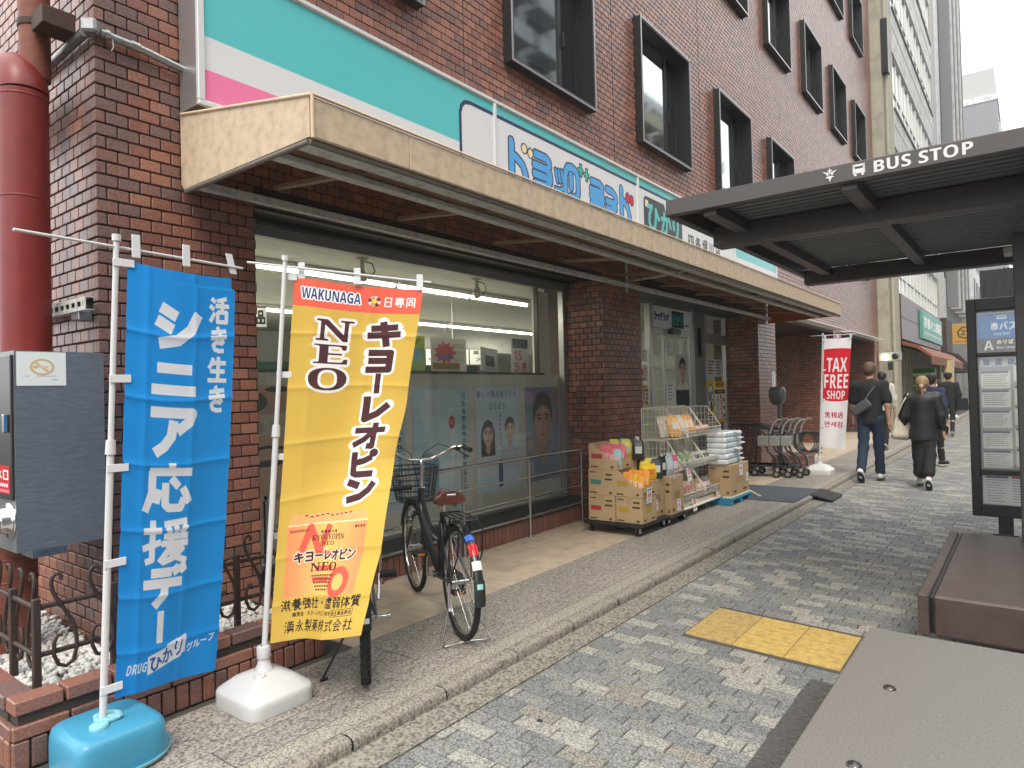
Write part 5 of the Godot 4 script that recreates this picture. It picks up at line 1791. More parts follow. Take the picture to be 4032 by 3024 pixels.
	obj("backing_board", b, M.board_cream, w)
	b = MB.new()
	b.span(Vector3(-4.655, 1.70, -6.44), Vector3(-4.62, 2.70, -6.74))
	obj("end_panel", b, M.board_cream, w)
	b = MB.new()
	b.span(Vector3(-4.70, 1.70, -2.53), Vector3(-4.60, 1.725, -6.60))
	obj("ledge", b, M.black_paint, w)

	# posters on the board
	r = ras(256, 370, Color(0.66, 0.80, 0.84))
	for i in 30:
		var q := rng.randf()
		r.poly(PackedVector2Array([Vector2(rng.randf() * 256, rng.randf() * 370), Vector2(rng.randf() * 256, rng.randf() * 370), Vector2(rng.randf() * 256, rng.randf() * 370)]), Color(0.62 + 0.2 * q, 0.78 + 0.1 * q, 0.80 + 0.08 * q))
	r.disc(60, 300, 70, 90, Color(0.45, 0.62, 0.72))
	r.rect(110, 110, 60, 220, Color(0.74, 0.85, 0.86))
	r.disc(176, 118, 15, 22, Color(0.72, 0.13, 0.16))
	r.rect(166, 112, 20, 3, Color(0.9, 0.7, 0.7)); r.rect(166, 120, 20, 3, Color(0.9, 0.7, 0.7))
	for i in 13:
		r.glyph("日生会同品市"[i % 6], 226, 22 + i * 26, 20, 20, 3, Color(0.16, 0.32, 0.42))
	var pm0 := printed("poster_aqua", r.tex(), 0.5)
	poster("pale aqua poster with a red oval behind the rail", -4.612, -4.44, -5.21, 1.575, 0.46, pm0)
	poster("faint aqua poster partly behind the bicycle handlebar", -4.612, -3.58, -4.32, 1.575, 0.46, pm0)
	r = ras(256, 380, Color(0.74, 0.83, 0.88))
	r.line("新しい美白のカタチ", 8, 14, 22, 26, 26.5, 3, Color(0.30, 0.40, 0.48))
	r.line("はじまる", 74, 58, 22, 26, 25, 3, Color(0.30, 0.40, 0.48))
	face_poster(r, 66, 170, 42, true, Color(0.86, 0.74, 0.68), Color(0.16, 0.13, 0.13), Color(0.80, 0.83, 0.85))
	face_poster(r, 196, 160, 40, false, Color(0.82, 0.70, 0.63), Color(0.15, 0.13, 0.13), Color(0.72, 0.76, 0.80))
	for i in 7:
		r.rect(134, 100 + i * 17, 9, 10, Color(0.45, 0.52, 0.58))
	r.rect(124, 268, 24, 100, Color(0.17, 0.20, 0.52)); r.rect(130, 238, 12, 30, Color(0.75, 0.78, 0.82))
	soft(r, 2)
	poster("poster of a woman and a man in white shirts with a blue bottle", -4.612, -5.34, -6.09, 1.565, 0.44, printed("poster_pair", r.tex(), 0.5))
	r = ras(256, 360, Color(0.48, 0.55, 0.62))
	for i in 26:
		r.disc(rng.randf() * 256, rng.randf() * 360, 20 + rng.randf() * 40, 20 + rng.randf() * 40, Color(0.36 + rng.randf() * 0.25, 0.42 + rng.randf() * 0.22, 0.48 + rng.randf() * 0.2))
	face_poster(r, 128, 130, 96, false, Color(0.72, 0.57, 0.50), Color(0.10, 0.09, 0.09), Color(0.42, 0.52, 0.60))
	soft(r, 4)
	poster("large close-up portrait poster in the right end of the display window", -4.612, -6.21, -6.90, 1.555, 0.46, printed("poster_face", r.tex(), 0.5))
	r = ras(96, 370, Color(0.80, 0.80, 0.72))
	r.disc(40, 20, 44, 50, Color(0.78, 0.64, 0.54)); r.disc(50, 10, 12, 7, Color(0.1, 0.1, 0.1)); r.disc(10, 40, 30, 34, Color(0.15, 0.13, 0.12))
	r.text("On", 8, 82, 60, 40, Color(0.70, 0.68, 0.60), serif())
	r.disc(46, 230, 80, 110, Color(0.82, 0.70, 0.60)); r.disc(40, 190, 15, 8, Color(0.1, 0.1, 0.1)); r.stroke([Vector2(4, 160), Vector2(40, 150), Vector2(80, 164)], 7, Color(0.12, 0.1, 0.1))
	poster("tall close-up eye poster beside the brick pier", -4.612, -2.56, -3.42, 1.60, 0.44, printed("poster_eye", r.tex(), 0.5))
	# notices standing on the ledge
	r = ras(96, 96, Color(0.70, 0.80, 0.16))
	r.rect(10, 34, 76, 36, Color(0.55, 0.78, 0.82))
	for i in 4:
		r.rect(12, 8 + i * 6, 70 - i * 9, 3, Color(0.2, 0.35, 0.15))
	poster("lime green notice with a pale blue panel on the window ledge", -4.618, -4.30, -4.62, 2.06, 1.727, printed("card_lime", r.tex()), "notice")
	r = ras(160, 128, Color(0.88, 0.88, 0.83))
	for i in 3:
		r.rect(100, 20 + i * 26, 52, 18, Color(0.80, 0.78, 0.66))
	var star := PackedVector2Array()
	for i in 22:
		var rr := 52.0 if i % 2 == 0 else 34.0
		star.append(Vector2(62 + cos(TAU * i / 22) * rr, 56 + sin(TAU * i / 22) * rr * 0.9))
	r.poly(star, Color(0.82, 0.26, 0.16))
	r.rect(30, 66, 62, 16, Color(0.40, 0.36, 0.62)); r.rect(8, 96, 120, 24, Color(0.62, 0.55, 0.28))
	poster("notice with a red starburst on the window ledge", -4.618, -4.70, -5.22, 2.06, 1.727, printed("card_star", r.tex()), "notice")
	r = ras(128, 128, Color(0.80, 0.80, 0.76))
	r.rect(10, 4, 108, 34, Color(0.22, 0.2, 0.22))
	r.text("15", 18, 48, 56, 36, Color(0.75, 0.1, 0.12), sans())
	r.text("5", 24, 92, 30, 32, Color(0.75, 0.1, 0.12), sans())
	r.glyph("倍", 72, 92, 34, 32, 5, Color(0.75, 0.1, 0.12))
	poster("white notice with red 15 and 5 at the end of the window ledge", -4.618, -5.98, -6.32, 2.12, 1.727, printed("card_15", r.tex()), "notice")
	var pc := thing("price_card", "small grey framed card leaning on the window ledge", "card", Vector3(-4.66, 1.728, -5.66), deg_to_rad(80.0))
	var m2 := MB.new()
	m2.cbox(Vector3(0, 0.13, -0.02), Vector3(0.24, 0.27, 0.012), 0.002, Basis(Vector3.RIGHT, -0.2) * Basis(Vector3(0, 0, 1), -0.15))
	obj("card", m2, mt("card_grey", L(0.42, 0.42, 0.40), 0.6), pc)
	m2 = MB.new()
	m2.cbox(Vector3(0.0, 0.12, -0.010), Vector3(0.12, 0.12, 0.012), 0.002, Basis(Vector3.RIGHT, -0.2) * Basis(Vector3(0, 0, 1), -0.15))
	obj("picture", m2, M.charcoal, pc)

	# automatic door
	var d := thing("automatic_door", "automatic glass door with notices between the brick pillars", "door", Vector3.ZERO)
	var DX := -4.62
	b = MB.new()
	b.span(Vector3(DX - 0.08, 2.82, -7.95), Vector3(-4.03, 2.99, -12.69))
	obj("header", b, M.header, d)
	b = MB.new()
	b.span(Vector3(DX - 0.05, 0.0, -8.6), Vector3(DX + 0.03, 2.82, -8.66))
	b.span(Vector3(DX - 0.05, 0.0, -9.40), Vector3(DX + 0.04, 2.82, -9.50))
	b.span(Vector3(DX - 0.05, 0.0, -11.0), Vector3(DX + 0.04, 2.82, -11.10))
	b.span(Vector3(DX - 0.05, 0.0, -11.58), Vector3(DX + 0.03, 2.82, -11.64))
	b.span(Vector3(DX - 0.05, 0.0, -12.62), Vector3(DX + 0.03, 2.82, -12.69))
	b.span(Vector3(DX - 0.04, 2.36, -9.50), Vector3(DX + 0.03, 2.44, -11.0))
	b.span(Vector3(DX - 0.045, 2.30, -11.64), Vector3(DX + 0.025, 2.48, -12.62))
	obj("frame", b, M.door_frame, d)
	b = MB.new()
	b.span(Vector3(DX - 0.04, 0.0, -11.10), Vector3(DX + 0.02, 2.82, -11.58))
	obj("side_panel", b, mt("side_panel", L(0.16, 0.16, 0.15), 0.5), d)
	b = MB.new()
	b.cbox(Vector3(DX + 0.05, 2.30, -11.33), Vector3(0.05, 0.5, 0.06), 0.005)
	obj("sensor_bar", b, M.black_paint, d)
	b = MB.new()
	b.cbox(Vector3(DX + 0.06, 2.42, -10.25), Vector3(0.08, 0.09, 0.34), 0.01)
	obj("sensor", b, M.charcoal, d)
	for q in [[-9.52, -9.93], [-9.97, -10.98]]:
		b = MB.new()
		b.span(Vector3(DX - 0.012, 0.06, q[0]), Vector3(DX - 0.004, 2.34, q[1]))
		var pn := obj("glass_panel", b, M.glass, d)
		b = MB.new()
		b.span(Vector3(DX - 0.022, 0.05, q[1]), Vector3(DX + 0.012, 2.36, q[1] - 0.03))
		b.span(Vector3(DX - 0.022, 0.05, q[0] + 0.02), Vector3(DX + 0.012, 2.36, q[0]))
		obj("stile", b, M.door_frame, pn)
	for q in [[-8.66, -9.40, 0.06, 2.82], [-11.64, -12.62, 0.06, 2.30], [-11.64, -12.62, 2.48, 2.82]]:
		b = MB.new()
		b.span(Vector3(DX - 0.012, q[2], q[0]), Vector3(DX - 0.004, q[3], q[1]))
		obj("side_glass", b, M.glass, d)
	r = ras(256, 84, Color(0.84, 0.85, 0.85))
	r.line("ラッグ", 4, 22, 18, 34, 19, 6, Color(0.15, 0.25, 0.5))
	r.line("ランド", 62, 26, 12, 28, 13, 5, Color(0.15, 0.25, 0.5))
	r.rect(118, 8, 80, 68, Color(0.1, 0.12, 0.14))
	r.line("ひかり", 120, 14, 26, 56, 25, 6, Color(0.2, 0.62, 0.6))
	r.rect(206, 58, 26, 8, Color(0.4, 0.4, 0.4))
	var ds := thing("door_sign", "small white sign with dark characters above the automatic door", "sign", Vector3(DX, 2.46, -10.25))
	sheet("board", Vector3(0.045, 0.33, 0.75), Vector3(0.045, 0.33, -0.74), Vector3(0.045, 0.0, 0.75), printed("door_sign", r.tex()), ds, 0.02)
	# posters on the door and side glass
	r = ras(128, 220, Color(0.72, 0.74, 0.70))
	face_poster(r, 66, 60, 40, false, Color(0.70, 0.60, 0.52), Color(0.1, 0.1, 0.1), Color(0.82, 0.82, 0.78))
	r.rect(0, 150, 128, 70, Color(0.10, 0.16, 0.14))
	soft(r, 3)
	poster("portrait poster on the automatic door glass", DX + 0.002, -10.38, -10.92, 2.06, 1.20, printed("door_face", r.tex()))
	r = ras(64, 64, Color(0.90, 0.90, 0.90))
	for i in 5:
		r.rect(8, 8 + i * 10, 44 - (i * 11) % 16, 4, Color(0.6, 0.6, 0.6))
	poster("plain white notice low on the automatic door", DX + 0.004, -10.02, -10.32, 1.60, 1.26, printed("white_note", r.tex()), "notice")
	poster("plain white notice high on the automatic door", DX + 0.004, -10.02, -10.30, 2.28, 2.12, M.white_note, "notice")
	r = ras(96, 96, Color(0.72, 0.76, 0.88))
	for i in 14:
		r.disc(20 + rng.randf() * 56, 22 + rng.randf() * 60, 6 + rng.randf() * 9, 6 + rng.randf() * 9, Color(0.5 + rng.randf() * 0.3, 0.35 + rng.randf() * 0.3, 0.25 + rng.randf() * 0.2))
	poster("blue picture poster at the foot of the automatic door", DX + 0.006, -9.99, -10.52, 1.10, 0.70, printed("door_picture", r.tex()))
	r = ras(64, 96, Color(0.90, 0.80, 0.10))
	r.disc(32, 38, 27, 32, Color(0.1, 0.1, 0.1)); r.disc(32, 38, 24, 29, Color(0.88, 0.88, 0.86))
	r.text("WC", 14, 24, 36, 22, Color(0.12, 0.12, 0.12), sans())
	r.disc(36, 56, 9, 10, Color(0.15, 0.3, 0.6))
	r.rect(0, 74, 64, 22, Color(0.85, 0.85, 0.80))
	for i in 3:
		r.rect(6, 77 + i * 6, 50, 3, Color(0.25, 0.25, 0.25))
	poster("yellow poster with a round black WC mark beside the door", DX + 0.002, -11.68, -12.06, 1.62, 0.86, printed("wc", r.tex()))
	r = ras(96, 200, Color(0.90, 0.90, 0.86))
	r.rect(0, 0, 96, 34, Color(0.88, 0.72, 0.10)); r.line("条店日", 10, 6, 22, 20, 26, 3, Color(0.6, 0.15, 0.1))
	r.rect(0, 42, 96, 20, Color(0.1, 0.1, 0.1)); r.rect(20, 47, 60, 9, Color(0.75, 0.6, 0.1))
	for i in 3:
		r.text(["5", "3", "15"][i], 46, 70 + i * 40, 24 if i < 2 else 30, 30, Color(0.75, 0.08, 0.12), sans())
		r.glyph("倍", 78, 82 + i * 40, 16, 18, 3, Color(0.2, 0.1, 0.1))
		r.rect(6, 72 + i * 40, 30, 28, Color(0.72, 0.76, 0.80)); r.rect(0, 104 + i * 40, 96, 2, Color(0.5, 0.5, 0.5))
	r.rect(0, 186, 96, 14, Color(0.88, 0.72, 0.10))
	poster("poster with big red numbers and yellow ends beside the door", DX + 0.002, -12.10, -12.58, 1.62, 0.86, printed("points", r.tex()))
	r = ras(96, 64, Color(0.80, 0.80, 0.78))
	for i in 5:
		for j in 2:
			r.rect(6 + j * 46, 6 + i * 11, 36 - (i * 5) % 12, 6, Color(0.45, 0.46, 0.5) if (i + j) % 3 else Color(0.6, 0.3, 0.3))
	poster("grey timetable notice above the WC poster", DX + 0.002, -11.72, -12.52, 2.02, 1.70, printed("grey_note", r.tex()), "notice")
	# narrow strip of stickers on the near side glass
	var k := 0
	for q in [[2.10, 1.92, "white_note", "grey"], [1.86, 1.62, "card_star", "red starburst"], [1.56, 1.26, "points", "red numbered"], [1.22, 0.92, "card_lime", "lime green"]]:
		poster("%s sticker in the column beside the brick pillar" % q[3], DX + 0.002, -8.95, -9.36, q[0], q[1], M[q[2]], "sticker")
		k += 1


# ---------------------------------------------------------------- pipes and cabinet at the corner
func corner_pipes() -> void:
	# thick red downpipe with its elbow, on the alley side wall (z = -1.52)
	var o := thing("red_downpipe", "thick glossy red pipe running down the alley wall to the steel cabinet", "pipe", Vector3(-4.34, 0, -1.29))
	var b := MB.new()
	b.tube([Vector3(0, 1.70, 0), Vector3(0, 3.20, 0)], 0.118, 24, false)
	obj("lower_pipe", b, M.red_pipe, o)
	b = MB.new()
	var pts := []
	for i in 9:
		var a := PI / 2 * i / 8.0
		pts.append(Vector3(-0.14 + 0.14 * cos(a), 3.20 + 0.14 * sin(a), 0))
	pts.append(Vector3(-1.2, 3.34, 0))
	b.tube(pts, 0.122, 24)
	obj("elbow", b, M.red_pipe, o)
	for y in [2.62, 3.17]:
		b = MB.new()
		b.lathe([Vector2(0.1175, -0.006), Vector2(0.1205, -0.004), Vector2(0.1205, 0.004), Vector2(0.1175, 0.006)], Vector3(0, y, 0), 28)
		obj("joint_ring", b, M.red_pipe, o)
	b = MB.new()
	b.tube([Vector3(0.0, 3.30, -0.06), Vector3(0.0, 6.5, -0.06)], 0.075, 18)
	obj("upper_pipe", b, M.rust_pipe, o)
	b = MB.new()
	b.lathe([Vector2(0.076, -0.02), Vector2(0.081, -0.018), Vector2(0.081, 0.018), Vector2(0.076, 0.02)], Vector3(0.0, 3.60, -0.06), 20)
	b.cbox(Vector3(0.16, 3.58, -0.10), Vector3(0.16, 0.10, 0.16), 0.004)
	obj("clamp", b, mt("rust_dark", L(0.06, 0.025, 0.018), 0.7), o)
	b = MB.new()
	b.tube([Vector3(-0.02, 0.0, 0.06), Vector3(-0.02, 0.80, 0.06)], 0.10, 20)
	for i in 5:
		b.lathe([Vector2(0.10, -0.006), Vector2(0.106, 0), Vector2(0.10, 0.006)], Vector3(-0.02, 0.2 + i * 0.12, 0.06), 20)
	obj("terracotta_foot", b, M.rust_pipe, o)

	# slotted steel channel holding the pipe
	var s := thing("slotted_channel", "white slotted steel channel behind the red pipe", "bracket", Vector3(-4.45, 2.03, -1.44))
	b = MB.new()
	# web with three slots left open on the right, built from strips
	var h := 0.062
	b.box(Vector3(0, h * 0.36, 0), Vector3(1.0, h * 0.28, 0.006))
	b.box(Vector3(0, -h * 0.36, 0), Vector3(1.0, h * 0.28, 0.006))
	var x := -0.5
	while x < 0.5:
		b.box(Vector3(x + 0.012, 0, 0), Vector3(0.024, h * 0.44, 0.006))
		x += 0.0787
	b.box(Vector3(0.49, 0, 0), Vector3(0.02, h * 0.44, 0.006))
	b.box(Vector3(0, h * 0.5 + 0.002, -0.02), Vector3(1.0, 0.004, 0.046))
	b.box(Vector3(0, -h * 0.5 - 0.002, -0.02), Vector3(1.0, 0.004, 0.046))
	obj("channel", b, M.rail_white, s)
	b = MB.new()
	b.box(Vector3(0, 0, -0.038), Vector3(1.0, h, 0.002))
	obj("channel_back", b, M.charcoal, s)
	b = MB.new()
	b.cbox(Vector3(0.34, -0.055, -0.04), Vector3(0.10, 0.05, 0.07), 0.004)
	obj("wall_foot", b, M.galv, s)

	# galvanised conduit round the corner
	var c := thing("conduit", "galvanised conduit with a corner junction box on the brickwork", "conduit", Vector3.ZERO)
	b = MB.new()
	b.tube([Vector3(-4.70, 3.50, -1.492), Vector3(-4.03, 3.515, -1.488)], 0.024, 12)
	obj("pipe", b, M.galv, c)
	b = MB.new()
	b.cbox(Vector3(-3.975, 3.53, -1.50), Vector3(0.085, 0.075, 0.085), 0.012, Basis(Vector3.UP, 0.75))
	obj("junction_box", b, M.galv, c)
	b = MB.new()
	b.tube([Vector3(-3.962, 3.515, -1.54), Vector3(-3.962, 3.505, -1.76), Vector3(-3.958, 3.485, -1.90), Vector3(-3.955, 3.47, -2.0)], 0.022, 12)
	b.tube([Vector3(-3.962, 3.510, -1.69), Vector3(-3.962, 3.507, -1.74)], 0.027, 12)
	b.tube([Vector3(-3.962, 3.516, -1.56), Vector3(-3.962, 3.515, -1.58)], 0.028, 12)
	obj("pipe", b, M.galv, c)
	b = MB.new()
	b.tube([Vector3(-3.952, 3.53, -1.595), Vector3(-3.95, 3.45, -1.60), Vector3(-3.952, 3.43, -1.59)], 0.003, 5)
	obj("wire_tie", b, M.rail_white, c)

	# steel cabinet
	var k := thing("steel_cabinet", "brushed stainless steel cabinet on the alley wall above the planter", "cabinet", Vector3(-4.12, 0.79, -1.29))
	b = MB.new()
	# body: x from -0.27 to 0.27, y 0..0.97, z 0.2..-0.21
	b.quad(Vector3(0.27, 0, 0.198), Vector3(0.27, 0, -0.195), Vector3(0.27, 0.97, -0.195), Vector3(0.27, 0.97, 0.198))
	b.quad(Vector3(-0.27, 0.97, 0.198), Vector3(0.27, 0.97, 0.198), Vector3(0.27, 0.97, -0.195), Vector3(-0.27, 0.97, -0.195))
	b.quad(Vector3(-0.27, 0, -0.195), Vector3(0.27, 0, -0.195), Vector3(0.27, 0, 0.198), Vector3(-0.27, 0, 0.198))
	b.quad(Vector3(-0.27, 0, -0.195), Vector3(-0.27, 0, 0.198), Vector3(-0.27, 0.97, 0.198), Vector3(-0.27, 0.97, -0.195))
	b.quad(Vector3(-0.27, 0, 0.198), Vector3(0.27, 0, 0.198), Vector3(0.27, 0.97, 0.198), Vector3(-0.27, 0.97, 0.198))
	obj("body", b, M.brushed, k)
	b = MB.new()
	b.cbox(Vector3(-0.01, 0.60, 0.204), Vector3(0.53, 0.70, 0.014), 0.004)
	var dr := obj("door", b, mt("cabinet_door", L(0.09, 0.085, 0.08), 0.3, 0.8), k)
	b = MB.new()
	b.cbox(Vector3(0.215, 0.62, 0.222), Vector3(0.022, 0.09, 0.024), 0.004)
	obj("handle", b, M.chrome, dr)
	b = MB.new()
	b.lathe([Vector2(0.0, 0.06), Vector2(0.05, 0.058), Vector2(0.062, 0.045), Vector2(0.062, 0.012), Vector2(0.085, 0.01), Vector2(0.085, 0)], Vector3(0.19, 0.15, 0.199), 20, Basis(Vector3.RIGHT, PI / 2))
	obj("inlet_cap", b, M.chrome, k)
	b = MB.new()
	b.span(Vector3(0.0, -0.06, -0.05), Vector3(0.16, 0.0, 0.1))
	obj("pipe_stub", b, M.galv, k)
	var r := ras(96, 128, Color(0.72, 0.06, 0.09))
	r.line("水口", 8, 16, 36, 50, 44, 7, Color(0.93, 0.92, 0.9))
	for i in 5:
		r.rect(8 + i * 16, 82, 12, 16, Color(0.9, 0.82, 0.82))
	r.rect(4, 110, 88, 12, Color(0.85, 0.45, 0.5))
	sheet("red_label", Vector3(0.02, 0.415, 0.2125), Vector3(0.235, 0.415, 0.2125), Vector3(0.02, 0.28, 0.2125), printed("red_label", r.tex()), dr, 0.001)
	r = ras(160, 120, Color(0.90, 0.92, 0.90))
	r.disc(82, 54, 40, 30, Color(0.82, 0.72, 0.55)); r.disc(82, 54, 31, 22, Color(0.90, 0.92, 0.90))
	r.stroke([Vector2(58, 36), Vector2(106, 74)], 8, Color(0.84, 0.72, 0.56))
	r.rect(64, 50, 38, 8, Color(0.88, 0.80, 0.66)); r.disc(60, 54, 7, 6, Color(0.84, 0.70, 0.40))
	for i in 13:
		if i < 2 or i > 4:
			r.rect(26 + i * 8, 84, 6, 4, Color(0.70, 0.71, 0.72))
	r.rect(112, 97, 20, 3, Color(0.66, 0.67, 0.68))
	sheet("notice", Vector3(0.2725, 0.965, 0.19), Vector3(0.2725, 0.965, -0.02), Vector3(0.2725, 0.80, 0.19), printed("no_smoking", r.tex()), k, 0.001)


# ---------------------------------------------------------------- brick planter, pebbles, iron fence
func planter() -> void:
	var p := thing("brick_planter", "low dark brick planter at the building corner", "planter", Vector3.ZERO)
	var b := MB.new()
	b.span(Vector3(-3.405, -0.05, -0.935), Vector3(-3.315, 0.225, -2.43))
	b.span(Vector3(-4.9, -0.05, -0.925), Vector3(-3.405, 0.225, -1.02))
	b.span(Vector3(-4.0, -0.05, -2.36), Vector3(-3.405, 0.225, -2.43))
	obj("core", b, M.mortar, p)
	var kinds := [4, 1, 2, 3, 4, 2]
	# upright bricks below, one flat course, coping bricks on top
	var shapes := []
	for q in [[0.03, 0.118, 0.058], [0.03, 0.056, 0.205], [0.104, 0.058, 0.178]]:
		var m := MB.new()
		m.cbox(Vector3.ZERO, Vector3(q[0], q[1], q[2]), 0.005)
		shapes.append(m.mesh())
	var n := int((2.44 - 0.91) / 0.066)
	for i in n:
		var o := obj("brick", shapes[0], M["brick_%d" % kinds[rng.randi_range(0, 5)]], p)
		o.position = Vector3(-3.315 + rng.randf_range(-0.001, 0.001), 0.062, -0.942 - i * 0.066)
	for i in 7:
		var o := obj("brick", shapes[1], M["brick_%d" % kinds[rng.randi_range(0, 5)]], p)
		o.position = Vector3(-3.313, 0.156, -1.015 - i * 0.214)
	for i in 8:
		var o := obj("brick", shapes[2], M["brick_%d" % kinds[rng.randi_range(0, 3)]], p)
		o.position = Vector3(-3.352 + rng.randf_range(-0.002, 0.002), 0.258 + rng.randf_range(-0.002, 0.002), -1.008 - i * 0.189)
		o.rotation.y = rng.randf_range(-0.012, 0.012)
	# near end, facing the camera side
	for i in 22:
		var o := obj("brick", shapes[0], M["brick_%d" % kinds[rng.randi_range(0, 5)]], p)
		o.transform = Transform3D(Basis(Vector3.UP, PI / 2), Vector3(-3.36 - i * 0.066, 0.062, -0.920))
	for i in 7:
		var o := obj("brick", shapes[1], M["brick_%d" % kinds[rng.randi_range(0, 5)]], p)
		o.transform = Transform3D(Basis(Vector3.UP, PI / 2), Vector3(-3.42 - i * 0.214, 0.156, -0.918))
	for i in 8:
		var o := obj("brick", shapes[2], M["brick_%d" % kinds[rng.randi_range(0, 3)]], p)
		o.transform = Transform3D(Basis(Vector3.UP, PI / 2), Vector3(-3.50 - i * 0.189, 0.258, -0.962))
	for i in 3:
		var o := obj("brick", shapes[2], M["brick_%d" % kinds[rng.randi_range(0, 3)]], p)
		o.transform = Transform3D(Basis(Vector3.UP, PI / 2), Vector3(-3.50 - i * 0.189, 0.258, -2.388))
	for i in 9:
		var o := obj("brick", shapes[0], M["brick_%d" % kinds[rng.randi_range(0, 5)]], p)
		o.transform = Transform3D(Basis(Vector3.UP, PI / 2), Vector3(-3.36 - i * 0.066, 0.062, -2.4345))
	b = MB.new()
	b.span(Vector3(-4.9, -0.02, -1.02), Vector3(-3.405, 0.185, -1.5))
	b.span(Vector3(-3.99, -0.02, -1.5), Vector3(-3.405, 0.185, -2.36))
	obj("soil", b, mt("pebble_bed", L(0.38, 0.37, 0.34), 0.9), p)

	# white pebbles
	var pb := MB.new()
	pb.ball(Vector3.ZERO, Vector3(0.5, 0.32, 0.38), Basis(), 8, 5)
	var list := []
	for i in 4600:
		var x := rng.randf_range(-4.85, -3.41)
		var z := rng.randf_range(-2.35, -1.02)
		if x < -3.98 and z < -1.5:
			continue
		var s := rng.randf_range(0.024, 0.042)
		var bs := Basis.from_euler(Vector3(rng.randf() * 0.8, rng.randf() * TAU, rng.randf() * 0.8)) * Basis.from_scale(Vector3(s, s, s) * Vector3(rng.randf_range(0.8, 1.3), 1, 1))
		var g := rng.randf_range(0.85, 1.0)
		list.append([Transform3D(bs, Vector3(x, 0.188 + rng.randf() * 0.03 + 0.02 * sin(x * 5.0 + z * 4.0), z)), Color(0.80 * g, 0.79 * g, 0.75 * g)])
	var pm := mt("pebbles", Color(1, 1, 1), 0.6)
	pm.vertex_color_use_as_albedo = true
	var st := Node3D.new()
	st.name = "pebbles"
	add_child(st)
	var mi := multi("pebbles", pb.mesh(), pm, list, st)
	# one object: lift the multimesh itself to the top
	st.remove_child(mi)
	remove_child(st)
	st.free()
	add_child(mi)
	meta(mi, "white pebbles filling the brick planter", "pebbles")

	# wrought iron fence of scrolls
	var f := thing("iron_fence", "brown wrought iron scroll fence standing in the pebbles of the planter", "fence", Vector3.ZERO)
	var corner := Vector3(-3.50, 0, -1.06)
	var runs := [[corner, Vector3(0, 0, -1), 1.26, 5], [corner, Vector3(-1, 0, 0), 1.2, 5]]
	for rr in runs:
		var org: Vector3 = rr[0]
		var d: Vector3 = rr[1]
		var ln: float = rr[2]
		for y in [0.39, 0.60]:
			b = MB.new()
			b.cbox(org + d * ln * 0.5 + Vector3(0, y, 0), Vector3(0.018, 0.022, ln) if d.z != 0 else Vector3(ln, 0.022, 0.018), 0.006)
			obj("rail", b, M.iron, f)
		for i in rr[3]:
			if i == 0 and d.x != 0:
				continue
			b = MB.new()
			b.cbox(org + d * (ln / (rr[3] - 1)) * i + Vector3(0, 0.41, 0), Vector3(0.03, 0.46, 0.03), 0.003)
			obj("post", b, M.iron, f)
		var u := 0.075
		while u < ln - 0.03:
			b = MB.new()
			var pts := []
			for q in [[0.018, 0.705], [0.022, 0.722], [0.012, 0.736], [-0.006, 0.735], [-0.018, 0.718], [-0.02, 0.69], [-0.012, 0.655], [0.01, 0.61], [0.04, 0.555], [0.066, 0.50], [0.078, 0.44], [0.078, 0.385], [0.064, 0.335], [0.035, 0.315], [0.005, 0.33], [-0.012, 0.375], [-0.012, 0.43], [0.004, 0.462], [0.022, 0.458]]:
				pts.append(org + d * (u + q[0]) + Vector3(0, q[1], 0) + d.cross(Vector3.UP) * 0.012)
			b.tube(pts, 0.0088, 7)
			obj("scroll", b, M.iron, f)
			u += 0.155


# ---------------------------------------------------------------- banners
func cloth(left: Callable, right: Callable, rows: int, cols: int, ripple: float, fold: float, ph: float) -> MB:
	# sheet between two edges, each a function of v (0 top, 1 bottom), with folds and soft waves
	var b := MB.new()
	var P := []
	for i in rows + 1:
		var v := float(i) / rows
		var a: Vector3 = left.call(v)
		var c: Vector3 = right.call(v)
		var d := (c - a)
		var nn := Vector3(-d.z, 0, d.x).normalized()
		var row := []
		for j in cols + 1:
			var u := float(j) / cols
			var p := a.lerp(c, u)
			p.y -= 0.012 * sin(PI * u) * (1.0 - v)
			var w := ripple * sin(PI * u) * sin(2.2 * v + 3.0 * u + ph) + ripple * 0.45 * sin(9.0 * u + 4.0 * v + ph * 2.0) * v
			# pressed fold lines across and along the cloth
			for fv in [0.155, 0.31, 0.465, 0.62, 0.775, 0.90]:
				w += fold * exp(-absf(v - fv - 0.008 * sin(u * 4.0 + ph)) * 130.0)
			for fu in [0.17, 0.60]:
				w += fold * exp(-absf(u - fu) * 48.0)
			row.append(p + nn * w)
		P.append(row)
	b.grid(P)
	return b


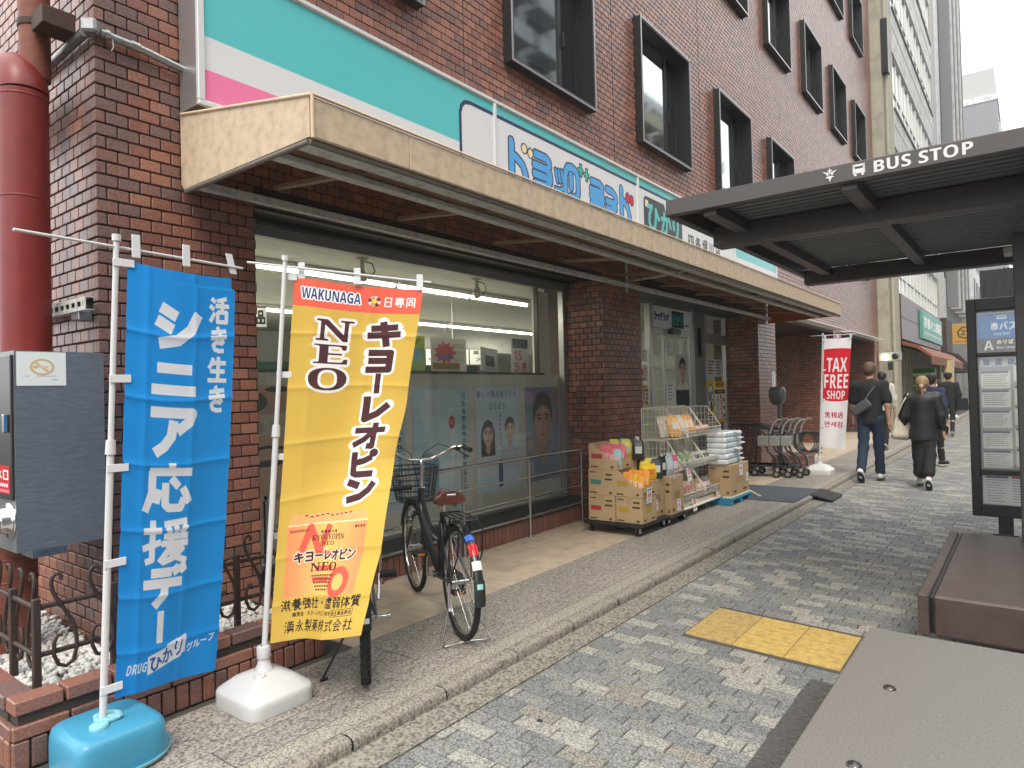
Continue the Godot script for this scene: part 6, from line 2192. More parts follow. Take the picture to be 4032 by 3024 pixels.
func tank_base(o: Node3D, m: Material, cap: Material, sx: float, sz: float, h: float, peak: bool) -> void:
	var b := MB.new()
	var P := []
	var prof: Array = [[0.97, 0.0], [1.0, 0.012], [1.0, 0.30], [1.0, 0.42], [0.965, 0.52], [0.62, 0.84], [0.36, 0.97], [0.2, 1.0], [0.0, 1.0]] if peak else [[0.95, 0.0], [1.0, 0.06], [1.0, 0.55], [0.99, 0.75], [0.95, 0.90], [0.87, 0.975], [0.76, 1.0], [0.4, 1.0], [0.0, 1.0]]
	for q in prof:
		var ring := []
		for k in 40:
			var a := TAU * k / 40
			var e := 0.36 if q[0] > 0.5 else 0.6
			var cx := signf(cos(a)) * pow(absf(cos(a)), e)
			var cz := signf(sin(a)) * pow(absf(sin(a)), e)
			ring.append(Vector3(cx * sx * 0.5 * q[0], q[1] * h, cz * sz * 0.5 * q[0]))
		P.append(ring)
	b.grid(P, true)
	b.look(80, b.v[80])
	obj("base", b, m, o)
	b = MB.new()
	if peak:
		b.lathe([Vector2(0.05, h * 0.95), Vector2(0.032, h + 0.03), Vector2(0.026, h + 0.06), Vector2(0.033, h + 0.062), Vector2(0.034, h + 0.115), Vector2(0.022, h + 0.12), Vector2(0.015, h + 0.12)], Vector3.ZERO, 16)
		obj("socket", b, cap, o)
		b = MB.new()
		b.lathe([Vector2(0.03, 0), Vector2(0.03, 0.014), Vector2(0.022, 0.018), Vector2(0, 0.018)], Vector3(0.045, h * 0.90, 0.05), 12)
		obj("filler_cap", b, cap, o)
	else:
		b.torus(Vector3(0.0, h + 0.008, 0.0), 0.042, 0.012, Basis(Vector3.RIGHT, PI / 2), 20, 6)
		b.cbox(Vector3(0.0, h + 0.012, 0.0), Vector3(0.12, 0.016, 0.03), 0.005, Basis(Vector3.UP, 0.6))
		obj("socket", b, cap, o)
		b = MB.new()
		b.lathe([Vector2(0.036, 0), Vector2(0.036, 0.012), Vector2(0.028, 0.018), Vector2(0, 0.018)], Vector3(0.055, h, 0.055), 14)
		b.cbox(Vector3(0.03, h + 0.010, 0.03), Vector3(0.05, 0.012, 0.03), 0.004, Basis(Vector3.UP, -0.8))
		obj("filler_cap", b, cap, o)


func banner_pole(o: Node3D, foot: Vector3, top: Vector3, r: float) -> void:
	var b := MB.new()
	var mid := foot.lerp(top, 0.56)
	b.tube([foot, mid], r, 12)
	b.tube([mid, top], r * 0.8, 12)
	obj("pole", b, M.white_plastic, o)
	b = MB.new()
	b.tube([foot.lerp(top, 0.545), foot.lerp(top, 0.575)], [r * 1.45, r * 1.3], 12)
	obj("collar", b, M.white_plastic, o)
	b = MB.new()
	b.tube([top - Vector3(0, 0.012, 0), top + Vector3(0, 0.016, 0)], r * 1.25, 12)
	obj("pole_cap", b, M.white_plastic, o)


func tab(o: Node3D, a: Vector3, d: Vector3, w: float, up: Vector3, h: float) -> void:
	# loop of white tape round a pole or bar, sewn to the cloth
	var b := MB.new()
	b.cbox(a + d * w * 0.5, Vector3(w, h, 0.006), 0.001, Basis(d, up, d.cross(up)))
	obj("tab", b, M.tab_white, o)


func banners() -> void:
	var tw := mt("tab_white", L(0.74, 0.75, 0.78), 0.8)
	tw.backlight_enabled = true
	tw.backlight = Color(0.3, 0.3, 0.3)
	# ---- blue banner
	var r := ras(480, 1584, Color(0.03, 0.575, 0.90), 2)
	var W := Color(0.90, 0.92, 0.95)
	var k := 0
	for ch in "活き生き":
		r.glyph(ch, 352, 80 + k * 118, 100, 104, 18, W)
		k += 1
	for q in [["シ", 110, 128, 200, 170, 44], ["ニ", 96, 340, 210, 150, 40], ["ア", 92, 520, 214, 190, 42], ["応", 82, 738, 220, 186, 32], ["援", 84, 950, 214, 168, 25], ["デ", 92, 1128, 196, 156, 36], ["｜", 112, 1296, 140, 124, 30]]:
		r.glyph(q[0], q[1], q[2], q[3], q[4], q[5], W)
	r.text("DRUG", 46, 1478, 82, 36, W, sans(), 0.2)
	r.poly(PackedVector2Array([Vector2(132, 1462), Vector2(214, 1440), Vector2(220, 1430), Vector2(322, 1404), Vector2(322, 1476), Vector2(306, 1482), Vector2(300, 1490), Vector2(132, 1530)]), W)
	r.glyph("ひ", 138, 1462, 64, 60, 9, Color(0.1, 0.36, 0.68))
	r.glyph("か", 200, 1442, 56, 62, 8, Color(0.1, 0.36, 0.68))
	r.glyph("り", 254, 1422, 60, 62, 9, Color(0.1, 0.36, 0.68))
	k = 0
	for ch in "グルーフ":
		r.glyph("プ" if ch == "フ" else ch, 330 + k * 33, 1446 - k * 8, 30, 34, 5, W)
		k += 1
	var bm := printed("blue_cloth", r.tex(), 0.75)
	bm.backlight_enabled = true
	bm.backlight = Color(0.04, 0.22, 0.34)
	var o := thing("blue_banner", "blue vertical banner with white characters on a blue water tank base", "banner", Vector3(-3.10, 0, -1.19))
	tank_base(o, M.blue_plastic, M.blue_cap, 0.37, 0.36, 0.175, false)
	var tray := MB.new()
	tray.lathe([Vector2(0.0, 0.004), Vector2(0.17, 0.004), Vector2(0.20, 0.012), Vector2(0.205, 0.028), Vector2(0.197, 0.028), Vector2(0.19, 0.010), Vector2(0.0, 0.008)], Vector3(0.01, 0.0, -0.03), 32)
	obj("tray", tray, M.blue_cap, o)
	var f0 := Vector3(0, 0.17, 0.02)
	var f1 := Vector3(0, 2.205, -0.065)
	banner_pole(o, f0, f1, 0.0145)
	var bar := MB.new()
	bar.tube([Vector3(0.012, 2.175, 0.31), Vector3(-0.02, 2.155, -0.66)], 0.0065, 8)
	obj("cross_bar", bar, M.white_plastic, o)
	var lf := func(v: float) -> Vector3: return Vector3(0.012, 2.11 - v * 1.86, 0.02 - 0.042 * (2.11 - v * 1.86) - 0.035)
	var rt := func(v: float) -> Vector3:
		var e := lerpf(-0.03, -0.17, v * v)
		return Vector3(e, 2.10 - v * 1.97 + 0.02 * v, -0.09 - 0.535 + 0.07 * v + (0.02 if v < 0.03 else 0.0))
	obj("cloth", cloth(lf, rt, 300, 56, 0.014, 0.007, 0.4), bm, o)
	for y in [2.10, 1.60, 1.22, 0.82, 0.30]:
		tab(o, Vector3(0.012, y, 0.045 - 0.042 * y), Vector3(0.05, 0.03 if y < 0.9 else 0.0, -1).normalized(), 0.085, Vector3.UP, 0.033)
	for u in [0.06, 0.52, 0.985]:
		var p: Vector3 = lf.call(0.0).lerp(rt.call(0.0), u)
		tab(o, p + Vector3(0.008, 0.07, 0.014), Vector3(0, 0, -1), 0.034, Vector3(0, 1, 0.25 if u > 0.9 else 0.0).normalized(), 0.10)

	# ---- yellow banner
	r = ras(520, 1520, Color(0.80, 0.665, 0.285), 2)
	var maroon := Color(0.27, 0.11, 0.13)
	var red := Color(0.89, 0.37, 0.29)
	r.rect(0, 0, 520, 122, red)
	var navy := Color(0.12, 0.19, 0.42)
	for d in [Vector2(-6, 0), Vector2(6, 0), Vector2(0, -6), Vector2(0, 6), Vector2(-4, -4), Vector2(4, 4), Vector2(4, -4), Vector2(-4, 4)]:
		r.text("WAKUNAGA", 34 + d.x, 38 + d.y, 236, 48, Color(0.92, 0.92, 0.93), sans())
	r.text("WAKUNAGA", 34, 38, 236, 48, navy, sans())
	for i in 8:
		var a := TAU * i / 8 + 0.2
		var col: Color = [Color(0.85, 0.85, 0.8), Color(0.25, 0.2, 0.2), Color(0.72, 0.68, 0.6)][i % 3]
		r.poly(PackedVector2Array([Vector2(326, 66) + Vector2(cos(a), sin(a)) * 10, Vector2(326, 66) + Vector2(cos(a - 0.36), sin(a - 0.36)) * 27, Vector2(326, 66) + Vector2(cos(a + 0.36), sin(a + 0.36)) * 27]), col)
	r.disc(326, 66, 10, 10, Color(0.95, 0.85, 0.25))
	r.line("日専同", 362, 42, 42, 48, 47, 5, Color(0.95, 0.93, 0.92))
	# big letters with white rims
	var big := [["N", 104, 168, 150, 96], ["E", 100, 280, 140, 86], ["O", 84, 384, 160, 100]]
	for q in big:
		for i in 12:
			var d := Vector2(cos(TAU * i / 12), sin(TAU * i / 12)) * 12
			r.text(q[0], q[1] + d.x, q[2] + d.y, q[3], q[4], Color(0.90, 0.89, 0.88), serif())
	for q in big:
		r.text(q[0], q[1], q[2], q[3], q[4], maroon, serif())
	var kana := [["キ", 308, 160, 150, 118, 30], ["ヨ", 312, 294, 130, 104, 30], ["｜", 330, 404, 100, 96, 24], ["レ", 310, 506, 136, 122, 32], ["オ", 304, 634, 150, 116, 26], ["ピ", 300, 758, 136, 118, 28], ["ン", 300, 884, 140, 100, 30]]
	for q in kana:
		r.glyph(q[0], q[1], q[2], q[3], q[4], q[5] + 22, Color(0.90, 0.89, 0.88), true)
	for q in kana:
		r.glyph(q[0], q[1], q[2], q[3], q[4], q[5], maroon)
	# product box
	for i in 30:
		var t := absf(i - 14.5) / 14.5
		r.rect(48 + i * 13, 1060, 14, 290, Color(0.93, 0.76 - 0.20 * t, 0.42 - 0.06 * t))
	r.poly(PackedVector2Array([Vector2(48, 1060), Vector2(62, 1016), Vector2(424, 1016), Vector2(438, 1060)]), Color(0.93, 0.66, 0.42))
	r.rect(48, 1056, 390, 5, Color(0.95, 0.86, 0.70))
	for i in 10:
		r.rect(120 + i * 24, 1020 + (i * 7) % 9, 14, 5, Color(0.35, 0.15, 0.14))
	var rd := Color(0.87, 0.36, 0.28)
	r.stroke([Vector2(110, 1180), Vector2(150, 1072), Vector2(196, 1180), Vector2(240, 1072)], 30, rd, false)
	r.stroke([Vector2(200, 1190), Vector2(300, 1190)], 22, rd, false)
	r.stroke([Vector2(190, 1246), Vector2(286, 1246)], 22, rd, false)
	r.stroke([Vector2(180, 1290), Vector2(270, 1290)], 22, rd, false)
	r.disc(338, 1300, 62, 60, rd); r.disc(338, 1300, 32, 32, Color(0.93, 0.72, 0.40))
	r.text("WAKUNAGA", 58, 1076, 84, 12, Color(0.45, 0.15, 0.13), sans())
	r.text("KYOLEOPIN", 158, 1108, 170, 22, maroon, serif())
	r.text("NEO", 206, 1136, 66, 18, maroon, serif())
	r.line("滋養強壮体", 196, 1090, 15, 14, 18, 2, maroon)
	r.line("湧永会社", 378, 1076, 12, 12, 14, 2, maroon)
	for q in ["キ", "ヨ", "ー", "レ", "オ", "ピ", "ン"]:
		r.glyph(q, 84 + ["キ", "ヨ", "ー", "レ", "オ", "ピ", "ン"].find(q) * 46, 1170, 42, 44, 15, Color(0.92, 0.88, 0.8), true)
	for q in ["キ", "ヨ", "ー", "レ", "オ", "ピ", "ン"]:
		r.glyph(q, 84 + ["キ", "ヨ", "ー", "レ", "オ", "ピ", "ン"].find(q) * 46, 1170, 42, 44, 8, maroon)
	r.text("NEO", 160, 1222, 150, 34, maroon, serif())
	for i in 5:
		for j in 9 - i:
			r.rect(170 + j * 15 + i * 8, 1270 + i * 14, 11, 7, Color(0.4, 0.2, 0.16))
	var ink := Color(0.20, 0.14, 0.11)
	r.line("滋養強壮・虚弱体質", 42, 1356, 46, 48, 49, 5.5, ink)
	r.line("（販売名）キヨーレオピンネオ", 78, 1412, 17, 18, 18.5, 2.4, ink)
	r.text("w", 302, 1416, 16, 12, ink, sans())
	r.rect(336, 1408, 116, 2, ink); r.rect(336, 1434, 116, 2, ink); r.rect(336, 1408, 2, 27, ink); r.rect(450, 1408, 2, 27, ink)
	r.line("品生薬品同会", 342, 1413, 15, 17, 18, 2.2, ink)
	r.line("湧永製薬株式会社", 62, 1444, 46, 48, 51, 4.6, ink)
	var ym := printed("yellow_cloth", r.tex(), 0.8)
	ym.backlight_enabled = true
	ym.backlight = Color(0.22, 0.17, 0.04)
	o = thing("yellow_banner", "yellow vertical banner with maroon lettering on a white water tank base", "banner", Vector3(-3.055, 0, -1.885))
	tank_base(o, M.white_plastic, M.white_plastic, 0.38, 0.36, 0.155, true)
	f0 = Vector3(0, 0.20, 0.0)
	f1 = Vector3(0.0, 2.225, -0.168)
	banner_pole(o, f0, f1, 0.0145)
	bar = MB.new()
	bar.tube([Vector3(-0.13, 2.205, -0.03), Vector3(0.52, 2.10, -0.71)], 0.0065, 8)
	obj("cross_bar", bar, M.white_plastic, o)
	lf = func(v: float) -> Vector3:
		var y := 2.135 - v * 1.85
		return Vector3(0.01 + 0.02 * v, y, -0.005 - 0.083 * y - 0.03 * (1.0 - v))
	rt = func(v: float) -> Vector3:
		var kx := [[0.0, 0.50, -0.50], [0.35, 0.46, -0.455], [0.53, 0.44, -0.40], [0.77, 0.545, -0.24], [0.89, 0.575, -0.15], [1.0, 0.585, -0.09]]
		var e := Vector3.ZERO
		for i in kx.size() - 1:
			if v >= kx[i][0] and v <= kx[i + 1][0]:
				var t: float = (v - kx[i][0]) / (kx[i + 1][0] - kx[i][0])
				t = t * t * (3.0 - 2.0 * t) * 0.5 + t * 0.5
				e = Vector3(lerpf(kx[i][1], kx[i + 1][1], t), 0, lerpf(kx[i][2], kx[i + 1][2], t))
		var y := 2.06 - v * 1.66
		return Vector3(e.x, y, e.z - 0.08 * y)
	obj("cloth", cloth(lf, rt, 300, 56, 0.03, 0.006, 2.2), ym, o)
	for y in [2.13, 1.62, 1.20, 0.80, 0.40]:
		tab(o, Vector3(-0.02, y, 0.018 - 0.083 * y), Vector3(0.6, 0, -0.8).normalized() if y > 1.0 else Vector3(0.3, 0, -0.95).normalized(), 0.075, Vector3.UP, 0.032)
	for u in [0.05, 0.48, 0.97]:
		var p: Vector3 = lf.call(0.0).lerp(rt.call(0.0), u)
		tab(o, p + Vector3(-0.006, 0.035, 0.010), Vector3(0.7, 0, -0.7).normalized(), 0.034, Vector3.UP, 0.085)

	# ---- red and white tax free banner further down
	r = ras(240, 1180, Color(0.93, 0.92, 0.93), 2)
	var cr := Color(0.83, 0.08, 0.17)
	r.rect(0, 150, 240, 480, cr)
	r.disc(120, 150, 150, 46, cr)
	r.disc(120, 630, 150, 46, cr)
	r.rect(0, 0, 6, 1180, Color(0.88, 0.87, 0.9))
	r.text("TAX", 34, 208, 180, 150, Color(0.95, 0.93, 0.94), sans())
	r.text("FREE", 16, 384, 214, 150, Color(0.95, 0.93, 0.94), sans())
	r.text("SHOP", 44, 560, 164, 92, Color(0.95, 0.93, 0.94), sans())
	r.line("免税店", 30, 790, 54, 64, 60, 8, Color(0.78, 0.16, 0.30))
	r.line("면세점", 30, 890, 54, 64, 60, 8, Color(0.78, 0.16, 0.30))
	var rm := printed("red_cloth", r.tex(), 0.75)
	rm.backlight_enabled = true
	rm.backlight = Color(0.25, 0.16, 0.16)
	o = thing("tax_free_banner", "red and white tax free banner on a white tank base by the kerb", "banner", Vector3(-2.88, 0, -12.2))
	tank_base(o, M.white_plastic, M.white_plastic, 0.42, 0.40, 0.17, true)
	banner_pole(o, Vector3(0, 0.2, 0), Vector3(0.11, 2.36, 0), 0.014)
	bar = MB.new()
	bar.tube([Vector3(-0.08, 2.335, 0.02), Vector3(0.60, 2.325, -0.02)], 0.0065, 8)
	obj("cross_bar", bar, M.white_plastic, o)
	lf = func(v: float) -> Vector3: return Vector3(0.125 - 0.10 * v, 2.28 - v * 1.83, 0.01)
	rt = func(v: float) -> Vector3: return Vector3(0.545 - 0.14 * v, 2.28 - v * 1.86, -0.03 + 0.05 * v)
	obj("cloth", cloth(lf, rt, 60, 16, 0.02, 0.002, 1.0), rm, o)
	for y in [2.25, 1.75, 1.25, 0.8, 0.5]:
		tab(o, Vector3(0.004 + 0.045 * y, y, 0.016), Vector3(1, 0, 0), 0.06, Vector3.UP, 0.03)
	for u in [0.03, 0.5, 0.97]:
		tab(o, Vector3(0.12 + 0.42 * u, 2.305, 0.01), Vector3(1, 0, 0), 0.03, Vector3.UP, 0.06)

	# ---- brown and cream banner seen edge-on far along the kerb
	o = thing("cream_banner", "narrow cream banner on a pole far along the kerb behind the walkers", "banner", Vector3(-2.62, 0, -33.0))
	tank_base(o, M.white_plastic, M.white_plastic, 0.42, 0.40, 0.17, true)
	banner_pole(o, Vector3(0, 0.2, 0), Vector3(0.12, 2.5, 0), 0.02)
	lf = func(v: float) -> Vector3: return Vector3(0.0 + 0.12 * (1.0 - v), 2.4 - v * 1.8, 0.0)
	rt = func(v: float) -> Vector3: return Vector3(-0.32 + 0.12 * (1.0 - v), 2.4 - v * 1.8, 0.05)
	var cm := mt("cream_cloth", L(0.55, 0.44, 0.24), 0.8)
	obj("cloth", cloth(lf, rt, 20, 8, 0.03, 0.0, 1.0), cm, o)


# ---------------------------------------------------------------- bicycles
func wheel(o: Node3D, c: Vector3, R: float, tyre: float, knobs: bool) -> void:
	var bs := Basis(Vector3(1, 0, 0), Vector3(0, 1, 0), Vector3(0, 0, 1))
	var b := MB.new()
	b.torus(c, R - tyre, tyre, bs, 56, 10)
	if knobs:
		for i in 46:
			var a := TAU * i / 46
			var e := Vector3(cos(a), sin(a), 0)
			for s in [-1.0, 0.0, 1.0]:
				b.cbox(c + e * (R - tyre * (0.06 if s == 0.0 else 0.28)) + Vector3(0, 0, s * tyre * 0.75), Vector3(0.014, 0.02, 0.013), 0.002, Basis(e, Vector3(0, 0, 1).cross(e), Vector3(0, 0, 1)))
	var w := obj("wheel", b, M.black_rubber, o)
	b = MB.new()
	b.torus(c, R - tyre * 2.0 - 0.006, 0.0105, bs, 48, 8)
	obj("rim", b, M.chrome, w)
	b = MB.new()
	b.tube([c - Vector3(0, 0, 0.055), c + Vector3(0, 0, 0.055)], 0.016, 10)
	b.lathe([Vector2(0.028, -0.002), Vector2(0.028, 0.002)], c + Vector3(0, 0, 0.03), 12, Basis(Vector3.RIGHT, PI / 2))
	b.lathe([Vector2(0.028, -0.002), Vector2(0.028, 0.002)], c - Vector3(0, 0, 0.03), 12, Basis(Vector3.RIGHT, PI / 2))
	obj("hub", b, M.steel, w)
	b = MB.new()
	for i in 32:
		var a := TAU * i / 32
		var a2 := a + (0.42 if i % 4 < 2 else -0.42)
		var s := 0.03 if i % 2 == 0 else -0.03
		b.bar(c + Vector3(cos(a2) * 0.027, sin(a2) * 0.027, s), c + Vector3(cos(a), sin(a), 0) * (R - tyre * 2.0 - 0.012), 0.0013, 4)
	obj("spokes", b, M.chrome, w)


func arc(c: Vector3, R: float, a0: float, a1: float, n: int, wd: float, th: float) -> MB:
	# curved mudguard of width wd
	var b := MB.new()
	var P := []
	for i in n + 1:
		var a := deg_to_rad(lerpf(a0, a1, float(i) / n))
		var e := Vector3(cos(a), sin(a), 0)
		var row := []
		for j in 9:
			var t := -1.0 + j / 4.0
			row.append(c + e * (R - 0.014 * t * t) + Vector3(0, 0, t * wd * 0.5))
		for j in range(8, -1, -1):
			var t := -1.0 + j / 4.0
			row.append(c + e * (R - 0.014 * t * t - th) + Vector3(0, 0, t * wd * 0.5))
		P.append(row)
	b.grid(P, true)
	b.look(4, P[0][4] - c)
	return b


func bicycles() -> void:
	var paint := mt("bike_black", L(0.012, 0.014, 0.018), 0.18)
	paint.clearcoat_enabled = true
	paint.clearcoat = 0.6
	# ---- city bicycle
	var o := thing("city_bicycle", "black city bicycle with brown saddle and front wire basket by the rail", "bicycle", Vector3(-2.81, 0, -3.07), 0.0)
	o.rotation.y = atan2(0.57, -1.0)
	var R := 0.345
	var ra := Vector3(0, R, 0)
	var fa := Vector3(1.12, R, 0)
	wheel(o, ra, R, 0.019, false)
	wheel(o, fa, R, 0.019, false)
	var bb := Vector3(0.455, 0.29, 0)
	var b := MB.new()
	b.tube([bb, Vector3(0.335, 0.72, 0)], 0.019, 12)
	b.tube([bb + Vector3(0, 0.02, 0), Vector3(0.66, 0.42, 0), Vector3(0.86, 0.62, 0), Vector3(0.895, 0.70, 0)], [0.026, 0.027, 0.026, 0.024], 14)
	b.tube([Vector3(0.40, 0.50, 0), Vector3(0.60, 0.52, 0), Vector3(0.80, 0.68, 0), Vector3(0.885, 0.76, 0)], 0.017, 12)
	b.tube([Vector3(0.915, 0.64, 0), Vector3(0.875, 0.82, 0)], 0.024, 12)
	for s in [-1.0, 1.0]:
		b.tube([bb + Vector3(-0.03, 0, s * 0.035), Vector3(0, R, s * 0.06)], 0.011, 8)
		b.tube([Vector3(0.345, 0.66, s * 0.02), Vector3(0, R, s * 0.062)], 0.009, 8)
	b.tube([bb + Vector3(0, 0, -0.04), bb + Vector3(0, 0, 0.04)], 0.024, 12)
	obj("frame", b, paint, o)
	b = MB.new()
	for s in [-1.0, 1.0]:
		b.tube([Vector3(0.93, 0.63, s * 0.02), Vector3(0.95, 0.60, s * 0.052), Vector3(1.03, 0.45, s * 0.055), Vector3(1.12, R, s * 0.056)], [0.014, 0.014, 0.011, 0.009], 8)
	b.tube([Vector3(0.93, 0.63, -0.05), Vector3(0.93, 0.63, 0.05)], 0.016, 8)
	obj("fork", b, paint, o)
	b = MB.new()
	b.tube([Vector3(0.875, 0.80, 0), Vector3(0.845, 0.99, 0), Vector3(0.875, 1.02, 0)], 0.0135, 10)
	obj("stem", b, M.chrome, o)
	b = MB.new()
	var hb := [Vector3(0.60, 1.10, -0.285), Vector3(0.70, 1.115, -0.275), Vector3(0.80, 1.105, -0.235), Vector3(0.87, 1.06, -0.16), Vector3(0.885, 1.025, -0.08), Vector3(0.88, 1.02, 0), Vector3(0.885, 1.025, 0.08), Vector3(0.87, 1.06, 0.16), Vector3(0.80, 1.105, 0.235), Vector3(0.70, 1.115, 0.275), Vector3(0.60, 1.10, 0.285)]
	b.tube(hb, 0.0115, 10)
	obj("handlebar", b, M.chrome, o)
	for s in [-1.0, 1.0]:
		b = MB.new()
		b.tube([Vector3(0.58, 1.098, s * 0.287), Vector3(0.70, 1.115, s * 0.276)], 0.0175, 12)
		obj("grip", b, M.black_rubber, o)
		b = MB.new()
		b.tube([Vector3(0.77, 1.10, s * 0.25), Vector3(0.74, 1.075, s * 0.262), Vector3(0.62, 1.05, s * 0.285)], 0.006, 6)
		b.cbox(Vector3(0.765, 1.10, s * 0.25), Vector3(0.04, 0.035, 0.03), 0.006)
		obj("brake_lever", b, M.black_paint, o)
		b = MB.new()
		b.tube([Vector3(0.78, 1.09, s * 0.24), Vector3(0.93, 1.13, s * 0.15), Vector3(0.97, 1.06, s * 0.05), Vector3(0.94, 0.90, s * 0.02), Vector3(0.93, 0.78, 0.0)], 0.0032, 5)
		obj("brake_cable", b, M.black_rubber, o)
	b = MB.new()
	b.ball(Vector3(0.69, 1.15, -0.25), Vector3(0.02, 0.016, 0.02), Basis(), 10, 6)
	obj("bell", b, M.black_paint, o)
	# basket of wires
	b = MB.new()
	var loops := []
	for i in 7:
		var t := i / 6.0
		var y := 0.70 + t * 0.25
		var x0 := 0.965 - 0.01 * t
		var x1 := 1.19 + 0.07 * t
		var hw := 0.13 + 0.045 * t
		var pts := []
		for k in 28:
			var a := TAU * k / 28
			pts.append(Vector3((x0 + x1) * 0.5 + (x1 - x0) * 0.5 * signf(cos(a)) * pow(absf(cos(a)), 0.4), y, hw * signf(sin(a)) * pow(absf(sin(a)), 0.4)))
		loops.append(pts)
		b.tube(pts, 0.005 if i == 6 else 0.003, 5, false, true)
	for k in 28:
		b.tube([loops[0][k], loops[3][k], loops[6][k]], 0.0025, 4)
	for k in range(0, 14):
		b.bar(loops[0][k], loops[0][(28 - k) % 28], 0.0018, 4)
	obj("basket", b, M.black_paint, o)
	b = MB.new()
	b.tube([Vector3(1.10, 0.70, 0.05), Vector3(1.12, R + 0.02, 0.062)], 0.004, 5)
	b.tube([Vector3(1.10, 0.70, -0.05), Vector3(1.12, R + 0.02, -0.062)], 0.004, 5)
	obj("basket_stay", b, M.black_paint, o)
	# saddle
	b = MB.new()
	var P := []
	for i in 13:
		var t := i / 12.0
		var x := 0.145 + t * 0.27
		var hw := lerpf(0.112, 0.022, smoothstep(0.12, 0.75, t)) * (0.82 if i == 0 else (0.95 if i == 1 else (0.7 if i == 12 else 1.0)))
		var top := 0.872 - 0.016 * sin(t * PI) + 0.012 * (1.0 - t)
		var row := []
		for k in 16:
			var a := TAU * k / 16
			row.append(Vector3(x, top - 0.036 + 0.036 * sin(a) * (1.0 if sin(a) > 0 else 1.3) - 0.02 * pow(cos(a), 2.0) * (0.6 + 0.4 * (1.0 - t)), hw * cos(a)))
		P.append(row)
	b.grid(P, true)
	b.fan(P[0], Vector3(0.143, 0.85, 0), Vector3(-1, 0, 0))
	b.fan(P[12], Vector3(0.416, 0.85, 0), Vector3(1, 0, 0))
	if b.n[4].y < 0:
		for i in 13 * 16:
			b.n[i] = -b.n[i]
		for t in range(0, 12 * 16 * 6, 3):
			var w := b.ix[t + 1]
			b.ix[t + 1] = b.ix[t + 2]; b.ix[t + 2] = w
	var sd := obj("saddle", b, M.leather, o)
	b = MB.new()
	b.cbox(Vector3(0.140, 0.858, 0), Vector3(0.006, 0.014, 0.06), 0.002)
	obj("badge", b, M.chrome, sd)
	b = MB.new()
	for s in [-1.0, 1.0]:
		var sp := []
		for i in 30:
			var a := i * 0.9
			sp.append(Vector3(0.19 + 0.014 * cos(a), 0.775 + 0.045 * i / 29.0, s * 0.055 + 0.014 * sin(a)))
		b.tube(sp, 0.003, 4)
		b.tube([Vector3(0.18, 0.775, s * 0.055), Vector3(0.30, 0.785, s * 0.02)], 0.004, 5)
	b.tube([Vector3(0.335, 0.70, 0), Vector3(0.31, 0.81, 0)], 0.0125, 10)
	obj("seat_post", b, M.chrome, o)
	# mudguards, tapes, reflectors
	var rear := obj("rear_mudguard", arc(ra, R + 0.026, 12, 186, 34, 0.056, 0.003), paint, o)
	obj("front_mudguard", arc(fa, R + 0.024, 15, 118, 18, 0.05, 0.003), paint, o)
	for q in [[120, 127, "blue_tape"], [131, 143, "red_lens"], [148, 156, "white_refl"]]:
		if q[2] != "":
			obj("reflector_tape", arc(ra, R + 0.0295, q[0], q[1], 5, 0.057, 0.002), M[q[2]], rear)
	var fl := obj("mud_flap", arc(ra, R + 0.031, 165, 188, 8, 0.066, 0.004), mt("mud_flap", L(0.02, 0.025, 0.024), 0.5), rear)
	obj("pale_tape", arc(ra, R + 0.034, 168, 172.5, 3, 0.05, 0.002), mt("pale_tape", L(0.35, 0.66, 0.62), 0.4), fl)
	# rear rack
	b = MB.new()
	b.tube([Vector3(0.24, 0.735, 0.03), Vector3(0.18, 0.745, 0.065), Vector3(-0.17, 0.755, 0.065), Vector3(-0.215, 0.755, 0.04), Vector3(-0.215, 0.755, -0.04), Vector3(-0.17, 0.755, -0.065), Vector3(0.18, 0.745, -0.065), Vector3(0.24, 0.735, -0.03)], 0.0055, 6, true, true)
	for s in [-0.022, 0.022]:
		b.tube([Vector3(0.22, 0.74, s), Vector3(-0.21, 0.756, s)], 0.0045, 6)
	for x in [0.1, -0.05, -0.17]:
		b.tube([Vector3(x, 0.75, -0.065), Vector3(x, 0.75, 0.065)], 0.0045, 6)
	for s in [-1.0, 1.0]:
		b.tube([Vector3(-0.02, 0.752, s * 0.065), Vector3(0.0, R + 0.02, s * 0.072)], 0.005, 6)
		b.tube([Vector3(-0.205, 0.754, s * 0.05), Vector3(-0.225, 0.70, s * 0.075), Vector3(-0.20, 0.55, s * 0.075), Vector3(-0.02, R + 0.01, s * 0.075)], 0.005, 6)
	obj("rear_rack", b, M.black_paint, o)
	# drive side
	b = MB.new()
	b.cbox(Vector3(0.30, 0.30, 0.062), Vector3(0.40, 0.10, 0.03), 0.012)
	obj("chain_case", b, paint, o)
	b = MB.new()
	b.tube([bb + Vector3(0, 0, 0.085), bb + Vector3(0.05, -0.16, 0.09)], 0.010, 8)
	b.tube([bb + Vector3(0, 0, -0.085), bb + Vector3(-0.05, 0.16, -0.09)], 0.010, 8)
	b.tube([bb + Vector3(0, 0, -0.09), bb + Vector3(0, 0, 0.09)], 0.009, 8)
	obj("crank", b, M.steel, o)
	for s in [1.0, -1.0]:
		b = MB.new()
		var pc := bb + Vector3(0.05 * s, -0.16 * s, s * 0.145)
		b.cbox(pc, Vector3(0.085, 0.026, 0.095), 0.006)
		var pd := obj("pedal", b, M.black_rubber, o)
		b = MB.new()
		b.cbox(pc + Vector3(-0.0435, 0, 0), Vector3(0.004, 0.016, 0.05), 0.001)
		obj("pedal_reflector", b, M.orange_lens, pd)
	# stand: wide wire foot behind the rear wheel
	b = MB.new()
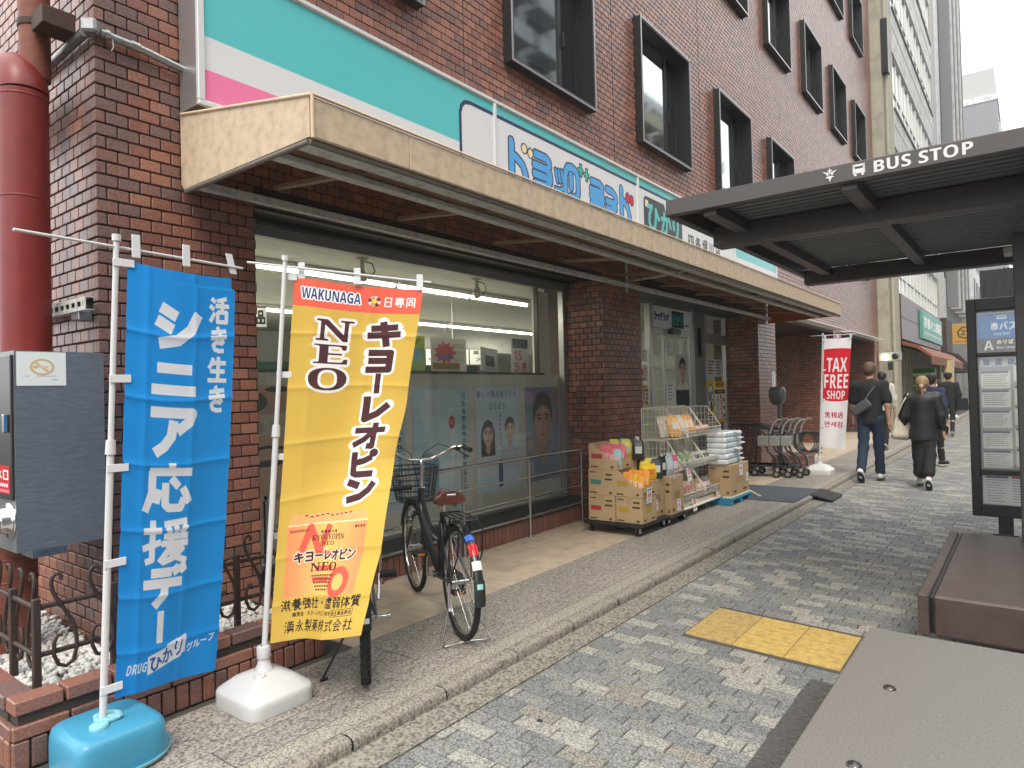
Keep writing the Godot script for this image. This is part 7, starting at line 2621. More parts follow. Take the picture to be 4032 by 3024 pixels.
	b.tube([Vector3(0.02, R - 0.02, 0.075), Vector3(-0.02, 0.20, 0.085), Vector3(-0.10, 0.012, 0.155), Vector3(-0.115, 0.010, 0.14), Vector3(-0.115, 0.022, 0.0), Vector3(-0.115, 0.010, -0.14), Vector3(-0.10, 0.012, -0.155), Vector3(-0.02, 0.20, -0.085), Vector3(0.02, R - 0.02, -0.075)], 0.0058, 8)
	obj("stand", b, M.chrome, o)
	b = MB.new()
	b.tube([Vector3(0.0, R, -0.07), Vector3(-0.03, R - 0.10, -0.085), Vector3(-0.06, R - 0.15, -0.09)], 0.008, 6)
	obj("stand_lever", b, M.chrome, o)
	b = MB.new()
	b.cbox(Vector3(0.985, 0.56, -0.075), Vector3(0.09, 0.06, 0.05), 0.012)
	obj("headlamp", b, M.chrome, o)
	b = MB.new()
	b.tube([Vector3(0.30, 0.56, 0.05), Vector3(0.22, 0.55, 0.07), Vector3(0.17, 0.60, 0.05), Vector3(0.20, 0.66, 0.0), Vector3(0.17, 0.60, -0.05), Vector3(0.22, 0.55, -0.07), Vector3(0.30, 0.56, -0.05)], 0.006, 6)
	obj("wheel_lock", b, M.black_paint, o)

	# ---- mountain bicycle behind the yellow banner
	o = thing("mountain_bicycle", "black knobbly tyred bicycle mostly hidden behind the yellow banner", "bicycle", Vector3(-2.83, 0, -2.34))
	o.rotation.y = atan2(0.64, -0.77)
	R = 0.325
	ra = Vector3(0, R, 0)
	fa = Vector3(1.02, R, 0)
	wheel(o, ra, R, 0.026, true)
	wheel(o, fa, R, 0.026, true)
	bb = Vector3(0.42, 0.29, 0)
	b = MB.new()
	b.tube([bb, Vector3(0.28, 0.70, 0)], 0.017, 10)
	b.tube([bb, Vector3(0.80, 0.64, 0)], 0.02, 10)
	b.tube([Vector3(0.30, 0.62, 0), Vector3(0.78, 0.72, 0)], 0.016, 10)
	b.tube([Vector3(0.82, 0.62, 0), Vector3(0.78, 0.76, 0)], 0.02, 10)
	for s in [-1.0, 1.0]:
		b.tube([bb + Vector3(0, 0, s * 0.03), Vector3(0, R, s * 0.06)], 0.010, 8)
		b.tube([Vector3(0.30, 0.63, s * 0.02), Vector3(0, R, s * 0.062)], 0.008, 8)
		b.tube([Vector3(0.83, 0.62, s * 0.05), Vector3(1.02, R, s * 0.056)], 0.011, 8)
	obj("frame", b, paint, o)
	b = MB.new()
	b.tube([Vector3(0.78, 0.76, 0), Vector3(0.80, 0.86, 0)], 0.013, 8)
	b.tube([Vector3(0.74, 0.90, -0.28), Vector3(0.80, 0.88, -0.12), Vector3(0.80, 0.88, 0.12), Vector3(0.74, 0.90, 0.28)], 0.011, 8)
	obj("handlebar", b, M.black_paint, o)
	for s in [-1.0, 1.0]:
		b = MB.new()
		b.tube([Vector3(0.72, 0.905, s * 0.31), Vector3(0.76, 0.893, s * 0.20)], 0.017, 10)
		obj("grip", b, M.black_rubber, o)
	b = MB.new()
	b.ball(Vector3(0.24, 0.79, 0), Vector3(0.12, 0.03, 0.06), Basis(), 12, 8)
	obj("saddle", b, M.black_rubber, o)
	b = MB.new()
	b.tube([Vector3(0.28, 0.68, 0), Vector3(0.255, 0.77, 0)], 0.012, 8)
	obj("seat_post", b, M.chrome, o)
	rear = obj("rear_mudguard", arc(ra, R + 0.03, 60, 172, 20, 0.064, 0.004), paint, o)
	obj("reflector_tape", arc(ra, R + 0.034, 163, 167, 3, 0.05, 0.002), M.white_refl, rear)
	b = MB.new()
	b.tube([bb + Vector3(0, 0, 0.08), bb + Vector3(0.12, 0.12, 0.09)], 0.010, 8)
	b.tube([bb + Vector3(0, 0, -0.08), bb + Vector3(-0.12, -0.12, -0.09)], 0.010, 8)
	obj("crank", b, M.steel, o)
	for s in [1.0, -1.0]:
		b = MB.new()
		b.cbox(bb + Vector3(0.12 * s, 0.12 * s, s * 0.145), Vector3(0.09, 0.028, 0.10), 0.006)
		obj("pedal", b, M.black_rubber, o)
	b = MB.new()
	b.tube([Vector3(0.10, R - 0.04, -0.07), Vector3(0.04, 0.02, -0.22)], 0.007, 6)
	b.tube([Vector3(0.03, 0.008, -0.235), Vector3(0.05, 0.012, -0.20)], 0.009, 6)
	obj("kickstand", b, M.black_paint, o)
	b = MB.new()
	b.tube([Vector3(0, R, 0.06), Vector3(0, R, 0.12)], 0.012, 8)
	b.lathe([Vector2(0.0, 0.0), Vector2(0.014, 0.0), Vector2(0.014, 0.02), Vector2(0.0, 0.02)], Vector3(0, R, 0.115), 10, Basis(Vector3.RIGHT, PI / 2))
	obj("axle_peg", b, M.steel, o)


# ---------------------------------------------------------------- stainless hand rail
func hand_rail() -> void:
	var o := thing("hand_rail", "stainless steel hand rail with four bars in front of the display window", "railing", Vector3(-4.155, 0, 0))
	var z0 := -2.60
	var z1 := -6.66
	for q in [[0.82, 0.017], [0.615, 0.011], [0.41, 0.011], [0.21, 0.011]]:
		var b := MB.new()
		if q[1] > 0.015:
			b.tube([Vector3(0, q[0], z0), Vector3(0, q[0], z1 + 0.05), Vector3(0, q[0] - 0.004, z1 + 0.02), Vector3(0, q[0] - 0.02, z1 + 0.003), Vector3(0, q[0] - 0.06, z1)], q[1], 12)
			obj("top_rail", b, M.steel, o)
		else:
			b.tube([Vector3(0, q[0], z0), Vector3(0, q[0], z1)], q[1], 10)
			obj("bar", b, M.steel, o)
	for z in [-2.60, -3.60, -4.61, -5.635, -6.66]:
		var b := MB.new()
		b.tube([Vector3(0, 0.0, z), Vector3(0, 0.80, z)], 0.0155, 12)
		obj("post", b, M.steel, o)
		b = MB.new()
		b.lathe([Vector2(0.032, 0.0), Vector2(0.032, 0.004), Vector2(0.016, 0.008)], Vector3(0, 0.0, z), 14)
		obj("foot_plate", b, M.steel, o)


# ---------------------------------------------------------------- goods in front of the pillar
func pouch(label: String, c: Color, c2: Color, at: Vector3, turn: float, h: float, w: float, group: String, lean := 0.0, spout := false) -> void:
	var key := "pouch_%s" % c.to_html()
	if not M.has(key):
		mt(key, c, 0.3)
	var key2 := "pouch_%s" % c2.to_html()
	if not M.has(key2):
		mt(key2, c2, 0.35)
	var o := thing("refill_pouch", label, "pouch", at, turn, group)
	o.rotation.x = lean
	var b := MB.new()
	var P := []
	for i in 9:
		var t := i / 8.0
		var hw := w * 0.5 * (1.0 if t < 0.75 else lerpf(1.0, 0.72, (t - 0.75) / 0.25))
		var th := 0.035 * sin(PI * minf(0.12 + t * 0.95, 1.0)) + 0.002
		var row := []
		for k in 14:
			var a := TAU * k / 14
			row.append(Vector3(hw * signf(cos(a)) * pow(absf(cos(a)), 0.5), t * h, th * sin(a)))
		P.append(row)
	b.grid(P, true)
	b.look(56, b.v[56] - Vector3(0, h * 0.5, 0))
	obj("bag", b, M[key], o)
	b = MB.new()
	b.cbox(Vector3(0, h * 0.5, 0.034), Vector3(w * 0.55, h * 0.34, 0.004), 0.001)
	obj("print", b, M[key2], o)
	if spout:
		b = MB.new()
		b.tube([Vector3(0, h - 0.005, 0), Vector3(0, h + 0.03, 0)], 0.012, 8)
		obj("cap", b, M[key2], o)


func carton(label: String, at: Vector3, s: Vector3, band: Color, open_h: float, group: String, tone := 0) -> Node3D:
	# cardboard box; open_h > 0 cuts it down to a display tray whose front is that high
	var o := thing("carton", label, "box", at, 0.0, group)
	var b := MB.new()
	var hx := s.x * 0.5
	var hz := s.z * 0.5
	var m: Material = M["card_%d" % tone]
	if open_h <= 0.0:
		b.cbox(Vector3(0, s.y * 0.5, 0), s, 0.004)
		obj("body", b, m, o)
		b = MB.new()
		b.box(Vector3(0, s.y + 0.0012, 0), Vector3(0.05, 0.0016, s.z * 0.98))
		b.box(Vector3(0, s.y - 0.04, hz + 0.0012), Vector3(0.05, 0.08, 0.0016))
		obj("tape", b, mt("card_tape", L(0.46, 0.32, 0.18), 0.35), o)
	else:
		var t := 0.006
		# low front towards +x, full height at -x, slanted sides
		var pl := PackedVector2Array([Vector2(-hx, 0), Vector2(hx, 0), Vector2(hx, open_h), Vector2(hx * 0.55, open_h), Vector2(-hx * 0.75, s.y), Vector2(-hx, s.y)])
		b.prism(pl, t, Transform3D(Basis(), Vector3(0, 0, hz - t)))
		b.prism(pl, t, Transform3D(Basis(), Vector3(0, 0, -hz)))
		b.span(Vector3(hx - t, 0, -hz + t), Vector3(hx, open_h, hz - t))
		b.span(Vector3(-hx, 0, -hz + t), Vector3(-hx + t, s.y, hz - t))
		b.span(Vector3(-hx + t, 0, -hz + t), Vector3(hx - t, t, hz - t))
		obj("body", b, m, o)
	var key := "band_%s" % band.to_html()
	if not M.has(key):
		mt(key, band, 0.7)
	b = MB.new()
	b.box(Vector3(-hx * 0.42, s.y * 0.50, hz + 0.001), Vector3(s.x * 0.40, s.y * 0.18, 0.0016))
	obj("colour_label", b, M[key], o)
	if not M.has("ink"):
		mt("ink", L(0.09, 0.055, 0.03), 0.8)
	b = MB.new()
	if open_h <= 0.0:
		b.box(Vector3(hx * 0.58, s.y * 0.80, hz + 0.001), Vector3(s.x * 0.24, s.y * 0.07, 0.0016))
		b.box(Vector3(hx * 0.55, s.y * 0.62, hz + 0.001), Vector3(s.x * 0.28, s.y * 0.07, 0.0016))
		b.box(Vector3(-hx * 0.62, s.y * 0.88, hz + 0.001), Vector3(s.x * 0.24, s.y * 0.04, 0.0016))
	b.box(Vector3(-hx * 0.62, s.y * 0.09, hz + 0.001), Vector3(s.x * 0.26, s.y * 0.05, 0.0016))
	b.box(Vector3(hx * 0.68, s.y * 0.10, hz + 0.001), Vector3(s.x * 0.10, s.y * 0.08, 0.0016))
	b.box(Vector3(hx + 0.001, s.y * 0.12, -hz * 0.5), Vector3(0.0016, s.y * 0.07, s.z * 0.2))
	b.box(Vector3(hx + 0.001, s.y * 0.12, hz * 0.6), Vector3(0.0016, s.y * 0.07, s.z * 0.14))
	obj("printing", b, M.ink, o)
	if open_h <= 0.0:
		b = MB.new()
		b.box(Vector3(hx + 0.001, s.y * 0.5, hz * 0.1), Vector3(0.0016, s.y * 0.2, s.z * 0.4))
		obj("colour_label", b, M[key], o)
	return o


func dolly(label: String, at: Vector3, s: Vector3) -> void:
	var o := thing("dolly", label, "dolly", at, 0.0, "black dollies under the goods")
	var b := MB.new()
	b.cbox(Vector3(0, s.y - 0.02, 0), Vector3(s.x, 0.035, s.z), 0.008)
	obj("deck", b, M.black_rubber, o)
	for sx in [-1.0, 1.0]:
		for sz in [-1.0, 1.0]:
			b = MB.new()
			var c := Vector3(sx * (s.x * 0.5 - 0.07), 0.036, sz * (s.z * 0.5 - 0.07))
			b.tube([c - Vector3(0.014, 0, 0), c + Vector3(0.014, 0, 0)], 0.036, 14)
			var w := obj("caster", b, M.black_rubber, o)
			b = MB.new()
			b.span(c + Vector3(-0.022, -0.01, -0.02), c + Vector3(-0.017, s.y - 0.074, 0.02))
			b.span(c + Vector3(0.017, -0.01, -0.02), c + Vector3(0.022, s.y - 0.074, 0.02))
			obj("fork", b, M.steel, w)


func price_card(label: String, at: Vector3, turn: float, tilt: float, big := 1.0) -> void:
	var o := thing("price_card", label, "price card", at, turn, "price cards on the goods")
	sheet("card", Vector3(-0.055, 0.16, 0) * big, Vector3(0.055, 0.16, 0) * big, Vector3(-0.055, 0, 0) * big, M.price, o)
	o.rotation.x = tilt


func wire_rack(label: String, at: Vector3, w: float) -> Node3D:
	# three sloping wire baskets on a wheeled base; front towards +x, width along z
	var o := thing("wire_rack", label, "rack", at, 0.0, "cream wire basket racks")
	var d := 0.46
	var hw := w * 0.5
	var b := MB.new()
	for s in [-1.0, 1.0]:
		b.tube([Vector3(-d * 0.5, 0.09, s * hw), Vector3(-d * 0.5, 1.27, s * hw)], 0.007, 6)
		b.tube([Vector3(-d * 0.5, 0.10, s * hw), Vector3(d * 0.5, 0.10, s * hw)], 0.009, 6)
	b.tube([Vector3(-d * 0.5, 1.27, -hw), Vector3(-d * 0.5, 1.27, hw)], 0.007, 6)
	obj("upright", b, M.wire_cream, o)
	for t in 3:
		var y0: float = [0.16, 0.53, 0.90][t]
		b = MB.new()
		var f := 0.5
		# side panels slope down to the front
		for s in [-1.0, 1.0]:
			var bl := Vector3(-d * f, y0, s * hw)
			var br := Vector3(d * f, y0 + 0.02, s * hw)
			var tl := Vector3(-d * f, y0 + 0.36, s * hw)
			var tr := Vector3(d * f + 0.03, y0 + 0.11, s * hw)
			b.tube([tl, Vector3(d * 0.18, y0 + 0.36, s * hw), tr, br, bl, tl], 0.0055, 5)
			for i in 9:
				var u := (i + 0.5) / 9.0
				var lo := bl.lerp(br, u)
				var hi := y0 + 0.36 - maxf(0.0, (u - 0.68) / 0.32) * 0.25
				b.bar(lo, Vector3(lo.x, hi, lo.z), 0.003, 4)
			for i in 3:
				b.bar(Vector3(-d * f, y0 + 0.09 * (i + 1), s * hw), Vector3(d * (0.5 if i == 0 else 0.36 - 0.08 * i), y0 + 0.09 * (i + 1), s * hw), 0.003, 4)
		var n := int(w / 0.035)
		for i in n + 1:
			var z := -hw + w * i / n
			b.bar(Vector3(-d * f, y0 + 0.36, z), Vector3(-d * f, y0, z), 0.0028, 4)
			b.bar(Vector3(-d * f, y0, z), Vector3(d * f, y0 + 0.02, z), 0.0028, 4)
			b.bar(Vector3(d * f, y0 + 0.02, z), Vector3(d * f + 0.03, y0 + 0.11, z), 0.0028, 4)
		b.bar(Vector3(d * f + 0.03, y0 + 0.11, -hw), Vector3(d * f + 0.03, y0 + 0.11, hw), 0.005, 5)
		b.bar(Vector3(-d * f, y0 + 0.36, -hw), Vector3(-d * f, y0 + 0.36, hw), 0.005, 5)
		b.bar(Vector3(-d * f, y0 + 0.18, -hw), Vector3(-d * f, y0 + 0.18, hw), 0.003, 5)
		obj("basket", b, M.wire_cream, o)
		b = MB.new()
		b.cbox(Vector3(d * f + 0.034, y0 + 0.055, 0), Vector3(0.004, 0.045, w * 0.96), 0.001, Basis(Vector3(0, 0, 1), -0.3))
		obj("ticket_rail", b, M.rail_white, o)
	b = MB.new()
	b.cbox(Vector3(0.02, 0.105, 0), Vector3(d + 0.06, 0.025, w), 0.01)
	obj("base", b, M.wire_cream, o)
	for sx in [-1.0, 1.0]:
		for sz in [-1.0, 1.0]:
			b = MB.new()
			var c := Vector3(sx * d * 0.42, 0.042, sz * (hw - 0.05))
			b.tube([c - Vector3(0.013, 0, 0), c + Vector3(0.013, 0, 0)], 0.042, 14)
			obj("caster", b, M.black_rubber, o)
	return o


func goods() -> void:
	var r := ras(64, 96, Color(0.93, 0.93, 0.92))
	r.rect(6, 8, 52, 8, Color(0.35, 0.38, 0.5)); r.rect(6, 20, 40, 5, Color(0.6, 0.6, 0.62))
	r.text("98", 10, 34, 44, 30, Color(0.80, 0.12, 0.16), sans())
	r.rect(8, 72, 46, 5, Color(0.5, 0.5, 0.52)); r.rect(8, 82, 30, 5, Color(0.6, 0.6, 0.62))
	printed("price", r.tex())
	var red := L(0.45, 0.05, 0.05)
	var tealc := L(0.05, 0.22, 0.22)
	var yel := L(0.48, 0.30, 0.03)
	# first dolly: left column three high, right column two high
	dolly("black dolly under the stacked cartons beside the brick pillar", Vector3(-3.49, 0, -6.50), Vector3(0.68, 0.125, 0.70))
	var g := "cartons stacked on the dollies"
	carton("carton with a red label at the bottom of the three high stack", Vector3(-3.625, 0.126, -6.345), Vector3(0.315, 0.27, 0.32), red, 0.0, g)
	carton("carton with a teal label in the middle of the three high stack", Vector3(-3.622, 0.397, -6.35), Vector3(0.315, 0.27, 0.32), tealc, 0.0, g)
	carton("open tray carton holding pink pouches on top of the stack", Vector3(-3.60, 0.668, -6.35), Vector3(0.33, 0.27, 0.32), red, 0.10, g)
	carton("carton with a yellow label at the bottom of the two high stack", Vector3(-3.31, 0.126, -6.365), Vector3(0.30, 0.27, 0.33), yel, 0.0, g)
	carton("open tray carton holding orange pouches on the two high stack", Vector3(-3.31, 0.397, -6.36), Vector3(0.31, 0.27, 0.33), yel, 0.10, g)
	for i in 4:
		pouch("pink refill pouch in the top tray front row, %s from the pillar" % ORD[i] if i < 3 else "pale blue refill pouch in the top tray", L(0.70, 0.16, 0.20) if i < 3 else L(0.30, 0.55, 0.60), L(0.8, 0.5, 0.52), Vector3(-3.64 + i * 0.058, 0.70 - 0.012 * i, -6.27), 0.25, 0.215, 0.09, "pouches in the top tray")
		pouch("pink refill pouch in the top tray rear row, %s from the pillar" % ORD[i], L(0.70, 0.16, 0.20), L(0.8, 0.5, 0.52), Vector3(-3.66 + i * 0.06, 0.70, -6.40), 0.2, 0.22, 0.09, "pink pouches in the top tray's rear row")
		pouch("orange refill pouch in the lower tray front row, %s from the pillar" % ORD[i], L(0.78, 0.30, 0.02) if i != 2 else L(0.72, 0.42, 0.02), L(0.85, 0.62, 0.35), Vector3(-3.37 + i * 0.055, 0.43 - 0.01 * i, -6.28), 0.3, 0.215, 0.09, "orange pouches in the lower tray's front row")
		pouch("orange refill pouch in the lower tray rear row, %s from the pillar" % ORD[i], L(0.78, 0.30, 0.02), L(0.85, 0.62, 0.35), Vector3(-3.38 + i * 0.055, 0.43, -6.42), 0.25, 0.22, 0.09, "orange pouches in the lower tray's rear row")
	# cartons right behind
	carton("carton with bottle print behind the yellow labelled one", Vector3(-3.345, 0.126, -6.69), Vector3(0.27, 0.40, 0.27), L(0.30, 0.19, 0.09), 0.0, g, 1)
	carton("plain carton behind the three high stack", Vector3(-3.62, 0.126, -6.66), Vector3(0.30, 0.60, 0.26), L(0.34, 0.21, 0.10), 0.0, g, 1)
	carton("carton behind the stack nearest the pillar", Vector3(-3.62, 0.126, -6.97), Vector3(0.32, 0.58, 0.30), L(0.34, 0.21, 0.10), 0.0, g)
	for i in 3:
		pouch("yellow pouch on the bottle print carton, %s from the orange tray" % ORD[i], L(0.80, 0.55, 0.03), L(0.75, 0.2, 0.05), Vector3(-3.27 - i * 0.05, 0.53, -6.62 - i * 0.05), 0.9, 0.17, 0.15, "yellow pouches")
	for i in 5:
		pouch(["yellow pouch above the rear cartons nearest the pillar", "pale blue pouch above the rear cartons", "yellow pouch between the blue and dark ones above the cartons", "black capped pouch above the rear cartons beside the yellow one", "black capped pouch above the cartons nearest the rack"][i], [L(0.62, 0.55, 0.06), L(0.30, 0.48, 0.55), L(0.62, 0.55, 0.06), L(0.03, 0.035, 0.04), L(0.04, 0.045, 0.05)][i], L(0.6, 0.62, 0.6), Vector3(-3.72 + i * 0.075, 0.73, -6.66 - (i % 2) * 0.1), 0.5, 0.22, 0.13, "pouches above the rear cartons", 0.0, i > 2)
	for i in 4:
		pouch("%s pouch between the trays and the wire rack" % ["black", "yellow", "white and yellow", "black capped"][i], [L(0.03, 0.03, 0.035), L(0.66, 0.55, 0.05), L(0.62, 0.60, 0.40), L(0.04, 0.04, 0.045)][i], L(0.65, 0.65, 0.55), Vector3(-3.43 + i * 0.065, 0.53, -6.76 + (i % 2) * 0.05), 0.55, 0.22, 0.13, "")
	# second dolly: narrow tall cartons with dark bottles on them
	dolly("black dolly under the narrow tall cartons", Vector3(-3.36, 0, -7.10), Vector3(0.44, 0.11, 0.55))
	carton("narrow tall carton between the stacks and the wire rack", Vector3(-3.24, 0.112, -7.05), Vector3(0.17, 0.42, 0.34), L(0.30, 0.19, 0.09), 0.0, g, 1)
	carton("second narrow tall carton leaning on the wire rack", Vector3(-3.43, 0.112, -7.10), Vector3(0.17, 0.46, 0.36), L(0.34, 0.21, 0.10), 0.0, g)
	for i in 5:
		pouch("%s refill bottle pouch on the narrow tall carton" % ["black", "pale blue", "dark red", "pink topped", "white"][i], [L(0.025, 0.025, 0.03), L(0.35, 0.48, 0.52), L(0.20, 0.02, 0.05), L(0.55, 0.10, 0.22), L(0.6, 0.6, 0.58)][i], L(0.6, 0.58, 0.58), Vector3(-3.27 + (i % 2) * 0.05, 0.535, -6.92 - i * 0.068), 0.9, 0.22, 0.10, "", 0.0, true)
	price_card("white price card hanging on the orange tray", Vector3(-3.145, 0.33, -6.33), PI / 2, 0.08)
	price_card("white price card on the bottle print carton", Vector3(-3.205, 0.20, -6.62), PI / 2, 0.0, 0.7)
	price_card("price card taped to the narrow tall carton", Vector3(-3.15, 0.14, -7.08), PI / 2, 0.0, 0.8)
	price_card("price card on top of the narrow tall carton", Vector3(-3.15, 0.50, -6.98), PI / 2, 0.2, 0.8)

	# wire racks with bags
	var k1 := wire_rack("cream wire basket rack full of orange snack bags", Vector3(-3.46, 0, -7.62), 0.66)
	var k2 := wire_rack("cream wire basket rack with red packets beside the white packs", Vector3(-3.46, 0, -8.26), 0.56)
	for i in 8:
		pouch("orange and silver snack bag in the upper basket, %s from the narrow cartons" % ORD[i], L(0.72, 0.36, 0.08) if i % 3 else L(0.60, 0.52, 0.42), L(0.75, 0.66, 0.55), Vector3(-3.40 + (i % 2) * 0.09, 0.93, -7.36 - i * 0.066), 1.2, 0.26, 0.20, "snack bags in the upper basket", -0.35)
	for i in 5:
		pouch("red packet in the upper basket, %s from the snack bags" % ORD[i], L(0.45, 0.05, 0.03), L(0.72, 0.70, 0.66), Vector3(-3.36, 0.93, -8.06 - i * 0.09), 1.3, 0.13, 0.2, "red packets in the upper basket", -0.5)
	for i in 6:
		pouch("packet in the middle basket, %s from the narrow cartons" % ORD[i], L(0.62, 0.62, 0.58) if i % 2 else L(0.25, 0.30, 0.12), L(0.3, 0.45, 0.2), Vector3(-3.36, 0.56, -7.38 - i * 0.09), 1.3, 0.20, 0.18, "packets in the middle basket", -0.4)
		pouch("pale packet in the lower basket, %s from the narrow cartons" % ORD[i], L(0.52, 0.50, 0.44) if i % 2 else L(0.55, 0.35, 0.2), L(0.6, 0.2, 0.2), Vector3(-3.34, 0.19, -7.38 - i * 0.09), 1.3, 0.18, 0.18, "packets in the lower basket", -0.4)
	for i in 5:
		pouch("white sachet in the middle basket beside the white packs, %s from the packets" % ORD[i], L(0.66, 0.66, 0.62), L(0.1, 0.1, 0.1), Vector3(-3.33, 0.56, -8.08 - i * 0.09), 1.3, 0.15, 0.18, "sachets in the middle basket", -0.5)
		pouch("%s packet in the lower basket beside the large carton" % ["orange brown", "white", "red", "blue", "ochre"][i], [L(0.5, 0.25, 0.1), L(0.6, 0.6, 0.55), L(0.45, 0.1, 0.1), L(0.2, 0.3, 0.45), L(0.6, 0.5, 0.2)][i], L(0.7, 0.65, 0.6), Vector3(-3.32, 0.19, -8.08 - i * 0.09), 1.3, 0.17, 0.18, "packets in the lower basket", -0.5)
	for q in [[-7.45, 0.93, 0.7, "small price card on the upper basket"], [-7.48, 0.42, 1.35, "large price card on the middle basket"], [-7.62, 0.05, 1.4, "large price card with red figures on the lower basket"], [-8.35, 0.10, 1.1, "price card on the lower basket beside the large carton"]]:
		price_card(q[3], Vector3(-3.185, q[1], q[0]), PI / 2 + 0.1, -0.12, q[2])

	# blue pallet, large carton, white wrapped packs
	var p := thing("blue_pallet", "low blue plastic pallet under the large carton", "pallet", Vector3(-3.20, 0, -8.78))
	var b := MB.new()
	b.cbox(Vector3(0, 0.075, 0), Vector3(0.34, 0.03, 0.76), 0.006)
	for z in [-0.34, 0.0, 0.34]:
		b.cbox(Vector3(0, 0.03, z), Vector3(0.33, 0.06, 0.08), 0.004)
	obj("deck", b, mt("pallet_blue", L(0.03, 0.24, 0.40), 0.5), p)
	b = MB.new()
	b.cbox(Vector3(0.10, 0.1, 0.0), Vector3(0.12, 0.02, 0.74), 0.005)
	b.tube([Vector3(0.15, 0.10, -0.36), Vector3(0.22, 0.03, -0.46), Vector3(0.24, 0.008, -0.52)], 0.014, 6)
	obj("wrap_strip", b, mt("wrap", L(0.70, 0.66, 0.52), 0.5), p)
	var lc := carton("large brown carton wrapped in film on the blue pallet", Vector3(-3.20, 0.115, -8.78), Vector3(0.30, 0.39, 0.66), L(0.40, 0.26, 0.13), 0.0, "", 1)
	price_card("pink price card hanging on the large carton", Vector3(-3.043, 0.35, -8.80), PI / 2, 0.0, 1.1)
	price_card("small white card low on the large carton", Vector3(-3.043, 0.25, -9.03), PI / 2, 0.0, 0.7)
	if lc:
		pass
	var wm := mt("pack_white", L(0.72, 0.76, 0.78), 0.25)
	var wb := mt("pack_blue", L(0.38, 0.55, 0.66), 0.3)
	for i in 6:
		var t := thing("wrapped_pack", "film wrapped white pack on the large carton, %s from the bottom" % ORD[i], "pack", Vector3(-3.22, 0.507 + i * 0.070, -8.70), rng.randf_range(-0.05, 0.05), "white packs on the large carton")
		b = MB.new()
		b.cbox(Vector3(0, 0.035, 0), Vector3(0.26, 0.068, 0.56), 0.018)
		obj("pack", b, wm, t)
		b = MB.new()
		for j in 5:
			b.cbox(Vector3(0.131, 0.04, -0.21 + j * 0.105), Vector3(0.003, 0.03, 0.05), 0.001)
		obj("print", b, wb, t)
		b = MB.new()
		b.cbox(Vector3(0.14, 0.058, -0.20 + 0.05 * (i % 3)), Vector3(0.08, 0.006, 0.16), 0.002, Basis(Vector3(0, 0, 1), -0.3))
		obj("film_flap", b, wm, t)


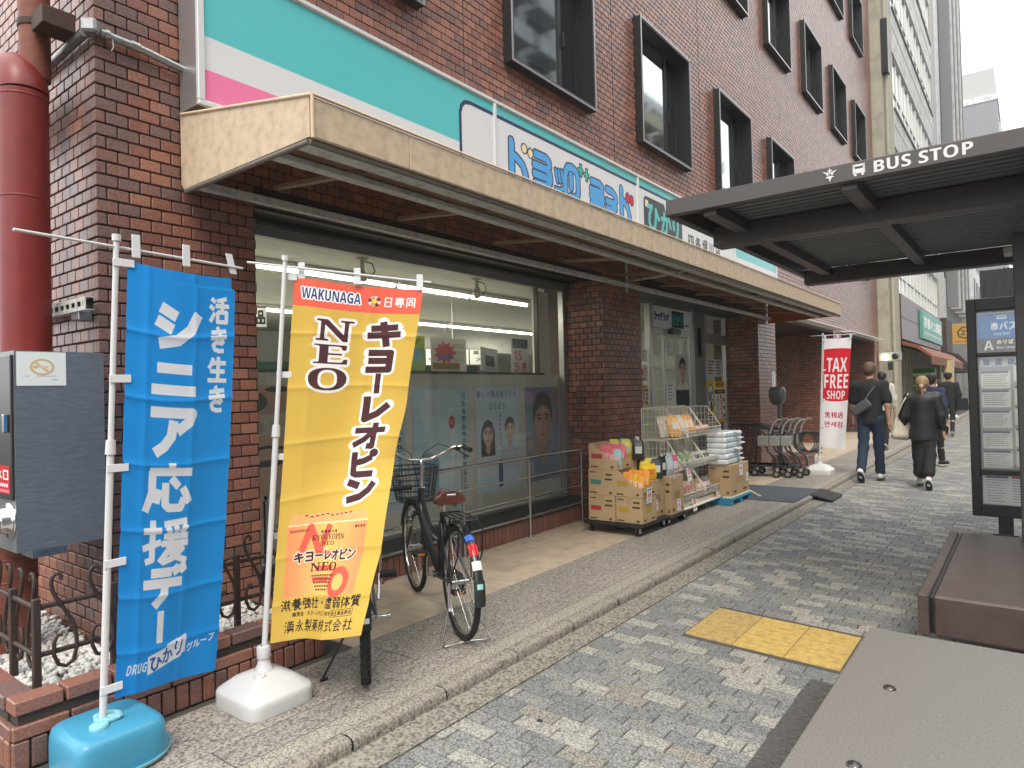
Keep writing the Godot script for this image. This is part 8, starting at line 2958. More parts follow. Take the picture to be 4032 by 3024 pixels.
# ---------------------------------------------------------------- carts, mats, small street things
func carts_and_mats() -> void:
	# door mats
	var b := MB.new()
	b.cbox(Vector3(-3.36, 0.006, -9.66), Vector3(1.84, 0.012, 1.32), 0.003)
	var mm := grain(mt("mat_blue", L(0.085, 0.10, 0.12), 0.95), T.fine, 6.0)
	meta(obj("door_mat", b, mm), "large blue grey door mat on the tiles before the door", "mat")
	b = MB.new()
	b.prism(PackedVector2Array([Vector2(-2.44, 0.012), Vector2(-2.40, 0.014), Vector2(-2.16, -0.045), Vector2(-2.15, -0.06), Vector2(-2.20, -0.055), Vector2(-2.41, -0.004)]), 0.62, Transform3D(Basis(), Vector3(0, 0, -10.35)))
	meta(obj("kerb_mat", b, mt("mat_dark", L(0.035, 0.033, 0.034), 0.8)), "dark rubber ramp mat laid over the kerb", "mat")

	# push carts
	mt("cart_grey", L(0.30, 0.30, 0.29), 0.5)
	mt("cart_dark", L(0.035, 0.037, 0.04), 0.45)
	var proto: Node3D = null
	for i in 3:
		var at := Vector3(-3.44 + i * 0.17, 0, -11.52 - i * 0.05)
		var lab: String = ["grey push cart at the inner end of the nested row by the pillar", "grey push cart in the middle of the nested row", "grey push cart at the street end of the nested row"][i]
		if proto:
			copy_of(proto, at, 0.0, lab)
			continue
		proto = thing("push_cart", lab, "cart", at, 0.0, "nested push carts")
		for s in [-1.0, 1.0]:
			b = MB.new()
			b.tube([Vector3(-0.30, 0.80, s * 0.19), Vector3(-0.16, 0.80, s * 0.19), Vector3(-0.06, 0.70, s * 0.19), Vector3(-0.07, 0.55, s * 0.19), Vector3(-0.02, 0.42, s * 0.19), Vector3(0.09, 0.34, s * 0.19), Vector3(0.12, 0.24, s * 0.19), Vector3(0.11, 0.12, s * 0.19)], 0.018, 10)
			obj("frame_side", b, M.cart_dark, proto)
			b = MB.new()
			b.tube([Vector3(-0.75, 0.17, s * 0.17), Vector3(0.02, 0.19, s * 0.17)], 0.018, 8)
			obj("deck_bar", b, M.cart_dark, proto)
			b = MB.new()
			b.cbox(Vector3(-0.10, 0.60, s * 0.215), Vector3(0.17, 0.17, 0.035), 0.012)
			obj("side_box", b, M.cart_grey, proto)
			b = MB.new()
			b.tube([Vector3(0.02, 0.72, s * 0.20), Vector3(0.06, 0.86, s * 0.20), Vector3(0.14, 0.95, s * 0.19), Vector3(0.20, 0.95, s * 0.18)], [0.016, 0.018, 0.02, 0.016], 8)
			obj("handle", b, M.cart_grey, proto)
			for x in [0.10, -0.62]:
				b = MB.new()
				var c := Vector3(x, 0.062, s * 0.19)
				b.tube([c - Vector3(0, 0, 0.014), c + Vector3(0, 0, 0.014)], 0.062, 16)
				var w := obj("wheel", b, M.black_rubber, proto)
				b = MB.new()
				b.tube([c - Vector3(0, 0, 0.017), c + Vector3(0, 0, 0.017)], 0.034, 12)
				obj("hub", b, M.steel, w)
				b = MB.new()
				b.cbox(c + Vector3(0.015, 0.07, 0), Vector3(0.04, 0.05, 0.05), 0.008)
				obj("caster_fork", b, M.cart_grey, w)
		b = MB.new()
		b.cbox(Vector3(-0.35, 0.185, 0), Vector3(0.80, 0.025, 0.34), 0.008)
		obj("deck", b, M.cart_dark, proto)
		b = MB.new()
		b.tube([Vector3(-0.05, 0.70, -0.19), Vector3(0.05, 0.73, -0.12), Vector3(0.05, 0.73, 0.12), Vector3(-0.05, 0.70, 0.19)], 0.014, 8)
		b.tube([Vector3(-0.30, 0.80, -0.19), Vector3(-0.62, 0.87, -0.12), Vector3(-0.62, 0.87, 0.12), Vector3(-0.30, 0.80, 0.19)], 0.014, 8)
		b.tube([Vector3(-0.62, 0.87, -0.12), Vector3(-0.72, 0.18, -0.14)], 0.013, 8)
		b.tube([Vector3(-0.62, 0.87, 0.12), Vector3(-0.72, 0.18, 0.14)], 0.013, 8)
		obj("push_bar", b, M.cart_dark, proto)

	# low brick stub
	var o := thing("brick_stub", "low brick block behind the push carts", "wall", Vector3(-3.42, 0, -12.62))
	b = MB.new()
	b.span(Vector3(-0.28, 0, 0.31), Vector3(0.28, 0.24, -0.31))
	obj("core", b, M.mortar, o)
	var bk := MB.new()
	bk.cbox(Vector3.ZERO, Vector3(0.108, 0.060, 0.02), 0.003)
	var bkm := bk.mesh()
	for j in 4:
		for i in 5:
			var q := obj("brick", bkm, M["brick_%d" % rng.randi_range(0, 4)], o)
			q.position = Vector3(-0.22 + i * 0.114, 0.034 + j * 0.068, 0.313)
			q = obj("brick", bkm, M["brick_%d" % rng.randi_range(0, 4)], o)
			q.transform = Transform3D(Basis(Vector3.UP, PI / 2), Vector3(0.283, 0.034 + j * 0.068, 0.24 - i * 0.118))
	b = MB.new()
	b.cbox(Vector3(0, 0.262, 0), Vector3(0.60, 0.04, 0.66), 0.006)
	obj("coping", b, M.brick_2, o)

	# dark post with a rounded head
	o = thing("ticket_post", "dark grey post with a rounded hood behind the push carts", "post", Vector3(-3.50, 0, -12.05))
	b = MB.new()
	b.cbox(Vector3(0.03, 0.6, 0), Vector3(0.06, 1.2, 0.06), 0.01)
	obj("stem", b, mt("post_grey", L(0.10, 0.105, 0.11), 0.4, 0.3), o)
	b = MB.new()
	var P := []
	for q in [[1.17, 0.35], [1.20, 0.7], [1.26, 0.92], [1.36, 1.0], [1.43, 0.97], [1.475, 0.82], [1.49, 0.5], [1.492, 0.0]]:
		var ring := []
		for k in 24:
			var a := TAU * k / 24
			ring.append(Vector3(0.135 * q[1] * signf(cos(a)) * pow(absf(cos(a)), 0.5), q[0], 0.10 * q[1] * signf(sin(a)) * pow(absf(sin(a)), 0.5)))
		P.append(ring)
	b.grid(P, true)
	b.look(72, b.v[72] * Vector3(1, 0, 1))
	obj("hood", b, M.post_grey, o)

	# hoops of a bicycle rack
	o = thing("hoop_rack", "row of dark steel hoops beyond the push carts", "bicycle rack", Vector3(-3.5, 0, -13.5))
	for i in 6:
		b = MB.new()
		b.torus(Vector3(0.02 + i * 0.028, 0.42, -0.1 - i * 0.02), 0.20, 0.011, Basis(Vector3.UP, 0.55), 28, 6)
		obj("hoop", b, M.cart_dark, o)
	b = MB.new()
	b.tube([Vector3(-0.1, 0.21, -0.15), Vector3(0.3, 0.21, -0.25)], 0.016, 8)
	b.tube([Vector3(-0.05, 0.0, -0.16), Vector3(-0.05, 0.21, -0.16)], 0.014, 8)
	b.tube([Vector3(0.25, 0.0, -0.24), Vector3(0.25, 0.21, -0.24)], 0.014, 8)
	obj("base_rail", b, M.cart_dark, o)

	# warning lamp box on the end pier
	o = thing("warning_lamp", "grey box with one lit white lamp and one dark lamp at the wall end", "lamp", Vector3(-3.61, 2.36, -24.75))
	b = MB.new()
	b.cbox(Vector3.ZERO, Vector3(0.66, 0.30, 0.16), 0.02)
	obj("box", b, mt("lamp_box", L(0.34, 0.33, 0.30), 0.5), o)
	b = MB.new()
	b.lathe([Vector2(0.0, 0.02), Vector2(0.08, 0.015), Vector2(0.10, 0.0)], Vector3(-0.13, -0.02, 0.082), 18, Basis(Vector3.RIGHT, PI / 2))
	var lit := mt("lit_lamp", Color(1, 1, 0.95), 0.4)
	lit.emission_enabled = true
	lit.emission = Color(1.0, 0.98, 0.88)
	lit.emission_energy_multiplier = 1.6
	obj("lit_lens", b, lit, o)
	var gl := OmniLight3D.new()
	gl.name = "lamp_glow"
	gl.light_energy = 0.04
	gl.omni_range = 30.0
	gl.light_size = 0.1
	gl.shadow_enabled = true
	gl.light_color = Color(1.0, 0.98, 0.88)
	gl.position = Vector3(-0.13, -0.02, 0.24)
	o.add_child(gl)
	b = MB.new()
	b.lathe([Vector2(0.0, 0.02), Vector2(0.08, 0.015), Vector2(0.10, 0.0)], Vector3(0.15, 0.0, 0.082), 18, Basis(Vector3.RIGHT, PI / 2))
	obj("dark_lens", b, M.window_dark, o)
	b = MB.new()
	b.cbox(Vector3(0.0, -0.30, 0.0), Vector3(0.14, 0.26, 0.12), 0.02)
	obj("horn", b, M.charcoal, o)
	# inner face of the awning's far end panel, daylight through the cloth painted orange
	o = thing("backlit_end_face", "inner face of the awning far end panel, daylight through it painted orange brown", "cloth", Vector3(0, 0, 0))
	b = MB.new()
	b.quad(Vector3(-3.98, 2.70, -13.24), Vector3(-2.76, 2.74, -13.24), Vector3(-2.76, 2.76, -13.24), Vector3(-3.98, 3.04, -13.24))
	b.quad(Vector3(-2.76, 2.74, -13.25), Vector3(-3.98, 2.70, -13.25), Vector3(-3.98, 3.04, -13.25), Vector3(-2.76, 2.76, -13.25))
	obj("panel", b, mt("backlit_orange", L(0.42, 0.12, 0.03), 0.8), o)


# ---------------------------------------------------------------- bus shelter, timetable, benches
func bus_shelter() -> void:
	var o := thing("bus_shelter", "dark brown bus shelter roof with white lettering over the sidewalk", "bus shelter", Vector3.ZERO)
	var xl := -1.90
	var xr := 1.6
	var zn := -4.18
	var zf := -7.62
	var b := MB.new()
	b.cbox(Vector3((xl + xr) * 0.5, 2.70, zn - 0.03), Vector3(xr - xl, 0.105, 0.06), 0.006)
	obj("front_fascia", b, M.shelter, o)
	b = MB.new()
	b.cbox(Vector3(xl + 0.03, 2.69, (zn + zf) * 0.5 - 0.03), Vector3(0.058, 0.104, zn - zf - 0.06), 0.006)
	obj("side_fascia", b, M.shelter, o)
	b = MB.new()
	b.span(Vector3(xl + 0.06, 2.735, zn - 0.06), Vector3(xr, 2.75, zf))
	obj("roof_sheet", b, M.shelter, o)
	# main cross beams (along x) and ribs (along z)
	for z in [-4.98, -7.51]:
		b = MB.new()
		b.cbox(Vector3((xl + xr) * 0.5 + 0.02, 2.622, z), Vector3(xr - xl - 0.05, 0.15, 0.16), 0.008)
		obj("cross_beam", b, M.shelter, o)
	for q in [[-4.24, -4.90], [-5.06, -7.43]]:
		for x in [-1.62, -0.80, 0.05, 0.9]:
			b = MB.new()
			b.cbox(Vector3(x, 2.655, (q[0] + q[1]) * 0.5), Vector3(0.09, 0.085, q[0] - q[1]), 0.005)
			obj("rib", b, M.shelter, o)
	# ribbed soffit: folded strips running across
	for q in [[-1.575, -0.845], [-0.755, 0.005], [0.095, 0.855], [0.945, 1.58]]:
		for sp in [[-4.26, -4.88], [-5.08, -7.40]]:
			var n := int((sp[0] - sp[1]) / 0.083)
			b = MB.new()
			for i in n:
				var z: float = sp[0] - i * (sp[0] - sp[1]) / n
				var w: float = (sp[0] - sp[1]) / n
				var y0 := 2.695
				var y1 := 2.732
				b.quad(Vector3(q[0], y0, z - w * 0.55), Vector3(q[1], y0, z - w * 0.55), Vector3(q[1], y0, z), Vector3(q[0], y0, z))
				b.quad(Vector3(q[0], y1, z - w * 0.62), Vector3(q[1], y1, z - w * 0.62), Vector3(q[1], y0, z - w * 0.55), Vector3(q[0], y0, z - w * 0.55))
				b.quad(Vector3(q[0], y1, z - w), Vector3(q[1], y1, z - w), Vector3(q[1], y1, z - w * 0.62), Vector3(q[0], y1, z - w * 0.62))
				b.quad(Vector3(q[0], y0, z - w), Vector3(q[1], y0, z - w), Vector3(q[1], y1, z - w + 0.0001), Vector3(q[0], y1, z - w + 0.0001))
			obj("soffit_panel", b, M.shelter_under, o)
	# posts at the road side
	for z in [-6.05, -4.5]:
		if z > -5.0:
			continue
		b = MB.new()
		b.cbox(Vector3(0.0, 1.19, z), Vector3(0.17, 2.72, 0.15), 0.008)
		obj("post", b, M.shelter, o)
	b = MB.new()
	b.cbox(Vector3(1.35, 1.19, -4.98), Vector3(0.16, 2.72, 0.16), 0.008)
	obj("post", b, M.shelter, o)
	b = MB.new()
	b.cbox(Vector3(-0.11, 2.56, -6.9), Vector3(0.09, 0.05, 0.22), 0.006)
	obj("lamp_housing", b, M.rail_white, o)
	# lettering on the fascia
	var ls := mt("letter_white", L(0.70, 0.70, 0.68), 0.5)
	var fz := zn + 0.002
	var tm := TextMesh.new()
	tm.text = "BUS STOP"
	tm.font = sans(true)
	tm.font_size = 64
	tm.depth = 0.05
	tm.pixel_size = 0.001
	var arr := tm.get_mesh_arrays()
	var bb := AABB(arr[Mesh.ARRAY_VERTEX][0], Vector3.ZERO)
	for v in arr[Mesh.ARRAY_VERTEX]:
		bb = bb.expand(v)
	var t := MeshInstance3D.new()
	t.name = "lettering"
	t.mesh = tm
	t.material_override = ls
	o.add_child(t)
	var tw := 0.455
	var th := 0.066
	t.scale = Vector3(tw / bb.size.x, th / bb.size.y, 0.05)
	t.position = Vector3(-0.66 - bb.position.x * t.scale.x, 2.668 - bb.position.y * t.scale.y, fz)
	# bus pictogram
	b = MB.new()
	for q in [[0, 0.056, 0.062, 0.012], [-0.026, 0.045, 0.010, 0.02], [0.026, 0.045, 0.010, 0.02], [0, 0.024, 0.062, 0.026], [-0.019, 0.006, 0.014, 0.016], [0.019, 0.006, 0.014, 0.016]]:
		b.box(Vector3(-0.735 + q[0], 2.670 + q[1], fz), Vector3(q[2], q[3], 0.004))
	obj("pictogram", b, ls, o)
	# city emblem: six pointed rays round a triangle
	b = MB.new()
	var em := Transform3D(Basis.from_scale(Vector3(0.00095, 0.00095, 1)), Vector3(-0.885, 2.703, fz - 0.001))
	for sg in [-1.0, 1.0]:
		var k := 0.0 if sg < 0 else 0.0012
		for q in [[0, 4, 10, 16, 44, 26, 20, 8, 16, -4, 8, -2, 8, 6], [0, -4, 7, -8, 16, -8, 26, -16, 14, -16, 6, -24, 0, -44]]:
			var pl := PackedVector2Array()
			for i in range(0, q.size(), 2):
				pl.append(Vector2(q[i] * sg, q[i + 1]))
			b.prism(pl, 0.003 + k, em)
	b.prism(PackedVector2Array([Vector2(-4, 10), Vector2(4, 10), Vector2(4, 22), Vector2(12, 22), Vector2(12, 28), Vector2(4, 28), Vector2(3, 38), Vector2(-3, 38), Vector2(-4, 28), Vector2(-12, 28), Vector2(-12, 22), Vector2(-4, 22)]), 0.0036, em)
	obj("emblem", b, ls, o)

	# timetable board
	o = thing("timetable_board", "tall black framed bus timetable board on a post", "timetable", Vector3(-0.10, 0, -8.80))
	b = MB.new()
	b.cbox(Vector3(-0.40, 1.22, 0.0), Vector3(0.085, 2.32, 0.14), 0.008)
	b.cbox(Vector3(0.42, 1.22, 0.0), Vector3(0.085, 2.32, 0.14), 0.008)
	b.cbox(Vector3(0.01, 2.315, 0.0), Vector3(0.735, 0.13, 0.139), 0.006)
	b.cbox(Vector3(0.01, 1.78, 0.0), Vector3(0.735, 0.04, 0.139), 0.005)
	b.cbox(Vector3(0.01, 0.53, 0.0), Vector3(0.735, 0.055, 0.139), 0.005)
	b.cbox(Vector3(0.01, 0.125, 0.0), Vector3(0.735, 0.13, 0.139), 0.006)
	b.span(Vector3(-0.36, 0.19, -0.05), Vector3(0.38, 2.25, -0.03))
	obj("frame", b, mt("board_black", L(0.018, 0.017, 0.017), 0.35), o)
	b = MB.new()
	b.cbox(Vector3(-0.155, 0.0, -0.02), Vector3(0.13, 0.36, 0.10), 0.006)
	b.cbox(Vector3(-0.155, -0.125, -0.02), Vector3(0.22, 0.02, 0.20), 0.004)
	obj("post", b, M.board_black, o)
	var r := ras(256, 160, Color(0.14, 0.42, 0.72))
	r.rect(0, 0, 256, 12, Color(0.72, 0.74, 0.74))
	r.rect(60, 20, 30, 14, Color(0.80, 0.86, 0.92)); r.rect(64, 24, 22, 4, Color(0.14, 0.42, 0.72))
	r.line("市バス", 40, 46, 24, 30, 28, 5, Color(0.92, 0.94, 0.96))
	r.text("City Bus", 50, 84, 50, 12, Color(0.9, 0.93, 0.96), sans())
	r.rect(0, 106, 256, 54, Color(0.20, 0.20, 0.20))
	r.text("A", 18, 114, 30, 36, Color(0.92, 0.92, 0.92), sans())
	r.line("のりば", 58, 112, 15, 18, 18, 3.5, Color(0.92, 0.92, 0.92))
	r.text("Bus Stop", 58, 137, 54, 13, Color(0.9, 0.9, 0.9), sans())
	sheet("route_panel", Vector3(-0.345, 2.245, 0.02), Vector3(0.37, 2.245, 0.02), Vector3(-0.345, 1.80, 0.02), printed("route", r.tex(), 0.3), o, 0.004)
	r = ras(256, 440, Color(0.62, 0.63, 0.63))
	r.rect(4, 4, 248, 34, Color(0.78, 0.80, 0.80))
	for i in 6:
		r.rect(14 + i * 38, 9, 20, 24, Color(0.35, 0.42, 0.60))
	for i in 5:
		var y: float = [56, 130, 210, 290, 366][i]
		r.rect(6, y, 90, 68, Color(0.86, 0.87, 0.85))
		r.rect(6, y, 84, 9, Color(0.40, 0.45, 0.58))
		for j in 6:
			r.rect(12, y + 15 + j * 8, 76 - (i * 7 + j * 5) % 20, 3, Color(0.62, 0.63, 0.64))
		for j in 5:
			r.rect(24 + j * 14, y + 14, 1, 48, Color(0.7, 0.7, 0.7))
	for i in 5:
		var y: float = [28, 118, 196, 280, 360][i]
		r.rect(106, y, 140, 70, Color(0.84, 0.85, 0.83))
		r.rect(108, y, 136, 6, Color(0.25, 0.25, 0.28))
		for j in 7:
			r.rect(114, y + 12 + j * 8, 120 - (i * 11 + j * 7) % 36, 3, Color(0.66, 0.66, 0.67))
	sheet("timetable", Vector3(-0.345, 1.755, 0.02), Vector3(0.37, 1.755, 0.02), Vector3(-0.345, 0.56, 0.02), printed("timetable", r.tex(), 0.3), o, 0.004)
	r = ras(256, 112, Color(0.86, 0.87, 0.86))
	for i in 3:
		r.rect(10 + i * 80, 4, 70, 8, [Color(0.3, 0.36, 0.55), Color(0.7, 0.3, 0.3), Color(0.25, 0.25, 0.25)][i])
		for j in 9:
			r.rect(12 + i * 80, 18 + j * 10, 64 - (i * 7 + j * 9) % 22, 3, Color(0.6, 0.61, 0.62))
	sheet("lower_timetable", Vector3(-0.345, 0.502, 0.02), Vector3(0.37, 0.502, 0.02), Vector3(-0.345, 0.19, 0.02), printed("timetable_b", r.tex(), 0.3), o, 0.004)
	for q in [[0.19, 0.502], [0.56, 1.755], [1.80, 2.245]]:
		b = MB.new()
		b.span(Vector3(-0.355, q[0], 0.048), Vector3(0.375, q[1], 0.052))
		obj("cover_glass", b, M.glass, o)

	# nearest bench plate with dome bolts
	o = thing("bench", "grey brown steel bench plate with dome bolts at the bus stop", "bench", Vector3(0, 0, 0))
	b = MB.new()
	b.cbox(Vector3(-0.10, 0.335, -2.15), Vector3(1.07, 0.03, 2.80), 0.006)
	obj("seat", b, M.bench_top, o)
	for z in [-3.2, -1.2]:
		b = MB.new()
		b.cbox(Vector3(-0.05, 0.09, z), Vector3(0.5, 0.46, 0.08), 0.008)
		obj("leg", b, M.shelter, o)
	for q in [[-0.455, -2.87], [-0.455, -2.23], [-0.455, -1.5]]:
		b = MB.new()
		b.lathe([Vector2(0.0, 0.012), Vector2(0.012, 0.0105), Vector2(0.020, 0.006), Vector2(0.0225, 0.0)], Vector3(q[0], 0.351, q[1]), 18)
		obj("bolt", b, mt("bolt", L(0.10, 0.09, 0.085), 0.25, 0.7), o)
	# second bench: boxed brown seat with a narrow edge strip
	o = thing("bench", "brown boxed steel bench behind the bolted bench plate", "bench", Vector3(0, 0, 0))
	b = MB.new()
	b.cbox(Vector3(-0.50, 0.24, -5.22), Vector3(0.052, 0.22, 1.94), 0.006)
	obj("edge_strip", b, M.bench_brown, o)
	b = MB.new()
	b.cbox(Vector3(-0.02, 0.238, -5.22), Vector3(0.87, 0.22, 1.92), 0.012)
	obj("seat_box", b, M.bench_brown, o)
	b = MB.new()
	b.span(Vector3(-0.475, 0.14, -4.28), Vector3(-0.456, 0.33, -6.16))
	obj("gap", b, M.black_paint, o)
	for z in [-5.9, -4.5]:
		b = MB.new()
		b.cbox(Vector3(0.0, 0.0, z), Vector3(0.5, 0.26, 0.08), 0.008)
		obj("leg", b, M.shelter, o)


# ---------------------------------------------------------------- people
# surface nets over a smooth union of tapered capsules [a, b, ra, rb, flatness along z]
func skin_over(b: MB, bones: Array, cell: float, k: float) -> void:
	var lo := Vector3(1e9, 1e9, 1e9)
	var hi := -lo
	for q in bones:
		var m: float = maxf(q[2], q[3]) + cell * 2.5
		for p in [q[0], q[1]]:
			lo = lo.min(p - Vector3(m, m, m))
			hi = hi.max(p + Vector3(m, m, m))
	var nx := int((hi.x - lo.x) / cell) + 2
	var ny := int((hi.y - lo.y) / cell) + 2
	var nz := int((hi.z - lo.z) / cell) + 2
	var F := PackedFloat32Array()
	F.resize(nx * ny * nz)
	F.fill(1.0)
	for q in bones:
		var a: Vector3 = q[0]
		var ba: Vector3 = q[1] - a
		var ra: float = q[2]
		var dr: float = q[3] - ra
		var fl: float = q[4] if q.size() > 4 else 1.0
		var l2 := maxf(ba.length_squared(), 1e-8)
		var m: float = maxf(q[2], q[3]) + cell * 2.5 + k * 0.5
		var p0: Vector3 = (a.min(q[1]) - Vector3(m, m, m) - lo) / cell
		var p1: Vector3 = (a.max(q[1]) + Vector3(m, m, m) - lo) / cell
		var x0 := maxi(int(p0.x), 0)
		var x1 := mini(int(p1.x) + 1, nx - 1)
		var z0 := maxi(int(p0.z), 0)
		var z1 := mini(int(p1.z) + 1, nz - 1)
		for y in range(maxi(int(p0.y), 0), mini(int(p1.y) + 1, ny - 1) + 1):
			for z in range(z0, z1 + 1):
				var i := (y * nz + z) * nx
				for x in range(x0, x1 + 1):
					var pa := lo + Vector3(x, y, z) * cell - a
					var h := clampf(pa.dot(ba) / l2, 0.0, 1.0)
					var e := pa - ba * h
					var d: float
					if fl == 1.0:
						d = e.length() - ra - dr * h
					else:
						e.z /= fl
						d = (e.length() - ra - dr * h) * (0.5 + 0.5 * fl)
					var f := F[i + x]
					var df := absf(d - f)
					var r := minf(d, f)
					if df < k:
						var w := (k - df) / k
						r -= w * w * k * 0.25
					F[i + x] = r
	var ids := PackedInt32Array()
	ids.resize(nx * ny * nz)
	ids.fill(-1)
	var sy := nz * nx
	var off := [0, 1, nx, nx + 1, sy, sy + 1, sy + nx, sy + nx + 1]
	var cor := [Vector3(0, 0, 0), Vector3(1, 0, 0), Vector3(0, 0, 1), Vector3(1, 0, 1), Vector3(0, 1, 0), Vector3(1, 1, 0), Vector3(0, 1, 1), Vector3(1, 1, 1)]
	var edges := [[0, 1], [2, 3], [4, 5], [6, 7], [0, 2], [1, 3], [4, 6], [5, 7], [0, 4], [1, 5], [2, 6], [3, 7]]
	var lim := cell * 2.0
	for y in ny - 1:
		for z in nz - 1:
			for x in nx - 1:
				var i := (y * nz + z) * nx + x
				if absf(F[i]) > lim:
					continue
				var neg := 0
				for c in 8:
					if F[i + off[c]] < 0.0:
						neg += 1
				if neg == 0 or neg == 8:
					continue
				var s := Vector3.ZERO
				var n := 0
				for e in edges:
					var fa := F[i + off[e[0]]]
					var fb := F[i + off[e[1]]]
					if (fa < 0.0) != (fb < 0.0):
						s += cor[e[0]].lerp(cor[e[1]], fa / (fa - fb))
						n += 1
				var g := Vector3(
					F[i + 1] + F[i + nx + 1] + F[i + sy + 1] + F[i + sy + nx + 1] - F[i] - F[i + nx] - F[i + sy] - F[i + sy + nx],
					F[i + sy] + F[i + sy + 1] + F[i + sy + nx] + F[i + sy + nx + 1] - F[i] - F[i + 1] - F[i + nx] - F[i + nx + 1],
					F[i + nx] + F[i + nx + 1] + F[i + sy + nx] + F[i + sy + nx + 1] - F[i] - F[i + 1] - F[i + sy] - F[i + sy + 1])
				ids[i] = b.vert(lo + (Vector3(x, y, z) + s / n) * cell, g.normalized())
	for y in range(1, ny - 1):
		for z in range(1, nz - 1):
			for x in range(1, nx - 1):
				var i := (y * nz + z) * nx + x
				if absf(F[i]) > lim:
					continue
				var s0 := F[i] < 0.0
				if s0 != (F[i + 1] < 0.0):
					four(b, ids[i], ids[i - nx], ids[i - nx - sy], ids[i - sy])
				if s0 != (F[i + nx] < 0.0):
					four(b, ids[i], ids[i - 1], ids[i - 1 - sy], ids[i - sy])
				if s0 != (F[i + sy] < 0.0):
					four(b, ids[i], ids[i - 1], ids[i - 1 - nx], ids[i - nx])


func four(b: MB, p: int, q: int, r: int, s: int) -> void:
	if p < 0 or q < 0 or r < 0 or s < 0:
		return
	b.face(p, q, r)
	b.face(p, r, s)


func leg_chain(hip: Vector3, a: float, flex: float, foot: float, s: float) -> Array:
	var d := Vector3(0, -cos(a), -sin(a))
	var knee := hip + d * 0.43 * s
	var d2 := Vector3(0, -cos(a - flex), -sin(a - flex))
	var ank := knee + d2 * 0.42 * s
	var f := Vector3(0, -sin(foot), -cos(foot))
	var dn := Vector3(0, -cos(foot), sin(foot))
	return [hip, knee, ank, ank + dn * 0.045 * s - f * 0.045 * s, ank + dn * 0.05 * s + f * 0.16 * s]


func arm_chain(sh: Vector3, a: float, flex: float, out: float, side: float, s: float) -> Array:
	var d := Vector3(side * sin(out), -cos(a) * cos(out), -sin(a)).normalized()
	var el := sh + d * 0.29 * s
	var d2 := Vector3(side * sin(out * 0.4), -cos(a + flex), -sin(a + flex)).normalized()
	var wr := el + d2 * 0.25 * s
	return [sh, el, wr, d2]


func hand_bones(wr: Vector3, d: Vector3, side: float, s: float) -> Array:
	var fw := Vector3(0, 0, -1)
	fw = (fw - d * fw.dot(d)).normalized()
	var inn := d.cross(fw) * side
	var L0 := []
	var pc := wr + d * 0.085 * s
	L0.append([wr, wr + d * 0.03 * s, 0.024 * s, 0.026 * s])
	for i in 4:
		var o := fw * (0.03 - i * 0.02) * s
		L0.append([wr + d * 0.03 * s + o * 0.7, pc + o, 0.014 * s, 0.012 * s])
		var ln: float = [0.068, 0.076, 0.07, 0.055][i] * s
		var k1 := pc + o + (d * 0.9 - inn * -0.25).normalized() * ln * 0.5
		L0.append([pc + o, k1, 0.0095 * s, 0.009 * s])
		L0.append([k1, k1 + (d * 0.75 + inn * 0.6).normalized() * ln * 0.5, 0.009 * s, 0.0075 * s])
	var tb := wr + d * 0.035 * s + fw * 0.025 * s
	var t1 := tb + (d * 0.7 + fw * 0.6 + inn * 0.3).normalized() * 0.04 * s
	L0.append([tb, t1, 0.013 * s, 0.011 * s])
	L0.append([t1, t1 + (d * 0.95 + fw * 0.15 + inn * 0.3).normalized() * 0.035 * s, 0.0105 * s, 0.008 * s])
	return L0


